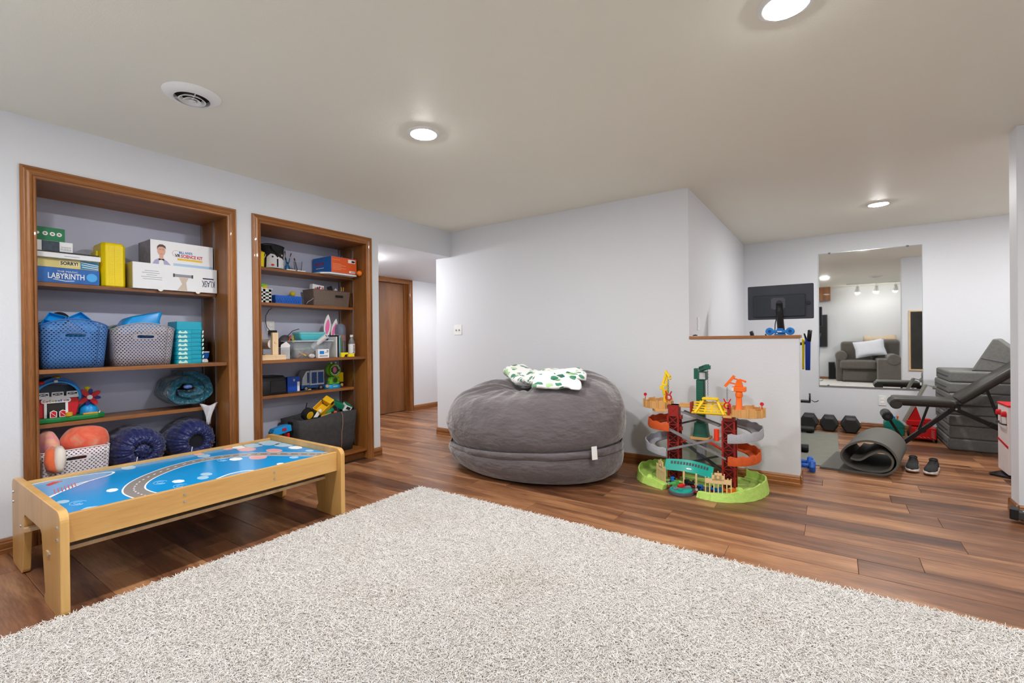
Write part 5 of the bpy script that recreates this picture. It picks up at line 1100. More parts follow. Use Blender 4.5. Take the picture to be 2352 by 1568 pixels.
part('scoop', MB().tube([(2.525, 3.825, zz+.002), (2.56, 3.825, zz+.022), (2.60, 3.83, zz+.034)], [.012, .016, .022], 12), TG, t, smooth='all'); part('orange_tip', MB().obox((2.615, 3.812, zz+.012), (.026, .012, .02), (0, 20, 0)), mat('tip_coral', (230, 110, 80), .5), t)
t = thing('toy_roller', 'small black toy wheel at the right rim of the felt bin', 'toy wheel', (2.79, 3.83, zz))
part('tyre', MB().cyl((2.785, 3.825, zz+.030), (2.795, 3.845, zz+.030), .026, n=18), mat('tyre', (24, 24, 26), .8, var=.15), t, bev=.003); part('hub', MB().cyl((2.784, 3.823, zz+.030), (2.785, 3.8255, zz+.030), .012, n=14), STEEL, t)
t = thing('toy_workbench', 'small blue and red toy workbench beside the felt bin', 'toy', (2.12, 3.88, ze2))
for xx in (2.065, 2.175): part('leg', MB().box(xx, xx+.022, 3.85, 3.91, ze2, ze2+.245), TRED, t, bev=.006)
part('bench_top', MB().prism([(2.045, ze2+.245), (2.045, ze2+.270), (2.06, ze2+.295), (2.16, ze2+.315), (2.205, ze2+.315), (2.212, ze2+.262), (2.10, ze2+.245)], 3.845, 3.92, 'Y'), CY, t, bev=.004); part('red_knob', MB().prism(rrect(2.125, 2.16, ze2+.275, ze2+.295, .006), 3.838, 3.845, 'Y'), TRED, t)
t = thing('printer_cable', 'thin black cord hanging from the printer down to a plug', 'cable', (2.0, 3.97, ze2+.18))
part('cord', MB().tube([(2.035, 4.112, zd2-.026), (2.04, 4.115, zd2-.10), (2.05, 4.115, zd2-.22), (2.062, 4.118, zd2-.33), (2.06, 4.118, zd2-.42)], .003, 7), BLACK, t, smooth='all')
part('plug', MB().box(1.955, 2.005, 4.085, 4.1285, ze2+.12, ze2+.20), BLACK, t, bev=.004)
# ------------------------------------------------------------------ wooden play table
MAPLE = wood('maple_x', (196, 144, 78), (226, 182, 112), 'X', 5, .38, coat=.2); MAPLEY = wood('maple_y', (196, 144, 78), (226, 182, 112), 'Z', 5, .38, coat=.2); EDGE = wood('ply_edge', (196, 156, 112), (230, 200, 158), 'Z', 14, .5)
t = thing('play_table', 'low light wooden play table with a printed blue road map top', 'table', (1.165, 3.03, 0))
F_, K_ = 2.582, 3.500      # front and back of the end panels
def end_panel():
    def arc(cx, cz, r, a0, a1, k=6): return [(cx+r*math.cos(R(a0+(a1-a0)*i/k)), cz+r*math.sin(R(a0+(a1-a0)*i/k))) for i in range(k+1)]
    o = []
    o += arc(F_+.045, .398, .045, 180, 90) + arc(K_-.045, .398, .045, 90, 0)
    o += arc(K_-.030, .032, .030, 0, -90) + arc(K_-.195, .030, .030, -90, -180)
    o += [(3.262, .10), (3.235, .25)] + [(3.232, .288), (3.222, .301), (3.208, .305)] + [(2.925, .305), (2.905, .301), (2.888, .288), (2.880, .25), (2.835, .05)]
    o += arc(F_+.24, .030, .030, 0, -90) + arc(F_+.035, .035, .035, -90, -180)
    return o
for xa in (.500, 1.806):
    pn = part('end_panel', MB().prism(end_panel(), xa, xa+.030, 'X'), MAPLEY, t, bev=.003)
    for yy, zz in ((F_+.035, .375), (F_+.035, .325), (K_-.035, .375), (K_-.035, .325), (2.75, .235), (3.30, .235)):
        xo = xa if xa < 1 else xa+.030; s_ = -1 if xa < 1 else 1
        part('bolt_head', MB().cyl((xo, yy, zz), (xo+s_*.004, yy, zz), .007, .006, 12), STEEL, pn)
for yy in (2.620, 3.425):
    rl = part('side_rail', MB().box(.530, 1.806, yy, yy+.022, .300, .420), MAPLE, t, bev=.002)
    if yy < 3:
        for xx in (.955, 1.40):
            for zz in (.385, .350): part('bolt_head', MB().cyl((xx, yy, zz), (xx, yy-.003, zz), .006, .005, 12), STEEL, rl)
part('cross_rail', MB().box(1.392, 1.410, 2.642, 3.425, .305, .395), MAPLEY, t); part('cross_rail', MB().box(.946, .964, 2.642, 3.425, .305, .395), MAPLEY, t)
for yy in (2.752, 3.19): part('slat', MB().box(.495, 1.811, yy, yy+.034, .226, .244), EDGE, t, bev=.001)
bd = part('play_board', MB().box(.530, 1.806, 2.642, 3.425, .396, .405), mat('board_blue', (0, 152, 224), .16, var=.05, vs=3), t)
def flat(pts, z0, z1): return MB().prism(pts, z0, z1, 'Z')
def catmull(P, k=8):
    P = [Vector(p) for p in P]; out = []
    for i in range(len(P)-1):
        a, b_, c_, d_ = P[max(0, i-1)], P[i], P[i+1], P[min(len(P)-1, i+2)]
        for j in range(k):
            s_ = j/k; out.append(.5*((2*b_)+(c_-a)*s_+(2*a-5*b_+4*c_-d_)*s_*s_+(3*b_-a-3*c_+d_)*s_**3))
    return out+[P[-1]]
def ribbon(P, w0, w1, z):
    mb = MB(); vs = []
    for i, p in enumerate(P):
        d_ = (P[min(len(P)-1, i+1)]-P[max(0, i-1)]).normalized(); n_ = Vector((-d_.y, d_.x)); vs += [(p.x+n_.x*w0, p.y+n_.y*w0, z), (p.x+n_.x*w1, p.y+n_.y*w1, z)]
    return mb.add(vs, [(2*i, 2*i+2, 2*i+3, 2*i+1) for i in range(len(P)-1)])
def q(x_, y_): return (x_*.96, y_*.96)
road = catmull([(.83, 2.655), (.815, 2.72), (.815, 2.82), (.845, 2.915), (.905, 3.01), (1.0, 3.10), (1.12, 3.175), (1.26, 3.205), (1.39, 3.17), (1.50, 3.09), (1.60, 2.96), (1.69, 2.80), (1.76, 2.70), (1.800, 2.66)])
GR = mat('road_grey', (150, 142, 138), .18, var=.04)
part('printed_road', ribbon(road, -.040, .040, .4053), GR, bd)
part('road_border', ribbon(road, .040, .047, .4055), WH, bd); part('road_border', ribbon(road, -.047, -.040, .4055), WH, bd)
for i in range(2, len(road)-2, 3):
    part('road_dash', ribbon(road[i:i+2], -.0035, .0035, .4057), WH, bd)
def blob(cx, cy, r, seed, ex=1.7, k=26, amp=.22): 
    pts = []
    for i in range(k):
        a = 2*PI*i/k; rr = r*(1+amp*.45*abs(math.sin(3.5*a+seed))+amp*.25*math.sin(2*a+seed*2)); pts.append((min(1.80, max(.535, cx+rr*math.cos(a)*.7)), min(3.42, max(2.646, cy+rr*ex*math.sin(a)*.62))))
    return pts
PALE = mat('print_pale_cloud', (176, 214, 236), .2, var=.1); PNK = mat('print_coral', (244, 172, 168), .2, var=.15, vs=40); LB = mat('print_light_blue', (96, 172, 228), .18, var=.05)
pond = catmull([(.535, 3.40), (.62, 3.415), (.76, 3.40), (.865, 3.35), (.84, 3.285), (.74, 3.23), (.66, 3.16), (.56, 3.06), (.535, 3.02)])
part('printed_pond', flat([(p.x, min(3.42, p.y)) for p in pond], .4051, .4053), LB, bd)
part('pond_shore', ribbon(pond, -.006, .006, .4056), WH, bd)
pond2 = catmull([(1.09, 2.66), (1.15, 2.705), (1.22, 2.735), (1.29, 2.725), (1.345, 2.66)])
part('printed_pond', flat([(p.x, p.y) for p in pond2], .4051, .4053), LB, bd); part('pond_shore', ribbon(pond2, -.006, .006, .4056), WH, bd)
for k, (cx, cy, r) in enumerate(((.758, 2.93, .030), (.575, 2.91, .028), (.95, 3.38, .045), (1.39, 3.05, .042), (1.14, 2.84, .034), (1.10, 2.782, .034), (1.00, 2.82, .032), (1.317, 3.315, .045), (1.61, 2.78, .030), (1.765, 3.03, .05), (1.75, 3.33, .09), (1.64, 3.35, .07), (1.56, 3.38, .05), (1.77, 3.18, .07), (1.765, 2.86, .03), (1.48, 2.70, .025), (.62, 2.66, .05))):
    part('printed_cloud', flat(blob(cx, cy, r, k*1.3), .4051, .40545), PALE if k % 3 else WH, bd)
for k, (cx, cy, r, e_) in enumerate(((1.50, 3.39, .045, 1.2), (1.56, 3.27, .07, 1.7), (1.64, 3.07, .055, 2.0), (1.49, 2.98, .065, 1.6), (1.32, 3.39, .035, 2.0))):
    part('printed_coral', flat(blob(cx, cy, r, k*2.1, e_, 44, .12), .40505, .40520), PNK, bd)
for cx, cy in ((.61, 2.83), (.94, 2.877), (1.338, 3.10), (.973, 2.72)):
    for r in (.036, .018): part('printed_swirl', MB().tube([(cx+r*.8*math.cos(a), cy+r*math.sin(a), .4052) for a in [i*.42 for i in range(13)]], .0012, 4), PALE, bd)
part('printed_boat', flat([(.60, 3.30), (.66, 3.345), (.665, 3.36), (.63, 3.375), (.595, 3.335)], .4054, .4057), mat('print_crimson', (206, 40, 66), .2), bd)
for k in range(7): part('printed_dock', MB().bar((.585+k*.015, 3.09+k*.012, .4056), (.60+k*.015, 3.19+k*.012, .4056), .004, .0004), mat('print_pinkred', (226, 96, 120), .2), bd)
part('printed_shore_line', ribbon(catmull([(.54, 3.02), (.60, 3.10), (.69, 3.215), (.76, 3.235)]), -.005, .005, .4058), WH, bd)

# ------------------------------------------------------------------ bean bag
BX, BYc, RA, RBw = 3.455, 2.190, .590, .845
SUEDE = mat('suede', (98, 90, 93), .88, var=.16, vs=5, bump=.8, bs=11, sheen=.7, bdist=.02, stretch=(1, 1, 2.2), detail=5)
def bag_r(phi, f):       # f 0..1 from the floor to the top middle: returns (radius factor, height)
    pass
prof = [(.70, .001), (.80, .012), (.90, .055), (.955, .12), (.972, .18), (.962, .225), (.925, .252), (.905, .262), (.918, .276), (.955, .298), (.985, .35), (1.0, .42), (.995, .50), (.965, .585), (.905, .66), (.82, .715), (.70, .752), (.56, .772), (.42, .768), (.28, .745), (.15, .715), (.06, .695), (.004, .69)]
NPH = 160; rings = []
def bag_pt(phi, s_, z_, k):
    c_, n_ = math.cos(phi), math.sin(phi)
    top = max(0, (z_-.45)/.35)
    hump = 1+.0*c_
    zz = z_
    if z_ > .30:
        # higher at the back right and lower at the left, as the bag leans
        lean = .085*(c_*.75-n_*.62)*min(1, (z_-.30)/.25)
        zz += lean*(.55 if k > 17 else 1)
        zz -= .10*math.exp(-((c_+.55)**2+(n_-.15)**2)*3.0)*(1 if 15 < k else 0)*.5
    w_ = .018*mn.noise(Vector((c_*2.4, n_*2.4, z_*9)))+.012*mn.noise(Vector((c_*7, n_*7, z_*16)))
    if z_ > .6:           # gathers running to the middle of the top
        w_ += .022*top*mn.noise(Vector((phi*4.5, 3.3, k*.12)))
        zz += .020*math.sin(phi*11+2*math.sin(phi*3))*max(0, 1-abs(s_-.5)*1.6)*top+.012*math.sin(phi*23)*max(0, 1-abs(s_-.45)*2)
    seam = (.262-.02*c_*0+.030*(-n_)+.015*c_)   # the seam rises to the right
    if .16 < z_ < .35: zz += (.045*(-n_)+.015*c_)*(1-abs(z_-.262)/.10 if abs(z_-.262) < .10 else 0)
    rr = s_+w_*(.5 if z_ < .02 else 1)
    x_, y_ = BX+RA*rr*c_, BYc+RBw*rr*n_
    x_ = min(x_, 4.078)
    return (x_, y_, max(.0006, zz))
for k, (s_, z_) in enumerate(prof): rings.append([bag_pt(2*PI*i/NPH, s_, z_, k) for i in range(NPH)])
t = thing('bean_bag', 'large dark grey suede bean bag against the wall', 'bean bag', (BX, BYc, 0))
part('cover', MB().loft(rings), SUEDE, t, smooth='all', sub=1)
zp = [bag_pt(2*PI*i/NPH, .925, .252, 6) for i in range(NPH)]; zq = [bag_pt(2*PI*i/NPH, .930, .240, 6) for i in range(NPH)]
part('zip_flap', MB().loft([[(x_+(x_-BX)*.028, y_+(y_-BYc)*.028, z_+.016) for x_, y_, z_ in zp], [(x_+(x_-BX)*.040, y_+(y_-BYc)*.040, z_-.004) for x_, y_, z_ in zp], [(x_+(x_-BX)*.036, y_+(y_-BYc)*.036, z_-.020) for x_, y_, z_ in zq]], caps=False), SUEDE, t, smooth='all', thick=.004)
ang = R(240); tp = Vector((BX+RA*.985*math.cos(ang), BYc+RBw*.985*math.sin(ang), .335)); nn = Vector((math.cos(ang)/RA, math.sin(ang)/RBw, 0)).normalized(); ss = Vector((-nn.y, nn.x, 0))
tg = MB(); tg.add([tp+ss*a*.020+nn*(.022+b_*.012)+Vector((a*.004, 0, -b_*.095)) for b_ in (0, .5, 1) for a in (-1, 1)], [(0, 1, 3, 2), (2, 3, 5, 4)])
part('care_tag', tg, WHITE, t, thick=.0012)

# ------------------------------------------------------------------ dinosaur print throw on the bag
m, N, L, b = newmat('dino_fleece'); b.inputs['Roughness'].default_value = .95; b.inputs['Sheen Weight'].default_value = .4
tc = N.new('ShaderNodeTexCoord'); mp = N.new('ShaderNodeMapping'); mp.inputs['Scale'].default_value = (1, .55, 1); L.new(tc.outputs['Object'], mp.inputs[0])
nz = N.new('ShaderNodeTexNoise'); nz.inputs['Scale'].default_value = 22; L.new(mp.outputs[0], nz.inputs['Vector'])
mv = N.new('ShaderNodeVectorMath'); mv.operation = 'MULTIPLY_ADD'; mv.inputs[1].default_value = (.05, .05, .05); L.new(nz.outputs['Color'], mv.inputs[0]); L.new(mp.outputs[0], mv.inputs[2])
vo = N.new('ShaderNodeTexVoronoi'); vo.inputs['Scale'].default_value = 21; L.new(mv.outputs[0], vo.inputs['Vector'])
r1 = N.new('ShaderNodeMath'); r1.operation = 'LESS_THAN'; L.new(vo.outputs['Distance'], r1.inputs[0]); r1.inputs[1].default_value = .42
c1 = N.new('ShaderNodeValToRGB'); c1.color_ramp.interpolation = 'CONSTANT'; el = c1.color_ramp.elements; el[0].color = lin((58, 132, 100)); el[1].position = .33; el[1].color = lin((176, 216, 156)); e2 = el.new(.55); e2.color = lin((244, 244, 242)); e3 = el.new(.72); e3.color = lin((40, 104, 82)); e4 = el.new(.88); e4.color = lin((110, 160, 120))
sp = N.new('ShaderNodeSeparateColor'); L.new(vo.outputs['Color'], sp.inputs[0]); L.new(sp.outputs[0], c1.inputs['Fac'])
mx = N.new('ShaderNodeMix'); mx.data_type = 'RGBA'; L.new(r1.outputs[0], mx.inputs['Factor']); mx.inputs['A'].default_value = lin((244, 243, 242)); L.new(c1.outputs['Color'], mx.inputs['B']); L.new(mx.outputs['Result'], b.inputs['Base Color'])
DINO = m
def bag_top(x_, y_):
    phi = math.atan2((y_-BYc)/RBw, (x_-BX)/RA); s_ = math.hypot((x_-BX)/RA, (y_-BYc)/RBw)
    for k in range(11, len(prof)-1):
        s0, s1 = prof[k][0], prof[k+1][0]
        if s1 <= s_ <= s0:
            f = (s0-s_)/(s0-s1+1e-9); a = bag_pt(phi, s0, prof[k][1], k)[2]; b_ = bag_pt(phi, s1, prof[k+1][1], k+1)[2]; return a+(b_-a)*f
    return prof[-1][1] if s_ < .1 else bag_pt(phi, .9, .62, 13)[2]
def lobe(mb, C, W_, H_, seed, lift=.004, ns=34, nt=18):
    """a soft folded roll of cloth lying on the bag along the line C"""
    P = catmull([Vector((c[0], c[1])) for c in C], 10); n = len(P); rings = []
    for i in range(ns+1):
        f = i/ns; p = P[int(f*(n-1))]; a, b_ = P[max(0, int(f*(n-1))-1)], P[min(n-1, int(f*(n-1))+1)]; d_ = (b_-a).normalized(); nv = Vector((-d_.y, d_.x))
        w_ = W_(f); h_ = H_(f); ring = []; e_ = min(1, .62+min(f, 1-f)*5)
        base = max(bag_top(p.x+nv.x*w_*u, p.y+nv.y*w_*u) for u in (-.8, -.4, 0, .4, .8))
        for j in range(nt):
            a_ = 2*PI*j/nt; u = math.cos(a_); v = math.sin(a_)
            wob = 1+.10*mn.noise(Vector((f*6+seed, u*2, v*2)))
            x_, y_ = p.x+nv.x*u*w_*e_*wob, p.y+nv.y*u*w_*e_*wob
            bt = bag_top(x_, y_)*.55+base*.45
            ring.append((x_, y_, max(bag_top(x_, y_)+lift, bt+lift+h_*e_*(.5+.5*v*wob))))
        rings.append(ring)
    mb.loft(rings); return mb
bl = MB()
lobe(bl, [(3.62, 2.52), (3.50, 2.30), (3.36, 2.08), (3.24, 1.90), (3.16, 1.80)], lambda f: .105+.06*f, lambda f: .125-.03*f, 1.0)
lobe(bl, [(3.47, 2.14), (3.43, 1.97), (3.40, 1.83), (3.38, 1.68)], lambda f: .14-.03*f, lambda f: .095-.035*f, 4.0, .012)
lobe(bl, [(3.15, 1.94), (3.15, 1.82), (3.19, 1.70), (3.25, 1.60)], lambda f: .085+.02*math.sin(9*f), lambda f: .075-.02*f, 7.0, .006)
lobe(bl, [(3.20, 1.90), (3.24, 1.78), (3.29, 1.67), (3.32, 1.59)], lambda f: .075, lambda f: .07-.02*f, 9.0, .030)
single('throw_blanket', bl, DINO, 'white fleece throw with green dinosaur print crumpled on the bean bag', 'blanket', smooth='all', sub=1)
# ------------------------------------------------------------------ train playset by the half wall
t = thing('train_playset', 'multi-level toy train track set with red towers and three cranes', 'toy', (3.72, .87, 0))
LIME = mat('lime_plastic', (184, 220, 108), .5, var=.08, vs=25, bump=.7, bs=45, bdist=.006); TRD = mat('tower_red', (160, 34, 24), .45, var=.06); GREYP = mat('track_grey', (138, 136, 140), .45, var=.08); GREYL = mat('rock_grey', (176, 178, 186), .5, var=.1, vs=60, bump=.5, bs=80, bdist=.004)
ORG = mat('rock_orange', (214, 92, 40), .5, var=.12, vs=40, bump=.5, bs=60, bdist=.004); TAN = mat('tray_tan', (216, 164, 100), .5, var=.05); CRM = mat('station_cream', (234, 202, 150), .5, var=.04); TQ = mat('roof_turquoise', (22, 168, 152), .4, var=.04); DK = mat('base_grey', (92, 90, 96), .55, var=.08)
CY_ = mat('crane_yellow', (246, 206, 20), .4, var=.04); CG = mat('crane_green', (26, 96, 76), .42, var=.06); CO = mat('crane_orange', (244, 108, 20), .4, var=.04); CHN = mat('chain_grey', (120, 122, 128), .4, metal=.6); HRED = mat('hook_red', (206, 22, 34), .4)
def crescent(name, pts, hs, ws):
    P = catmull([Vector(p) for p in pts], 6); n = len(P); rings = []
    for i, p in enumerate(P):
        f = i/(n-1)*(len(hs)-1); k = min(len(hs)-2, int(f)); g = f-k; h_ = hs[k]+(hs[k+1]-hs[k])*g; w_ = ws[k]+(ws[k+1]-ws[k])*g
        d_ = (P[min(n-1, i+1)]-P[max(0, i-1)]).normalized(); nv = Vector((-d_.y, d_.x))
        h_ *= 1+.16*mn.noise(Vector((i*.8, 2.2, 0))); j_ = .009*mn.noise(Vector((i*.9, 7.7, 0)))
        sec = [(-.012+j_, 0), (-.004+j_, h_*.5), (.004, h_), (.014, h_), (.018, .040), (w_*.45, .034), (w_*.5, .028), (w_*.62, .028), (w_*.67, .034), (w_, .034), (w_+.006, 0)]
        rings.append([(p.x+nv.x*a, p.y+nv.y*a, b_+.0006) for a, b_ in sec])
    return part(name, MB().loft(rings), LIME, t, smooth=True, ang=30)
crescent('green_hill', [(3.472, 1.045), (3.52, 1.16), (3.60, 1.27), (3.72, 1.325), (3.86, 1.325), (3.98, 1.27), (4.05, 1.15)][::-1], [.085, .085, .09, .075, .045, .035], [.08, .10, .11, .11, .10, .06])
crescent('green_hill', [(3.440, .800), (3.415, .70), (3.45, .58), (3.56, .465), (3.72, .405), (3.88, .405), (3.99, .45), (4.05, .56)], [.032, .040, .065, .095, .095, .085, .085], [.05, .09, .11, .12, .12, .10, .09])
part('green_ground', MB().prism([(3.60, 1.22), (3.66, 1.05), (3.66, .74), (3.56, .66), (3.62, .52), (3.86, .48), (4.04, .60), (4.04, 1.14), (3.86, 1.26)], .0006, .026, 'Z'), LIME, t, bev=.006)
for cx, cy, r in ((3.63, 1.20, .030), (3.60, .60, .034), (3.66, .56, .028), (3.70, 1.14, .026)): part('green_bush', MB().sph((cx, cy, .03), (r, r, r*.8), 10, 8), LIME, t, smooth=True)
# lattice towers
def tower(x0, x1, y0, y1, z0, z1, boxed):
    g = part('tower', MB().box(x0, x1, y0, y1, z1-boxed, z1).box(x0-.004, x1+.004, y0-.004, y1+.004, z1-.006, z1), TRD, t, bev=.001)
    for xx in (x0, x1):
        for yy in (y0, y1): part('tower_post', MB().box(xx-.006, xx+.006, yy-.006, yy+.006, z0, z1-boxed), TRD, g)
    n = max(3, int((z1-boxed-z0)/.062)); dz = (z1-boxed-z0)/n
    for k in range(n):
        za_, zb_ = z0+k*dz, z0+(k+1)*dz; b_ = MB()
        for xx in (x0, x1):
            b_.bar((xx, y0, za_), (xx, y1, zb_), .004, .005).bar((xx, y1, za_), (xx, y0, zb_), .004, .005).bar((xx, y0, zb_), (xx, y1, zb_), .005, .006)
        for yy in (y0, y1): b_.bar((x0, yy, za_), (x1, yy, zb_), .004, .005).bar((x0, yy, zb_), (x1, yy, zb_), .005, .006)
        part('tower_brace', b_, TRD, g)
    part('tower_spine', MB().box(x0+.012, x1-.002, y0+.008, y1-.008, z0, z1-boxed), mat('tower_dark', (86, 18, 12), .6), g)
    return g
g = tower(3.72, 3.80, 1.000, 1.078, .026, .600, .085)
part('tower_cross', MB().bar((3.7185, 1.008, .522), (3.7185, 1.070, .590), .003, .003).bar((3.7185, 1.070, .522), (3.7185, 1.008, .590), .003, .003), TRD, g)
tower(3.66, 3.74, .590, .668, .026, .548, .03)
for zz in (.49, .40): part('tower_clip', MB().box(3.735, 3.775, .978, 1.0, zz, zz+.03), TRD, g, bev=.002)
# tan trays on top
def octagon(cx, cy, rx, ry, k=14): return [(cx+rx*math.cos(2*PI*i/k+.2), cy+ry*math.sin(2*PI*i/k+.2)) for i in range(k)]
def tan_tray(cx, cy, rx, ry, z0, h_, gap):
    o = part('tray', MB().prism(octagon(cx, cy, rx, ry), z0, z0+.012, 'Z'), TAN, t, bev=.002)
    O_, I_ = octagon(cx, cy, rx, ry), octagon(cx, cy, rx-.010, ry-.010)
    for i in range(14):
        if i in gap: continue
        j = (i+1) % 14; hh = h_*(1+.14*math.sin(i*2.1))
        w_ = MB(); vs = [(*p, z_) for z_ in (z0+.012, z0+hh) for p in (O_[i], O_[j], I_[j], I_[i])]
        w_.add(vs, [(0, 3, 2, 1), (4, 5, 6, 7), (0, 1, 5, 4), (1, 2, 6, 5), (2, 3, 7, 6), (3, 0, 4, 7)]); part('tray_wall', w_, TAN, o)
        part('tray_post', MB().cyl((*O_[i], z0), (*O_[i], z0+hh+.004), .008, n=8), TAN, o)
    return o
tan_tray(3.81, 1.175, .125, .118, .565, .058, (10, 11))
tan_tray(3.71, .515, .120, .115, .558, .058, (3, 4))
part('tray', MB().box(3.74, 3.80, .905, 1.0, .585, .603).box(3.785, 3.795, .905, 1.0, .603, .615), TAN, t, bev=.002)
part('tray', MB().box(3.63, 3.70, .60, .66, .545, .562), TAN, t, bev=.002); part('tray_step', MB().prism([(3.66, 1.16), (3.72, 1.20), (3.74, 1.12), (3.69, 1.08)], .545, .566, 'Z'), TAN, t, bev=.002)
for (px, py, pz, hh) in ((3.77, 1.275, .615, .042), (3.665, .412, .60, .048)):
    part('signal', MB().cyl((px, py, pz), (px, py, pz+hh), .003, n=8).cyl((px-.003, py, pz+hh+.010), (px+.003, py, pz+hh+.010), .013, n=16), HRED, t)
# yellow swing bridge
bt_ = part('bridge_deck', MB().box(3.655, 3.735, .632, .885, .556, .566), CY_, t, bev=.002)
for k in range(5): part('bridge_slat', MB().bar((3.652+k*.018, .640, .572+k*.017), (3.652+k*.018, .878, .568+k*.017), .010, .012), CY_, bt_)
for yy in (.655, .70, .745, .79, .835): part('bridge_rib', MB().bar((3.650, yy, .562), (3.735, yy, .645), .008, .010, (0, 1, 0)), CY_, bt_)
for ya, yb in ((.858, .797), (.655, .712)):
    for xx in (3.645, 3.735): part('bridge_leg', MB().bar((xx, ya, .565), (3.69, yb, .668), .014, .014, (1, 0, 0)), CY_, bt_)
part('bridge_top', MB().box(3.665, 3.715, .700, .810, .664, .680), CY_, bt_, bev=.003); part('bridge_end', MB().box(3.66, 3.73, .884, .896, .56, .64), TRD, bt_, bev=.002); part('bridge_end', MB().box(3.65, 3.72, .620, .634, .56, .64), TRD, bt_, bev=.002)
# chains: little links
def chain(x_, y_, z0, z1, par):
    mb = MB(); n = max(4, int((z1-z0)/.011))
    for k in range(n):
        zc_ = z0+(z1-z0)*(k+.5)/n; pts = [((x_+.0045*math.cos(a), y_, zc_+.0075*math.sin(a)) if k % 2 else (x_, y_+.0045*math.cos(a), zc_+.0075*math.sin(a))) for a in [2*PI*i/8 for i in range(9)]]
        mb.tube(pts, .0013, 4, caps=False)
    return part('chain', mb, CHN, par)
def claw(y_, x_, z_, par, s_=1):
    o = part('claw', MB().ring(circ(y_, z_, .026, 20), circ(y_, z_, .016, 20), x_-.005, x_+.005, 'X'), HRED, par, bev=.001)
    for d_ in (-1, 1): part('claw_arm', MB().bar((x_, y_+d_*.010, z_+.022), (x_, y_+d_*.024, z_+.050), .008, .010, (1, 0, 0)), HRED, o)
# yellow crane
c = part('yellow_crane', MB().lathe([(.030, .577), (.024, .590), (.018, .605), (.017, .68)], 18, (3.77, 1.11, 0)).lathe([(.024, .68), (.025, .695), (.022, .705)], 18, (3.77, 1.11, 0)), CY_, t, smooth=True)
part('crane_cab', MB().box(3.748, 3.79, 1.092, 1.132, .705, .760), CY_, c, bev=.003); part('crane_side_box', MB().box(3.75, 3.785, 1.128, 1.150, .715, .745), CY_, c, bev=.002); part('crane_panel', MB().box(3.7465, 3.7485, 1.095, 1.113, .715, .745), mat('panel_grey', (176, 178, 180), .4), c)
part('crane_mast', MB().bar((3.765, 1.130, .755), (3.77, 1.100, .855), .016, .020, (1, 0, 0)).bar((3.765, 1.10, .755), (3.77, 1.095, .855), .014, .012, (1, 0, 0)), CY_, c); part('crane_jib', MB().bar((3.77, 1.108, .862), (3.745, 1.066, .818), .016, .018, (1, 0, 0)).sph((3.74, 1.064, .806), .010, 8, 6), CY_, c)
chain(3.742, 1.078, .685, .798, c); claw(1.078, 3.742, .655, c)
# tall green crane
c = part('green_crane', MB().loft([[(3.87+a, .862+b_, z_) for a, b_ in rrect(-w_, w_, -w_, w_, w_*.3, 2)] for w_, z_ in ((.056, .350), (.050, .40), (.045, .455), (.032, .462), (.031, .795))]), CG, t, smooth=True)
part('crane_plinth', MB().box(3.80, 3.94, .793, .931, .330, .350), TAN, c, bev=.002); part('crane_pillar', MB().box(3.845, 3.905, .83, .895, .026, .330), GREYP, c, bev=.003)
part('crane_head', MB().box(3.835, 3.91, .815, .885, .795, .862), CG, c, bev=.004); part('crane_cabin', MB().box(3.845, 3.905, .884, .910, .800, .885), CG, c, bev=.003)
part('head_panel', MB().box(3.832, 3.836, .820, .866, .803, .856), mat('head_grey', (196, 196, 198), .4, var=.02), c, bev=.001)
part('head_frame', MB().ring([(.815, .797), (.871, .797), (.871, .862), (.815, .862)], [(.820, .803), (.866, .803), (.866, .856), (.820, .856)], 3.828, 3.836, 'X'), CG, c)
for k in range(20): part('rung', MB().box(3.836, 3.839, .842, .882, .475+k*.0155, .479+k*.0155), CG, c)
part('ladder_rail', MB().box(3.836, 3.841, .828, .835, .47, .795), mat('ladder_dark', (40, 44, 46), .5), c)
jb = part('crane_jib', MB().bar((3.85, .858, .880), (3.775, .790, .905), .030, .036), CG, c)
for k in range(3): part('jib_gap', MB().obox((3.835-.018*k, .8645-.0162*k, .887+.007*k), (.010, .004, .014), (0, 0, 42)), mat('jib_dark', (14, 60, 48), .6), jb)
part('jib_end', MB().box(3.755, 3.79, .770, .806, .885, .915), CG, jb, bev=.002); chain(3.77, .790, .682, .886, c)
# orange crane
c = part('orange_crane', MB().loft([[(3.66+a, .556+b_, z_) for a, b_ in rrect(-w_, w_, -w_, w_, w_*.4, 2)] for w_, z_ in ((.030, .570), (.026, .61), (.020, .62), (.018, .70))]).lathe([(.024, .70), (.026, .715), (.022, .735)], 16, (3.66, .556, 0)), CO, t, smooth=True)
part('crane_cab', MB().box(3.64, 3.70, .512, .602, .738, .772), CO, c, bev=.004); part('cab_panel', MB().box(3.6375, 3.6405, .588, .602, .742, .768), mat('panel_white', (230, 226, 222), .4), c)
part('cab_house', MB().prism([(.585, .772), (.530, .772), (.545, .826), (.568, .828)], 3.65, 3.69, 'X'), CO, c, bev=.003); part('crane_tail', MB().bar((3.67, .555, .825), (3.67, .520, .812), .014, .012).sph((3.67, .517, .811), .008, 8, 6), CO, c)
part('crane_jib', MB().bar((3.665, .586, .850), (3.66, .648, .772), .018, .024, (1, 0, 0)), CO, c); part('jib_stay', MB().bar((3.668, .56, .822), (3.665, .608, .835), .008, .010).bar((3.668, .575, .790), (3.662, .620, .800), .008, .010), CO, c)
chain(3.655, .634, .668, .765, c); claw(.634, 3.655, .632, c)
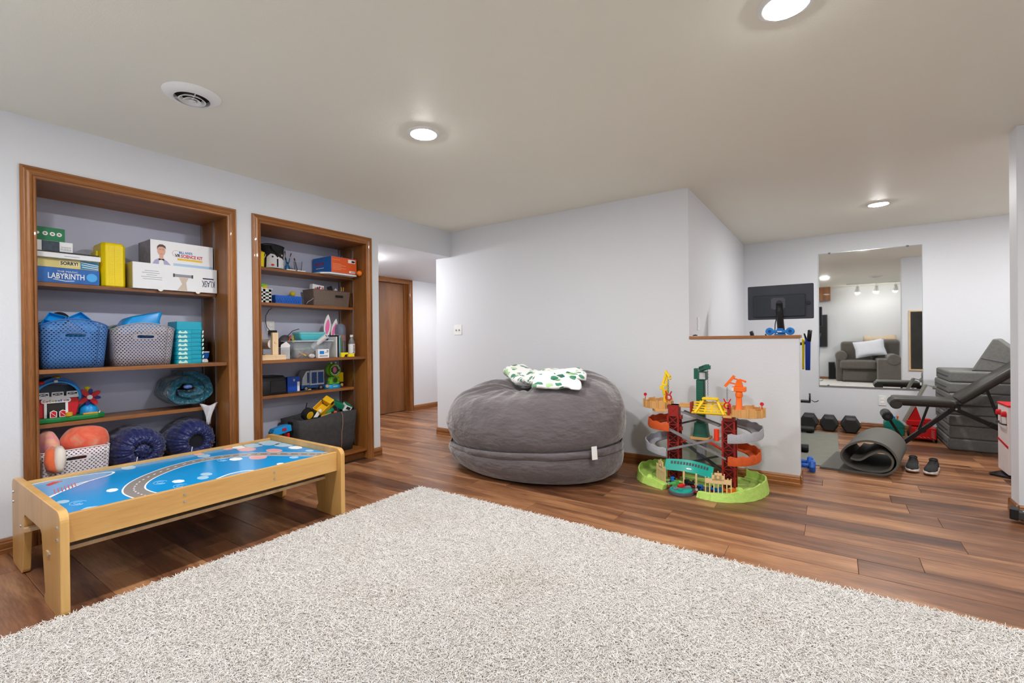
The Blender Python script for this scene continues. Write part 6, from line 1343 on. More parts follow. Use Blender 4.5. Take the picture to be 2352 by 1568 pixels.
# spiral ramps round the towers
def ramp(name, cx, cy, r, a0, a1, z0, z1, m, wall=.052, w_=.075):
    n = 26; rings = []
    for i in range(n+1):
        a = R(a0+(a1-a0)*i/n); z_ = z0+(z1-z0)*i/n; ca, sa = math.cos(a), math.sin(a); hh = wall*(1+.10*math.sin(i*1.7))
        rings.append([(cx+ca*q_, cy+sa*q_, z_+b_) for q_, b_ in ((r, -.012), (r+.004, 0), (r, hh), (r-.007, hh), (r-.010, .006), (r-w_, .006), (r-w_, -.006), (r-.01, -.012))])
    return part(name, MB().loft(rings), m, t, smooth=True, ang=30)
ramp('spiral_ramp', 3.80, 1.105, .150, 200, -15, .412, .45, ORG); ramp('spiral_ramp', 3.80, 1.115, .165, 195, -15, .218, .31, GREYL)
ramp('spiral_ramp', 3.72, .575, .165, 165, 372, .388, .46, GREYL); ramp('spiral_ramp', 3.71, .570, .145, 160, 372, .226, .29, ORG)
# straight ramps
def slope(p, q_, m=GREYP, w_=.030):
    o = part('straight_ramp', MB().bar(p, q_, w_, .007), m, t); d_ = (Vector(q_)-Vector(p)); s_ = Vector((d_.y, -d_.x, 0)).normalized()*w_/2
    for k in (-1, 1): part('ramp_edge', MB().bar(Vector(p)+s_*k+Vector((0, 0, .006)), Vector(q_)+s_*k+Vector((0, 0, .006)), .003, .010), m, o)
slope((3.685, 1.095, .425), (3.665, .645, .238)); slope((3.68, 1.13, .232), (3.66, .67, .388)); slope((3.84, 1.03, .43), (3.80, .86, .49), mat('track_dark', (70, 70, 76), .5)); slope((3.86, 1.02, .30), (3.80, .68, .10), mat('track_dark', (70, 70, 76), .5)); slope((3.86, .95, .13), (3.78, .66, .245), mat('track_dark', (70, 70, 76), .5))
slope((3.78, .98, .545), (3.74, .70, .465), GREYP, .06)
for ya, yb, za_, zb_ in ((1.0, .93, .30, .335), (.80, .68, .335, .27)): part('red_strut', MB().bar((3.79, ya, za_), (3.79, yb, zb_), .012, .035, (1, 0, 0)), mat('strut_red', (206, 56, 34), .45), t)
part('red_drum', MB().cyl((3.64, .705, .372), (3.64, .705, .458), .018, n=18), mat('drum_red', (238, 62, 28), .4), t, bev=.002)
# station
part('platform', MB().prism([(3.46, .56), (3.44, .74), (3.50, .80), (3.56, 1.04), (3.66, 1.17), (3.72, 1.10), (3.66, .74), (3.56, .56)], .001, .016, 'Z'), DK, t, bev=.003)
arcp = [Vector((3.60+.05*math.sin(f*PI)-.07*f, 1.075-.36*f)) for f in [i/16 for i in range(17)]]
rf = part('station_roof', MB().loft([[(p.x-.002+d_, p.y, z_) for d_, z_ in ((0, .118), (.055, .188+.008*math.sin(i/16*PI)), (.059, .188+.008*math.sin(i/16*PI)), (.058, .182), (.006, .114))] for i, p in enumerate(arcp)]), TQ, t, smooth=True, ang=30)
for i in range(1, 14):
    p = arcp[i+1]; part('roof_window', MB().obox((p.x+.0345, p.y, .1705), (.003, .014, .021), (0, 38, 0)), mat('window_dark', (44, 52, 52), .4), rf)
part('roof_sign', MB().obox((arcp[8].x+.012, arcp[8].y, .140), (.003, .045, .010), (0, 38, 0)), TWH, rf)
def facade(ax, ay, bx, by, h_):
    """cream arcade front between two floor points"""
    a, b_ = Vector((ax, ay, .016)), Vector((bx, by, .016)); d_ = (b_-a); L_ = d_.length; d_.normalize()
    def P(u, z_): return a+d_*u+Vector((0, 0, z_))
    o = part('station_front', MB().bar(P(0, h_*.62), P(L_, h_*.62), .007, h_*.20), CRM, t); part('front_sill', MB().bar(P(0, .006), P(L_, .006), .008, .012), CRM, o)
    n = 7
    for k in range(n): part('column', MB().bar(P(L_*k/(n-1)*.96+L_*.02, 0), P(L_*k/(n-1)*.96+L_*.02, h_*.56), .007, .007, (d_.x, d_.y, 0)), CRM, o)
    for u0, u1, z1 in ((.27, .73, .88), (.36, .64, .98)): part('gable_step', MB().bar(P(L_*u0, h_*(z1+.66)/2), P(L_*u1, h_*(z1+.66)/2), .007, h_*(z1-.66)), CRM, o)
    for u in (0.02, .27, .5, .73, .98, .14, .86): part('finial', MB().sph(P(L_*u, h_*(1.04 if u == .5 else .93 if u in (.27, .73) else .76)), .0045, 8, 6).cyl(P(L_*u, h_*.6), P(L_*u, h_*(1.03 if u == .5 else .92 if u in (.27, .73) else .75)), .003, n=6), CRM, o)
    part('clock', MB().cyl(P(L_*.5, h_*.80)-Vector((.006, 0, 0)), P(L_*.5, h_*.80)+Vector((.002, 0, 0)), .010, n=16), CRM, o)
facade(3.472, .752, 3.510, .585, .165); facade(3.655, 1.150, 3.560, 1.055, .165)
for yy, xx in ((.93, 3.60), (.835, 3.575)): part('roof_post', MB().box(xx, xx+.010, yy-.006, yy+.006, .016, .125), CRM, t)
# turntable
part('turntable', MB().lathe([(.088, .001), (.090, .006), (.086, .022), (.078, .024)], 36, (3.465, .915, 0)), DK, t, smooth=True)
tt = part('turntable_deck', MB().lathe([(.078, .022), (.076, .032), (.070, .034), (.001, .034)], 36, (3.465, .915, 0)), TQ, t, smooth=True)
part('deck_rails', MB().bar((3.41, .955, .040), (3.52, .865, .040), .030, .010), GREYP, tt)
for cx, cy in ((3.425, .955), (3.405, .905)): part('deck_button', MB().cyl((cx, cy, .034), (cx, cy, .052), .013, n=14), TQ, tt, bev=.002)
part('deck_lever', MB().bar((3.44, .925, .052), (3.48, .90, .060), .030, .014).bar((3.43, .945, .048), (3.425, .955, .036), .012, .030), mat('lever_red', (222, 34, 24), .4), tt)
# toy trains, each on its own
def train(label, x_, y_, rz, z_, body, boiler, tender=None):
    o = thing('toy_train', label, 'toy train', (x_, y_, z_), group='toy trains on the playset'); c_, s_ = math.cos(rz), math.sin(rz)
    def mv(mb): return mb.moved((x_, y_, z_), rz)
    part('chassis', mv(MB().box(-.042, .042, -.013, .013, .006, .016)), mat('train_red', (186, 32, 26), .4), o); part('cab', mv(MB().box(-.040, -.012, -.015, .015, .016, .046)), body, o, bev=.002)
    part('boiler', mv(MB().cyl((-.014, 0, .028), (.040, 0, .028), .013, n=14)), boiler, o, smooth=True); part('funnel', mv(MB().cyl((.026, 0, .038), (.026, 0, .052), .005, .006, 10)), BLACK, o)
    part('side_tank', mv(MB().box(-.014, .018, -.016, .016, .016, .030)), body, o, bev=.001); part('front_plate', mv(MB().cyl((.0405, 0, .028), (.042, 0, .028), .010, n=14)), mat('plate_grey', (186, 186, 188), .4), o)
    for xx in (-.028, -.004, .020):
        for sy in (-1, 1): part('wheel', mv(MB().cyl((xx, sy*.013, .008), (xx, sy*.017, .008), .008, n=12)), BLACK, o)
TB = mat('train_blue', (20, 110, 200), .35); TGN = mat('train_green', (90, 170, 84), .4)
train('blue toy train leaving the station arch behind the turntable', 3.600, 1.005, R(215), .017, TB, TB); train('black toy train standing under the turquoise roof', 3.600, .885, R(250), .017, BLACK, BLACK)
train('blue and black toy train at the right of the turntable', 3.505, .800, R(170), .017, TB, BLACK); train('green toy train waiting left of the turntable', 3.520, .985, R(140), .017, TGN, TGN)
train('blue toy wagon train behind the cream station front', 3.540, .690, R(95), .017, TB, TB); train('orange toy wagon train at the right end behind the station front', 3.560, .605, R(95), .017, CO, CO)
# ------------------------------------------------------------------ gym corner
# mirror
t = thing('wall_mirror', 'large frameless mirror on the gym back wall', 'mirror', (XD-.004, -.352, .512))
m, N, L, b = newmat('mirror_glass'); b.inputs['Metallic'].default_value = 1; b.inputs['Roughness'].default_value = .02; b.inputs['Base Color'].default_value = (.86, .88, .87, 1)
part('glass', MB().box(XD-.0055, XD-.0015, -.845, .141, .512, 2.168), m, t)
EDG = mat('mirror_edge', (196, 204, 204), .25, metal=.3)
part('edge_strip', MB().box(XD-.0070, XD-.001, -.850, -.845, .507, 2.173).box(XD-.0070, XD-.001, .141, .146, .507, 2.173).box(XD-.0070, XD-.001, -.845, .141, 2.168, 2.173), EDG, t)
part('bottom_channel', MB().box(XD-.011, XD-.001, -.850, .146, .500, .512), mat('channel_grey', (150, 150, 150), .35, metal=.6), t)
for yy, zz in ((.03, 2.168), (-.72, 2.168), (.05, .512), (-.76, .512)): part('clip', MB().box(XD-.012, XD-.001, yy-.012, yy+.012, zz-.008, zz+.010), mat('clip_grey', (120, 120, 122), .4), t, bev=.002)

# exercise bike behind the half wall
t = thing('exercise_bike', 'black exercise bike with a big screen behind the half wall', 'exercise bike', (5.75, .42, 0))
BM = mat('bike_black', (26, 27, 30), .4, var=.06); SCR = mat('screen_back', (58, 62, 74), .45, var=.05); SCR2 = mat('screen_hump', (38, 44, 54), .4)
part('front_stabilizer', MB().cyl((5.33, .20, .048), (5.33, .66, .048), .034, n=20), BM, t, smooth=True); part('rear_stabilizer', MB().cyl((6.42, .185, .048), (6.42, .66, .048), .034, n=20), BM, t, smooth=True)
for xx in (5.33, 6.42):
    for yy in (.235, .62): part('foot_pad', MB().lathe([(.030, .0005), (.032, .010), (.016, .018), (.012, .03)], 16, (xx, yy, 0)), BLACK, t, smooth=True)
part('main_frame', MB().bar((5.33, .42, .06), (6.42, .42, .06), .07, .06).bar((5.42, .42, .08), (5.62, .42, .72), .06, .09, (1, 0, 0)).bar((6.05, .42, .08), (6.20, .42, .70), .06, .08, (1, 0, 0)), BM, t, bev=.008)
part('flywheel_cover', MB().cyl((5.62, .36, .33), (5.62, .48, .33), .22, n=36), BM, t, bev=.02); part('frame_brace', MB().bar((5.62, .42, .50), (6.12, .42, .40), .07, .10), BM, t, bev=.01)
part('crank', MB().cyl((5.88, .31, .34), (5.88, .53, .34), .03, n=14).bar((5.88, .305, .34), (5.76, .29, .45), .012, .028).bar((5.88, .535, .34), (6.0, .55, .23), .012, .028), STEEL, t)
pd = part('pedal', MB().box(5.70, 5.80, .195, .285, .44, .462), BM, t, bev=.004)
part('toe_cage', MB().tube([(5.69, .20, .46), (5.67, .20, .50), (5.70, .20, .535), (5.74, .205, .53)], .008, 8).tube([(5.70, .185, .47), (5.69, .16, .455), (5.68, .14, .462), (5.675, .125, .475)], .004, 6), BLACK, pd, smooth='all')
part('seat_post', MB().cyl((6.20, .42, .68), (6.25, .42, .93), .022, n=14), STEEL, t, smooth=True)
part('saddle', MB().loft([[(x_, .42+y_*w_, .93+z_) for y_, z_ in ((-1, .0), (-.9, .035), (0, .05), (.9, .035), (1, 0), (.4, -.02), (-.4, -.02))] for x_, w_ in ((6.06, .02), (6.12, .035), (6.22, .07), (6.32, .11), (6.36, .09))]), BM, t, smooth=True)
part('handlebar_stem', MB().bar((5.60, .42, .70), (5.45, .42, 1.0), .05, .07, (1, 0, 0)).bar((5.45, .42, 1.0), (5.20, .42, 1.06), .05, .05), BM, t, bev=.006)
hb = part('handlebar', MB().tube([(5.12, .66, 1.16), (5.16, .65, 1.10), (5.24, .60, 1.06), (5.27, .50, 1.055), (5.27, .34, 1.055), (5.24, .24, 1.06), (5.16, .185, 1.08), (5.12, .175, 1.17)], .014, 12), BM, t, smooth='all')
part('handle_grip', MB().tube([(5.16, .186, 1.085), (5.13, .180, 1.13), (5.11, .174, 1.185)], .018, 12), BLACK, hb, smooth='all'); part('handle_grip', MB().tube([(5.16, .65, 1.10), (5.135, .655, 1.135), (5.11, .66, 1.18)], .018, 12), BLACK, hb, smooth='all')
for yy in (.52, .20): part('elbow_horn', MB().cyl((5.20, yy, 1.07), (5.13, yy+.02, 1.155), .012, .006, 10), BLACK, hb, smooth=True)
am = part('screen_arm', MB().tube([(5.22, .40, 1.05), (5.10, .402, 1.15), (5.02, .405, 1.26), (4.985, .408, 1.36), (4.98, .41, 1.44)], [.030, .032, .030, .028, .026], 14), BM, t, smooth='all'); part('arm_joint', MB().cyl((4.965, .41, 1.445), (5.015, .41, 1.445), .022, n=16), BM, am, smooth=True)
sc = part('screen', MB().prism(rrect(.140, .678, 1.293, 1.614, .010), 5.020, 5.042, 'X'), SCR, t, bev=.003)
part('screen_glass', MB().prism(rrect(.147, .671, 1.300, 1.607, .006), 5.042, 5.0435, 'X'), mat('screen_glass', (10, 11, 14), .1), sc)
part('back_housing', MB().prism(rrect(.205, .630, 1.318, 1.520, .006), 4.998, 5.020, 'X'), SCR2, sc, bev=.004)
part('mount_plate', MB().prism(rrect(.362, .478, 1.385, 1.495, .004), 4.993, 4.998, 'X'), mat('mount_grey', (84, 82, 96), .4), sc)
for yy in (.370, .470):
    for zz in (1.392, 1.488): part('mount_screw', MB().cyl((4.993, yy, zz), (4.990, yy, zz), .005, n=10), BLACK, sc)
part('side_knob', MB().cyl((5.020, .180, 1.435), (5.000, .180, 1.435), .015, n=16), BLACK, sc, bev=.002)
for yy, zz in ((.15, 1.605), (.15, 1.302), (.668, 1.302), (.668, 1.605), (.41, 1.302), (.41, 1.605), (.145, 1.45), (.673, 1.45)): part('case_screw', MB().cyl((5.021, yy, zz), (5.0185, yy, zz), .004, n=8), BLACK, sc)
part('screen_cable', MB().tube([(5.0, .43, 1.33), (5.05, .45, 1.25), (5.12, .46, 1.18), (5.20, .44, 1.09)], .004, 6), BLACK, t, smooth='all')
# bands looped over the handlebar
def band(label, y_, w_, zt, zb_, m, x0=5.155):
    mb = MB(); pts = []
    for k in range(15):
        a = PI*k/14; pts.append((x0-.026*math.cos(a), zt+.026*math.sin(a)))
    pts = [(x0-.026, zb_)]+pts+[(x0+.026, zb_)]; lo = [(x0+.020*math.cos(-PI*k/8), zb_-.012*math.sin(PI*k/8)) for k in range(1, 8)]
    loop = pts+lo; n = len(loop); vs = [(p[0], y_-w_/2+(.004 if p[1] < zt-.1 else 0), p[1]) for p in loop]+[(p[0], y_+w_/2, p[1]) for p in loop]
    mb.add(vs, [(i, (i+1) % n, n+(i+1) % n, n+i) for i in range(n)]); return single('resistance_band', mb, m, label, 'exercise band', smooth='all', thick=.003, group='bands on the bike')
band('yellow exercise band hanging from the bike handlebar beside the half wall', .232, .020, 1.083, .83, mat('band_yellow', (226, 200, 20), .6), 5.205); band('wide blue exercise band hanging from the bike handlebar', .194, .042, 1.085, .825, mat('band_blue', (14, 50, 140), .6), 5.17)
# blue controller-like toy and small things on the ledge
zl = 1.1408
t = thing('ledge_toy', 'bright blue plastic toy with two round ends on the wooden ledge', 'toy', (4.165, .338, zl))
LBm = mat('ledge_blue', (22, 122, 206), .35, var=.05)
for yy in (.408, .270): part('round_end', MB().cyl((4.140, yy, zl+.030), (4.185, yy, zl+.030), .0295, n=24), LBm, t, bev=.006); part('dial', MB().cyl((4.1375, yy, zl+.030), (4.141, yy, zl+.030), .012, n=16), mat('ledge_dark', (10, 60, 130), .4), t)
part('bridge_body', MB().box(4.142, 4.183, .290, .390, zl+.016, zl+.040), LBm, t, bev=.005); part('top_grip', MB().box(4.148, 4.178, .318, .360, zl+.040, zl+.052), LBm, t, bev=.004); part('base_bar', MB().box(4.150, 4.176, .300, .380, zl+.0002, zl+.010), LBm, t, bev=.002); part('name_mark', MB().box(4.1405, 4.142, .325, .355, zl+.024, zl+.031), TWH, t)
single('ledge_clip', MB().tube([(4.15, .985, zl+.006), (4.15, .965, zl+.009), (4.15, .948, zl+.006)], [.004, .006, .003], 8), BLACK, 'small black clip lying at the left end of the wooden ledge', 'clip', smooth='all')

# rolled exercise mat: one slab bent into an S roll
MATG = mat('foam_mat', (92, 90, 84), .7, var=.05, bump=.2, bs=300)
pth = [(.10, .008), (-.087, .008), (-.235, .008), (-.345, .016), (-.412, .085), (-.400, .162), (-.336, .228), (-.240, .252), (-.145, .230), (-.072, .178), (-.050, .122), (-.078, .070), (-.160, .034), (-.285, .0275), (-.365, .056), (-.385, .120), (-.352, .168), (-.300, .180), (-.240, .148), (-.175, .103), (-.112, .108)]
P = catmull([Vector(p) for p in pth], 5); th = .0075; Lp, Rp = [], []
for i, p in enumerate(P):
    d_ = (P[min(len(P)-1, i+1)]-P[max(0, i-1)]).normalized(); nv = Vector((-d_.y, d_.x)); Lp.append((p.x+nv.x*th, max(.0006, p.y+nv.y*th))); Rp.append((p.x-nv.x*th, max(.0006, p.y-nv.y*th)))
prof2 = Lp+Rp[::-1]
mb = MB(); mb.loft([[(4.75+u*.72, y_*1.0-u*.12, z_*1.08) for y_, z_ in prof2] for u in (0, .5, 1)])
single('exercise_mat', mb, MATG, 'thick grey exercise mat half rolled up in the doorway to the gym', 'exercise mat', smooth=True, ang=50)
single('floor_mat', MB().box(4.84, 6.56, -.04, .72, .0004, .006), mat('thin_mat', (122, 122, 112), .8, var=.08), 'thin olive grey mat under the exercise bike', 'mat', bev=.002)
# dumbbells
HX = mat('rubber_black', (34, 34, 34), .55, var=.08)
def hexbell(label, x_, y_, r=.105, L_=.30, m=HX, mh=STEEL, name='dumbbell', group=None, rz=0, hd=.11):
    z_ = r*math.cos(R(30)); t = thing(name, label, 'dumbbell', (x_, y_, .0006), rz=rz, group=group)
    for s_ in (-1, 1):
        rings = []
        for dx, rr in ((0, .88), (.014, 1), (hd-.014, 1), (hd, .80)):
            xx = s_*(L_/2-hd+dx); rings.append([(xx, r*rr*math.cos(R(60*k)), z_+r*rr*math.sin(R(60*k))) for k in range(6)])
        part('hex_head', MB().loft(rings), m, t, world=False, bev=.003)
    part('grip', MB().tube([(-L_/2+hd-.004, 0, z_), (-.03, 0, z_), (0, 0, z_), (.03, 0, z_), (L_/2-hd+.004, 0, z_)], [.014, .0165, .018, .0165, .014], 14), mh, t, world=False, smooth='all')
    return t
hexbell('black hex dumbbell by the gym wall, rightmost of the row', 6.79, -.165, .098); hexbell('black hex dumbbell by the gym wall, second from the right', 6.80, .045, .095); hexbell('black hex dumbbell by the gym wall, third from the right', 6.78, .250, .100); hexbell('black hex dumbbell by the gym wall, mostly hidden behind the half wall', 6.78, .470, .105)
BLU = mat('vinyl_blue', (16, 92, 190), .4, var=.05)
hexbell('small blue dumbbell behind the end of the half wall, in front', 4.60, .205, .054, .16, BLU, BLU, group='blue dumbbells', rz=R(90), hd=.045); hexbell('small blue dumbbell behind the end of the half wall, farther back', 4.735, .225, .054, .16, BLU, BLU, group='blue dumbbells', rz=R(90), hd=.045)

# workout bench
t = thing('workout_bench', 'black adjustable workout bench with a raised backrest', 'workout bench', (6.02, -.92, 0))
_part = part
def part(name, mb, m, par=None, **k):      # the bench was laid out 0.42 m nearer; it stands a little lower and farther back
    if name in ('front_foot', 'rear_foot'): mb.v = [(x+.42, y*1.075, z) for x, y, z in mb.v]
    else: mb.v = [(x+.42, y*1.075, 1.1247-(1.1247-z)*1.075) for x, y, z in mb.v]
    return _part(name, mb, m, par, **k)
LEA = mat('bench_vinyl', (56, 54, 50), .42, var=.06); FRM = mat('bench_frame', (22, 22, 23), .35, var=.05)
def pad(name, p, q_, w_, th_, m=LEA, nose=0):
    p, q_ = Vector(p), Vector(q_); d_ = (q_-p).normalized(); up = Vector((1, 0, 0)).cross(d_); up = up if up.z > 0 else -up; L_ = (q_-p).length; rings = []
    pr = rrect(-w_/2, w_/2, -th_/2, th_/2, th_*.42, 4)
    for u, s_ in ((0, .80), (.012, .95), (.03, 1), (L_-.03, 1), (L_-.012, .95), (L_, .80)): rings.append([p+d_*u+Vector((a*(s_*.06+.94), 0, 0))+up*(b_*s_) for a, b_ in pr])
    return part(name, MB().loft(rings), m, t, smooth=True)
sp_ = pad('seat_pad', (5.6, -.452, .535), (5.6, -.862, .535), .28, .062); part('seat_nose', MB().cyl((5.46, -.470, .505), (5.74, -.470, .505), .046, n=24), LEA, t, bev=.008); part('seat_board', MB().box(5.50, 5.70, -.86, -.52, .490, .504), FRM, t)
pad('back_pad', (5.6, -.895, .560), (5.6, -1.44, 1.02), .28, .060); part('back_board', MB().bar((5.6, -.905, .520), (5.6, -1.40, .940), .20, .012), FRM, t)
part('hinge', MB().box(5.555, 5.645, -.915, -.845, .455, .515), FRM, t, bev=.004); 
for zz, yy in ((.478, -.885), (.505, -.86), (.497, -.70), (.51, -.53)): part('bolt', MB().cyl((5.553, yy, zz), (5.545, yy, zz), .008, n=12), STEEL, t)
part('front_leg', MB().bar((5.6, -.865, .470), (5.6, -.505, .108), .045, .035), FRM, t, bev=.003); part('rear_leg', MB().bar((5.6, -.88, .475), (5.6, -1.42, .190), .045, .035), FRM, t, bev=.003)
part('rear_sleeve', MB().bar((5.6, -1.10, .359), (5.6, -1.42, .190), .056, .044), FRM, t, bev=.003); part('rear_post', MB().bar((5.6, -1.40, .21), (5.6, -1.46, .11), .045, .035, (1, 0, 0)), FRM, t)
part('front_foot', MB().cyl((5.38, -.50, .0256), (5.82, -.50, .0256), .025, n=16), FRM, t, smooth=True); part('rear_foot', MB().cyl((5.38, -1.46, .0256), (5.745, -1.46, .0256), .025, n=16), FRM, t, smooth=True)
part('seat_brace', MB().bar((5.6, -.705, .490), (5.6, -.640, .262), .018, .026, (1, 0, 0)), FRM, t); part('back_brace', MB().bar((5.6, -1.085, .655), (5.6, -1.185, .310), .018, .026, (1, 0, 0)), FRM, t)
part('lock_knob', MB().cyl((5.57, -.66, .275), (5.52, -.66, .275), .018, .024, 14), BLACK, t, smooth=True)
part('roller_bar', MB().bar((5.6, -.525, .165), (5.6, -.415, .375), .022, .026, (1, 0, 0)), FRM, t); part('foot_roller', MB().cyl((5.46, -.410, .385), (5.74, -.410, .385), .042, n=24), BLACK, t, bev=.010); part('roller_cap', MB().cyl((5.458, -.410, .385), (5.4615, -.410, .385), .016, n=14), mat('cap_dark', (52, 56, 54), .4), t)

part = _part
# sneakers
def shoe(label, x_, y_, rz):
    t = thing('sneaker', label, 'shoe', (x_, y_, .0006), rz=rz, group='black sneakers beside the rolled mat'); out = []
    W_ = [(0, .020), (.02, .036), (.07, .044), (.13, .040), (.19, .034), (.24, .036), (.275, .030), (.288, .014)]
    sole = [(-.144+u, w_) for u, w_ in W_]
    ol = [(a, b_) for a, b_ in sole]+[(a, -b_) for a, b_ in sole[::-1]]
    part('sole', MB().loft([[(a*s_, b_*s_, z_+(.010 if a < -.11 else 0)*(z_ < .02)) for a, b_ in ol] for s_, z_ in ((.95, 0), (1.03, .008), (1.05, .024), (1.0, .034))]), mat('sole_white', (226, 218, 212), .6), t, world=False, smooth=True)
    hs = [.040, .054, .062, .078, .094, .090, .095, .088]; rings = []
    for (a, w_), h_ in zip(sole, hs):
        rings.append([(a, w_*.98*math.cos(R(180*k/10)), .030+max(.004, (h_-.030)*math.sin(R(180*k/10))**.7)) for k in range(11)])
    part('upper', MB().loft(rings, closed=False, caps=False).loft([rings[0], [(rings[0][5][0]-.004, 0, .030)]*11], closed=False, caps=False).loft([rings[-1], [(rings[-1][5][0]+.003, 0, .030)]*11], closed=False, caps=False), mat('knit_black', (34, 35, 36), .85, var=.25, vs=90, bump=.4, bs=160), t, world=False, smooth='all')
    part('collar', MB().lathe([(.034, 0), (.038, .006), (.032, .012), (.027, .004)], 20, (.078, 0, .086), 1.3, .8), mat('collar_black', (18, 18, 18), .9), t, world=False, smooth=True); part('opening', MB().lathe([(.030, .009), (.002, .008)], 18, (.078, 0, .082), 1.25, .75), mat('shoe_inside', (8, 8, 8), .9), t, world=False)
    for k in range(5):
        xx = -.055+k*.022; zz = .064+k*.0065; part('lace', MB().tube([(xx, -.022, zz-.004), (xx+.006, 0, zz+.006), (xx, .022, zz-.004)], .003, 6), BLACK, t, world=False, smooth='all')
    part('heel_tab', MB().box(.135, .146, -.012, .012, .060, .092), mat('tab_white', (226, 222, 218), .6), t, world=False, bev=.002)
shoe('black sneaker with a white sole beside the rolled mat, left one', 5.12, -.545, R(-8)); shoe('black sneaker with a white sole beside the rolled mat, right one', 5.09, -.662, R(-14))

# stack of grey foam blocks
FOAM = mat('block_fabric', (116, 116, 113), .95, var=.16, vs=50, bump=.25, bs=400); FOAMS = mat('block_seam', (60, 60, 62), .9)
def block(label, x0, x1, y0, y1, z0, z1, rz=0):
    o = MB().box(x0, x1, y0, y1, z0+.0006, z1); t = thing('foam_block', label, 'foam block', ((x0+x1)/2, (y0+y1)/2, z0+.0006), group='stacked grey foam blocks')
    part('cushion', o, FOAM, t, bev=.018, seg=3); zm = (z0+z1)/2
    part('zipper', MB().box(x0+.10, x1-.08, y1+.0002, y1+.003, zm-.004, zm+.004), FOAMS, t); return t
ys = (-1.95, -.935)
lv = [0, .114, .240, .345, .440, .556, .662, .772]; nm_ = ['bottom of the stack by the gym wall', 'second from the bottom', 'third from the bottom', 'fourth from the bottom', 'fifth from the bottom', 'second from the top, slightly askew', 'topmost, under the wedge']
for k in range(7):
    sx = (0, .004, -.006, .006, -.004, .012, .02)[k]; block('grey foam play block, '+nm_[k], 6.20+sx, 6.95+sx*.5, ys[0], ys[1]+(.004 if k == 5 else -.004*(k % 2)-.010*(k == 6)), lv[k], lv[k+1])
t = thing('foam_wedge', 'grey triangular foam wedge standing on the stacked blocks', 'foam block', (6.55, -1.36, .7728))
WC = (6.26, -1.30, 0)
part('wedge', MB().prism([(.195, .7728), (-.30, .7728), (.005, 1.088), (.042, 1.088)], 0, .42, 'X').moved(WC, R(-15)), FOAM, t, bev=.014, seg=3); part('wedge_seam', MB().bar((-.0015, .13, .905), (-.0015, -.15, .835), .003, .006, (1, 0, 0)).moved(WC, R(-15)), mat('seam_light', (130, 132, 140), .8), t)

# toy fire engine and green toy
FR_ = mat('engine_red', (196, 12, 18), .35, var=.05)
t = thing('toy_fire_truck', 'red toy fire engine with a long silver ladder beside the foam blocks', 'toy truck', (6.62, -.77, 0))
part('body', MB().box(6.50, 6.72, -.885, -.690, .030, .150), FR_, t, bev=.008); part('cab', MB().box(6.72, 6.90, -.875, -.700, .030, .19), FR_, t, bev=.012)
for k in range(6):
    for (ya, yb) in ((-.868, -.842), (-.742, -.716)): part('hazard_stripe', MB().bar((6.4985, ya, .048+k*.014), (6.4985, yb, .060+k*.014), .001, .006, (1, 0, 0)), TWH, t)
for k in range(3): part('hazard_stripe', MB().bar((6.4985, -.832+k*.032, .046), (6.4985, -.810+k*.032, .056), .001, .006, (1, 0, 0)), TWH, t)
for xx in (6.56, 6.82):
    for yy in (-.886, -.690): part('wheel', MB().cyl((xx, yy-.008, .0335), (xx, yy+.008, .0335), .033, n=20), mat('tyre', (24, 24, 26), .8, var=.15), t, bev=.004)
part('turret', MB().box(6.55, 6.68, -.80, -.650, .160, .215), FR_, t, bev=.008); part('turret_arm', MB().prism([(-.66, .205), (-.78, .205), (-.735, .360), (-.715, .360)], 6.59, 6.63, 'X'), FR_, t, bev=.003); part('control_box', MB().box(6.58, 6.66, -.855, -.80, .155, .235), FR_, t, bev=.006)
LAD = mat('ladder_silver', (176, 178, 168), .3, metal=.5)
ld = part('ladder', MB().bar((6.585, -.628, .190), (6.585, -.806, .600), .008, .016).bar((6.635, -.628, .190), (6.635, -.806, .600), .008, .016).bar((6.585, -.640, .180), (6.585, -.822, .592), .006, .010).bar((6.635, -.640, .180), (6.635, -.822, .592), .006, .010), LAD, t)
for k in range(15): part('ladder_rung', MB().bar((6.585, -.630-.0120*k, .200+.0278*k), (6.635, -.630-.0120*k, .200+.0278*k), .006, .010), LAD, ld)
part('ladder_basket', MB().bar((6.59, -.810, .602), (6.59, -.895, .572), .010, .026, (1, 0, 0)).bar((6.63, -.810, .602), (6.63, -.895, .572), .010, .026, (1, 0, 0)).box(6.588, 6.632, -.90, -.87, .555, .592), LAD, ld)
t = thing('toy_house', 'teal toy with a blue knob against the gym wall behind the rolled mat', 'toy', (6.85, -.565, 0))
part('body', MB().prism([(-.478, .0006), (-.655, .0006), (-.655, .120), (-.610, .165), (-.560, .190), (-.500, .165), (-.478, .135)], 6.78, 6.95, 'X'), mat('toy_teal', (0, 118, 104), .45, var=.05), t, bev=.008); part('knob', MB().lathe([(.022, 0), (.024, .016), (.018, .024)], 16, (6.82, -.555, .188)), CY, t, smooth=True); part('orange_knob', MB().sph((6.85, -.600, .205), .012, 10, 8).cyl((6.85, -.60, .165), (6.85, -.60, .20), .006), CO, t, smooth=True); part('belt_line', MB().box(6.7785, 6.780, -.655, -.478, .085, .092), mat('teal_dark', (0, 90, 80), .5), t)

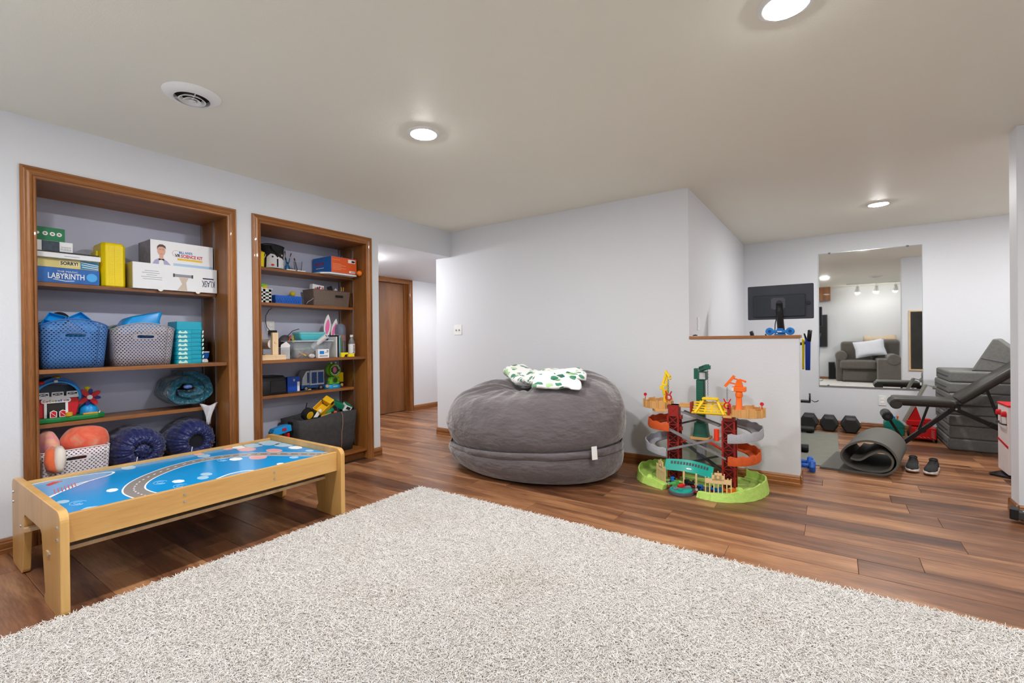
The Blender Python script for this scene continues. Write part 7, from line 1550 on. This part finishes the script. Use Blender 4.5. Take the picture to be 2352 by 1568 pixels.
# red and white play kitchen behind the right wall
t = thing('play_kitchen', 'white and red play kitchen peeking out behind the right wall', 'toy kitchen', (5.3, -1.33, 0))
KW = mat('kitchen_white', (226, 216, 214), .45)
part('cabinet', MB().box(5.16, 5.44, -1.55, -1.118, .030, .560), KW, t, bev=.004); part('red_top', MB().box(5.15, 5.45, -1.56, -1.114, .560, .576), TRED, t, bev=.003)
part('red_trim', MB().prism([(5.165, .255), (5.44, .285), (5.44, .270), (5.165, .235)], -1.1178, -1.1150, 'Y'), TRED, t)
for xx in (5.22, 5.36): part('knob', MB().cyl((xx, -1.118, .498), (xx, -1.090, .498), .024, .020, 16), TRED, t, bev=.003)
part('oven_handle', MB().tube([(5.20, -1.117, .418), (5.22, -1.098, .418), (5.38, -1.098, .418), (5.40, -1.117, .418)], .006, 8), BLACK, t, smooth='all')
part('floor_foot', MB().prism([(5.25, -1.030), (5.275, -1.030), (5.40, -1.12), (5.40, -1.50), (5.18, -1.50), (5.18, -1.12)], .0006, .016, 'Z'), BLACK, t, bev=.003); part('leg_block', MB().box(5.19, 5.41, -1.52, -1.14, .014, .030), BLACK, t)
# folded treadmill deck at the right edge
t = thing('treadmill', 'low black exercise machine rail at the right edge of the picture', 'exercise machine', (3.75, -1.05, 0))
TMB = mat('tread_grey', (58, 56, 56), .45, var=.06)
part('side_rail', MB().prism([(3.975, -.868), (4.040, -.885), (3.60, -1.90), (3.53, -1.87)], .030, .075, 'Z'), TMB, t, bev=.004); part('rail_cap', MB().prism([(3.972, -.862), (4.044, -.880), (4.030, -.915), (3.958, -.898)], .022, .088, 'Z'), BLACK, t, bev=.006); part('deck', MB().prism([(3.955, -.90), (3.30, -.75), (2.95, -1.70), (3.53, -1.87)], .020, .045, 'Z') if 0 else MB().prism([(4.03, -.93), (4.06, -.96), (3.66, -1.90), (3.60, -1.90)], .020, .045, 'Z'), BLACK, t)
part('label', MB().obox((3.975, -.935, .0758), (.03, .02, .001), (0, 0, 20)), TWH, t)
for xx, yy in ((3.955, -.945), (3.62, -1.78)): part('foot', MB().lathe([(.024, .0006), (.026, .010), (.012, .016), (.010, .032)], 16, (xx, yy, 0)), BLACK, t, smooth=True)

# ------------------------------------------------------------------ what the mirror shows: the corner beside the camera
t = thing('chalkboard', 'chalkboard in a pine frame on the gym side of the right wall', 'chalkboard', (XB2, -1.25, .565))
part('board', MB().box(XB2+.0015, XB2+.012, -1.50, -1.035, .585, 1.515), mat('slate', (46, 46, 42), .85, var=.35, vs=6), t); part('frame', MB().ring([(-1.52, .565), (-1.015, .565), (-1.015, 1.535), (-1.52, 1.535)], [(-1.50, .585), (-1.035, .585), (-1.035, 1.515), (-1.50, 1.515)], XB2+.001, XB2+.020, 'X'), PINE, t)
SOFA = mat('sofa_fabric', (98, 92, 86), .95, var=.14, vs=14, bump=.25, bs=200, sheen=.3)
t = thing('armchair', 'oversized taupe armchair seen in the mirror', 'armchair', (-.02, -.74, 0))
part('seat_base', MB().box(-.40, .34, -.86, -.20, .05, .34), SOFA, t, bev=.03, seg=3); part('seat_cushion', MB().box(-.30, .42, -.84, -.14, .345, .55), SOFA, t, bev=.05, seg=3); part('back_rest', MB().box(-.53, -.28, -1.30, -.16, .10, 1.0), SOFA, t, bev=.07, seg=3); part('back_cushion', MB().obox((-.24, -1.03, .80), (.20, .55, .50), (0, 14, 0)), SOFA, t, bev=.07, seg=3)
for y0, y1, x1, h_ in ((-.26, -.06, .26, .76), (-1.42, -.84, .66, .70)):
    ar = part('arm', MB().box(-.48, x1, y0, y1, .04, h_-.10), SOFA, t, bev=.03, seg=3); part('arm_roll', MB().cyl((-.46, (y0+y1)/2, h_-.11), (x1+.02, (y0+y1)/2, h_-.11), min(.125, (y1-y0)/2+.02), n=24), SOFA, ar, bev=.02)
part('skirt', MB().box(-.42, .36, -1.02, -.18, .02, .06), mat('sofa_dark', (50, 44, 40), .9), t)
PIL = mat('pillow_white', (222, 224, 234), .9, var=.04, bump=.2, bs=20, bdist=.01)
mb = MB(); rows = []
for side in (1, -1):
    g_ = []
    for i in range(17):
        u = i/8-1; row = []
        for j in range(17):
            v = j/8-1; th_ = .075*max(0, (1-u**4)*(1-v**4))**.6; c_ = 1-.10*(1-abs(u))*(abs(v) > .8)-.08*(1-abs(v))*(abs(u) > .8)
            row.append((side*th_, u*.30*c_, v*.205*c_))
        g_.append(row)
    k0 = len(mb.v); mb.add([p for r in g_ for p in r], [(k, k+1, k+18, k+17) if side > 0 else (k, k+17, k+18, k+1) for i in range(16) for k in range(i*17, i*17+16)])
Mx = Euler((R(-10), R(-18), R(4))).to_matrix(); mb.v = [tuple(Mx @ Vector(v)+Vector((.10, -.72, .835))) for v in mb.v]
single('bed_pillow', mb, PIL, 'white pillow on the armchair seen in the mirror', 'pillow', smooth='all')
mb = MB(); mb.loft([[(-.42+.15*math.cos(a), y_, 1.012+.11*math.sin(a)*(1+.2*math.sin(y_*9))) for a in [PI*k/8-.3 for k in range(10)]] for y_ in [-1.26+.07*k for k in range(10)]], closed=False, caps=False)
single('tan_throw', mb, mat('throw_tan', (206, 184, 158), .95, var=.12, vs=30), 'tan throw over the back of the armchair seen in the mirror', 'blanket', smooth='all', thick=.02)
single('wall_cabinet', MB().box(XW, XW+.30, .045, .50, 2.06, CE-.001), OAKZ, 'oak box high on the wall behind the camera, seen in the mirror', 'cabinet', bev=.004)
t = thing('television', 'dark television edge on the wall behind the camera, seen in the mirror', 'television', (XW+.05, .52, .85)); part('screen', MB().box(XW+.03, XW+.07, .115, 1.10, .86, 1.70), BLACK, t, bev=.005); part('bracket', MB().box(XW+.0005, XW+.03, .45, .75, 1.1, 1.4), BLACK, t)
t = thing('floor_speaker', 'black speaker box on the floor beside the armchair, seen in the mirror', 'speaker', (XW+.17, .04, 0)); part('cabinet', MB().box(XW+.03, XW+.28, -.04, .10, .0006, .47), BLACK, t, bev=.006); part('grille', MB().box(XW+.28, XW+.285, -.03, .09, .02, .45), mat('grille', (30, 30, 32), .9), t)
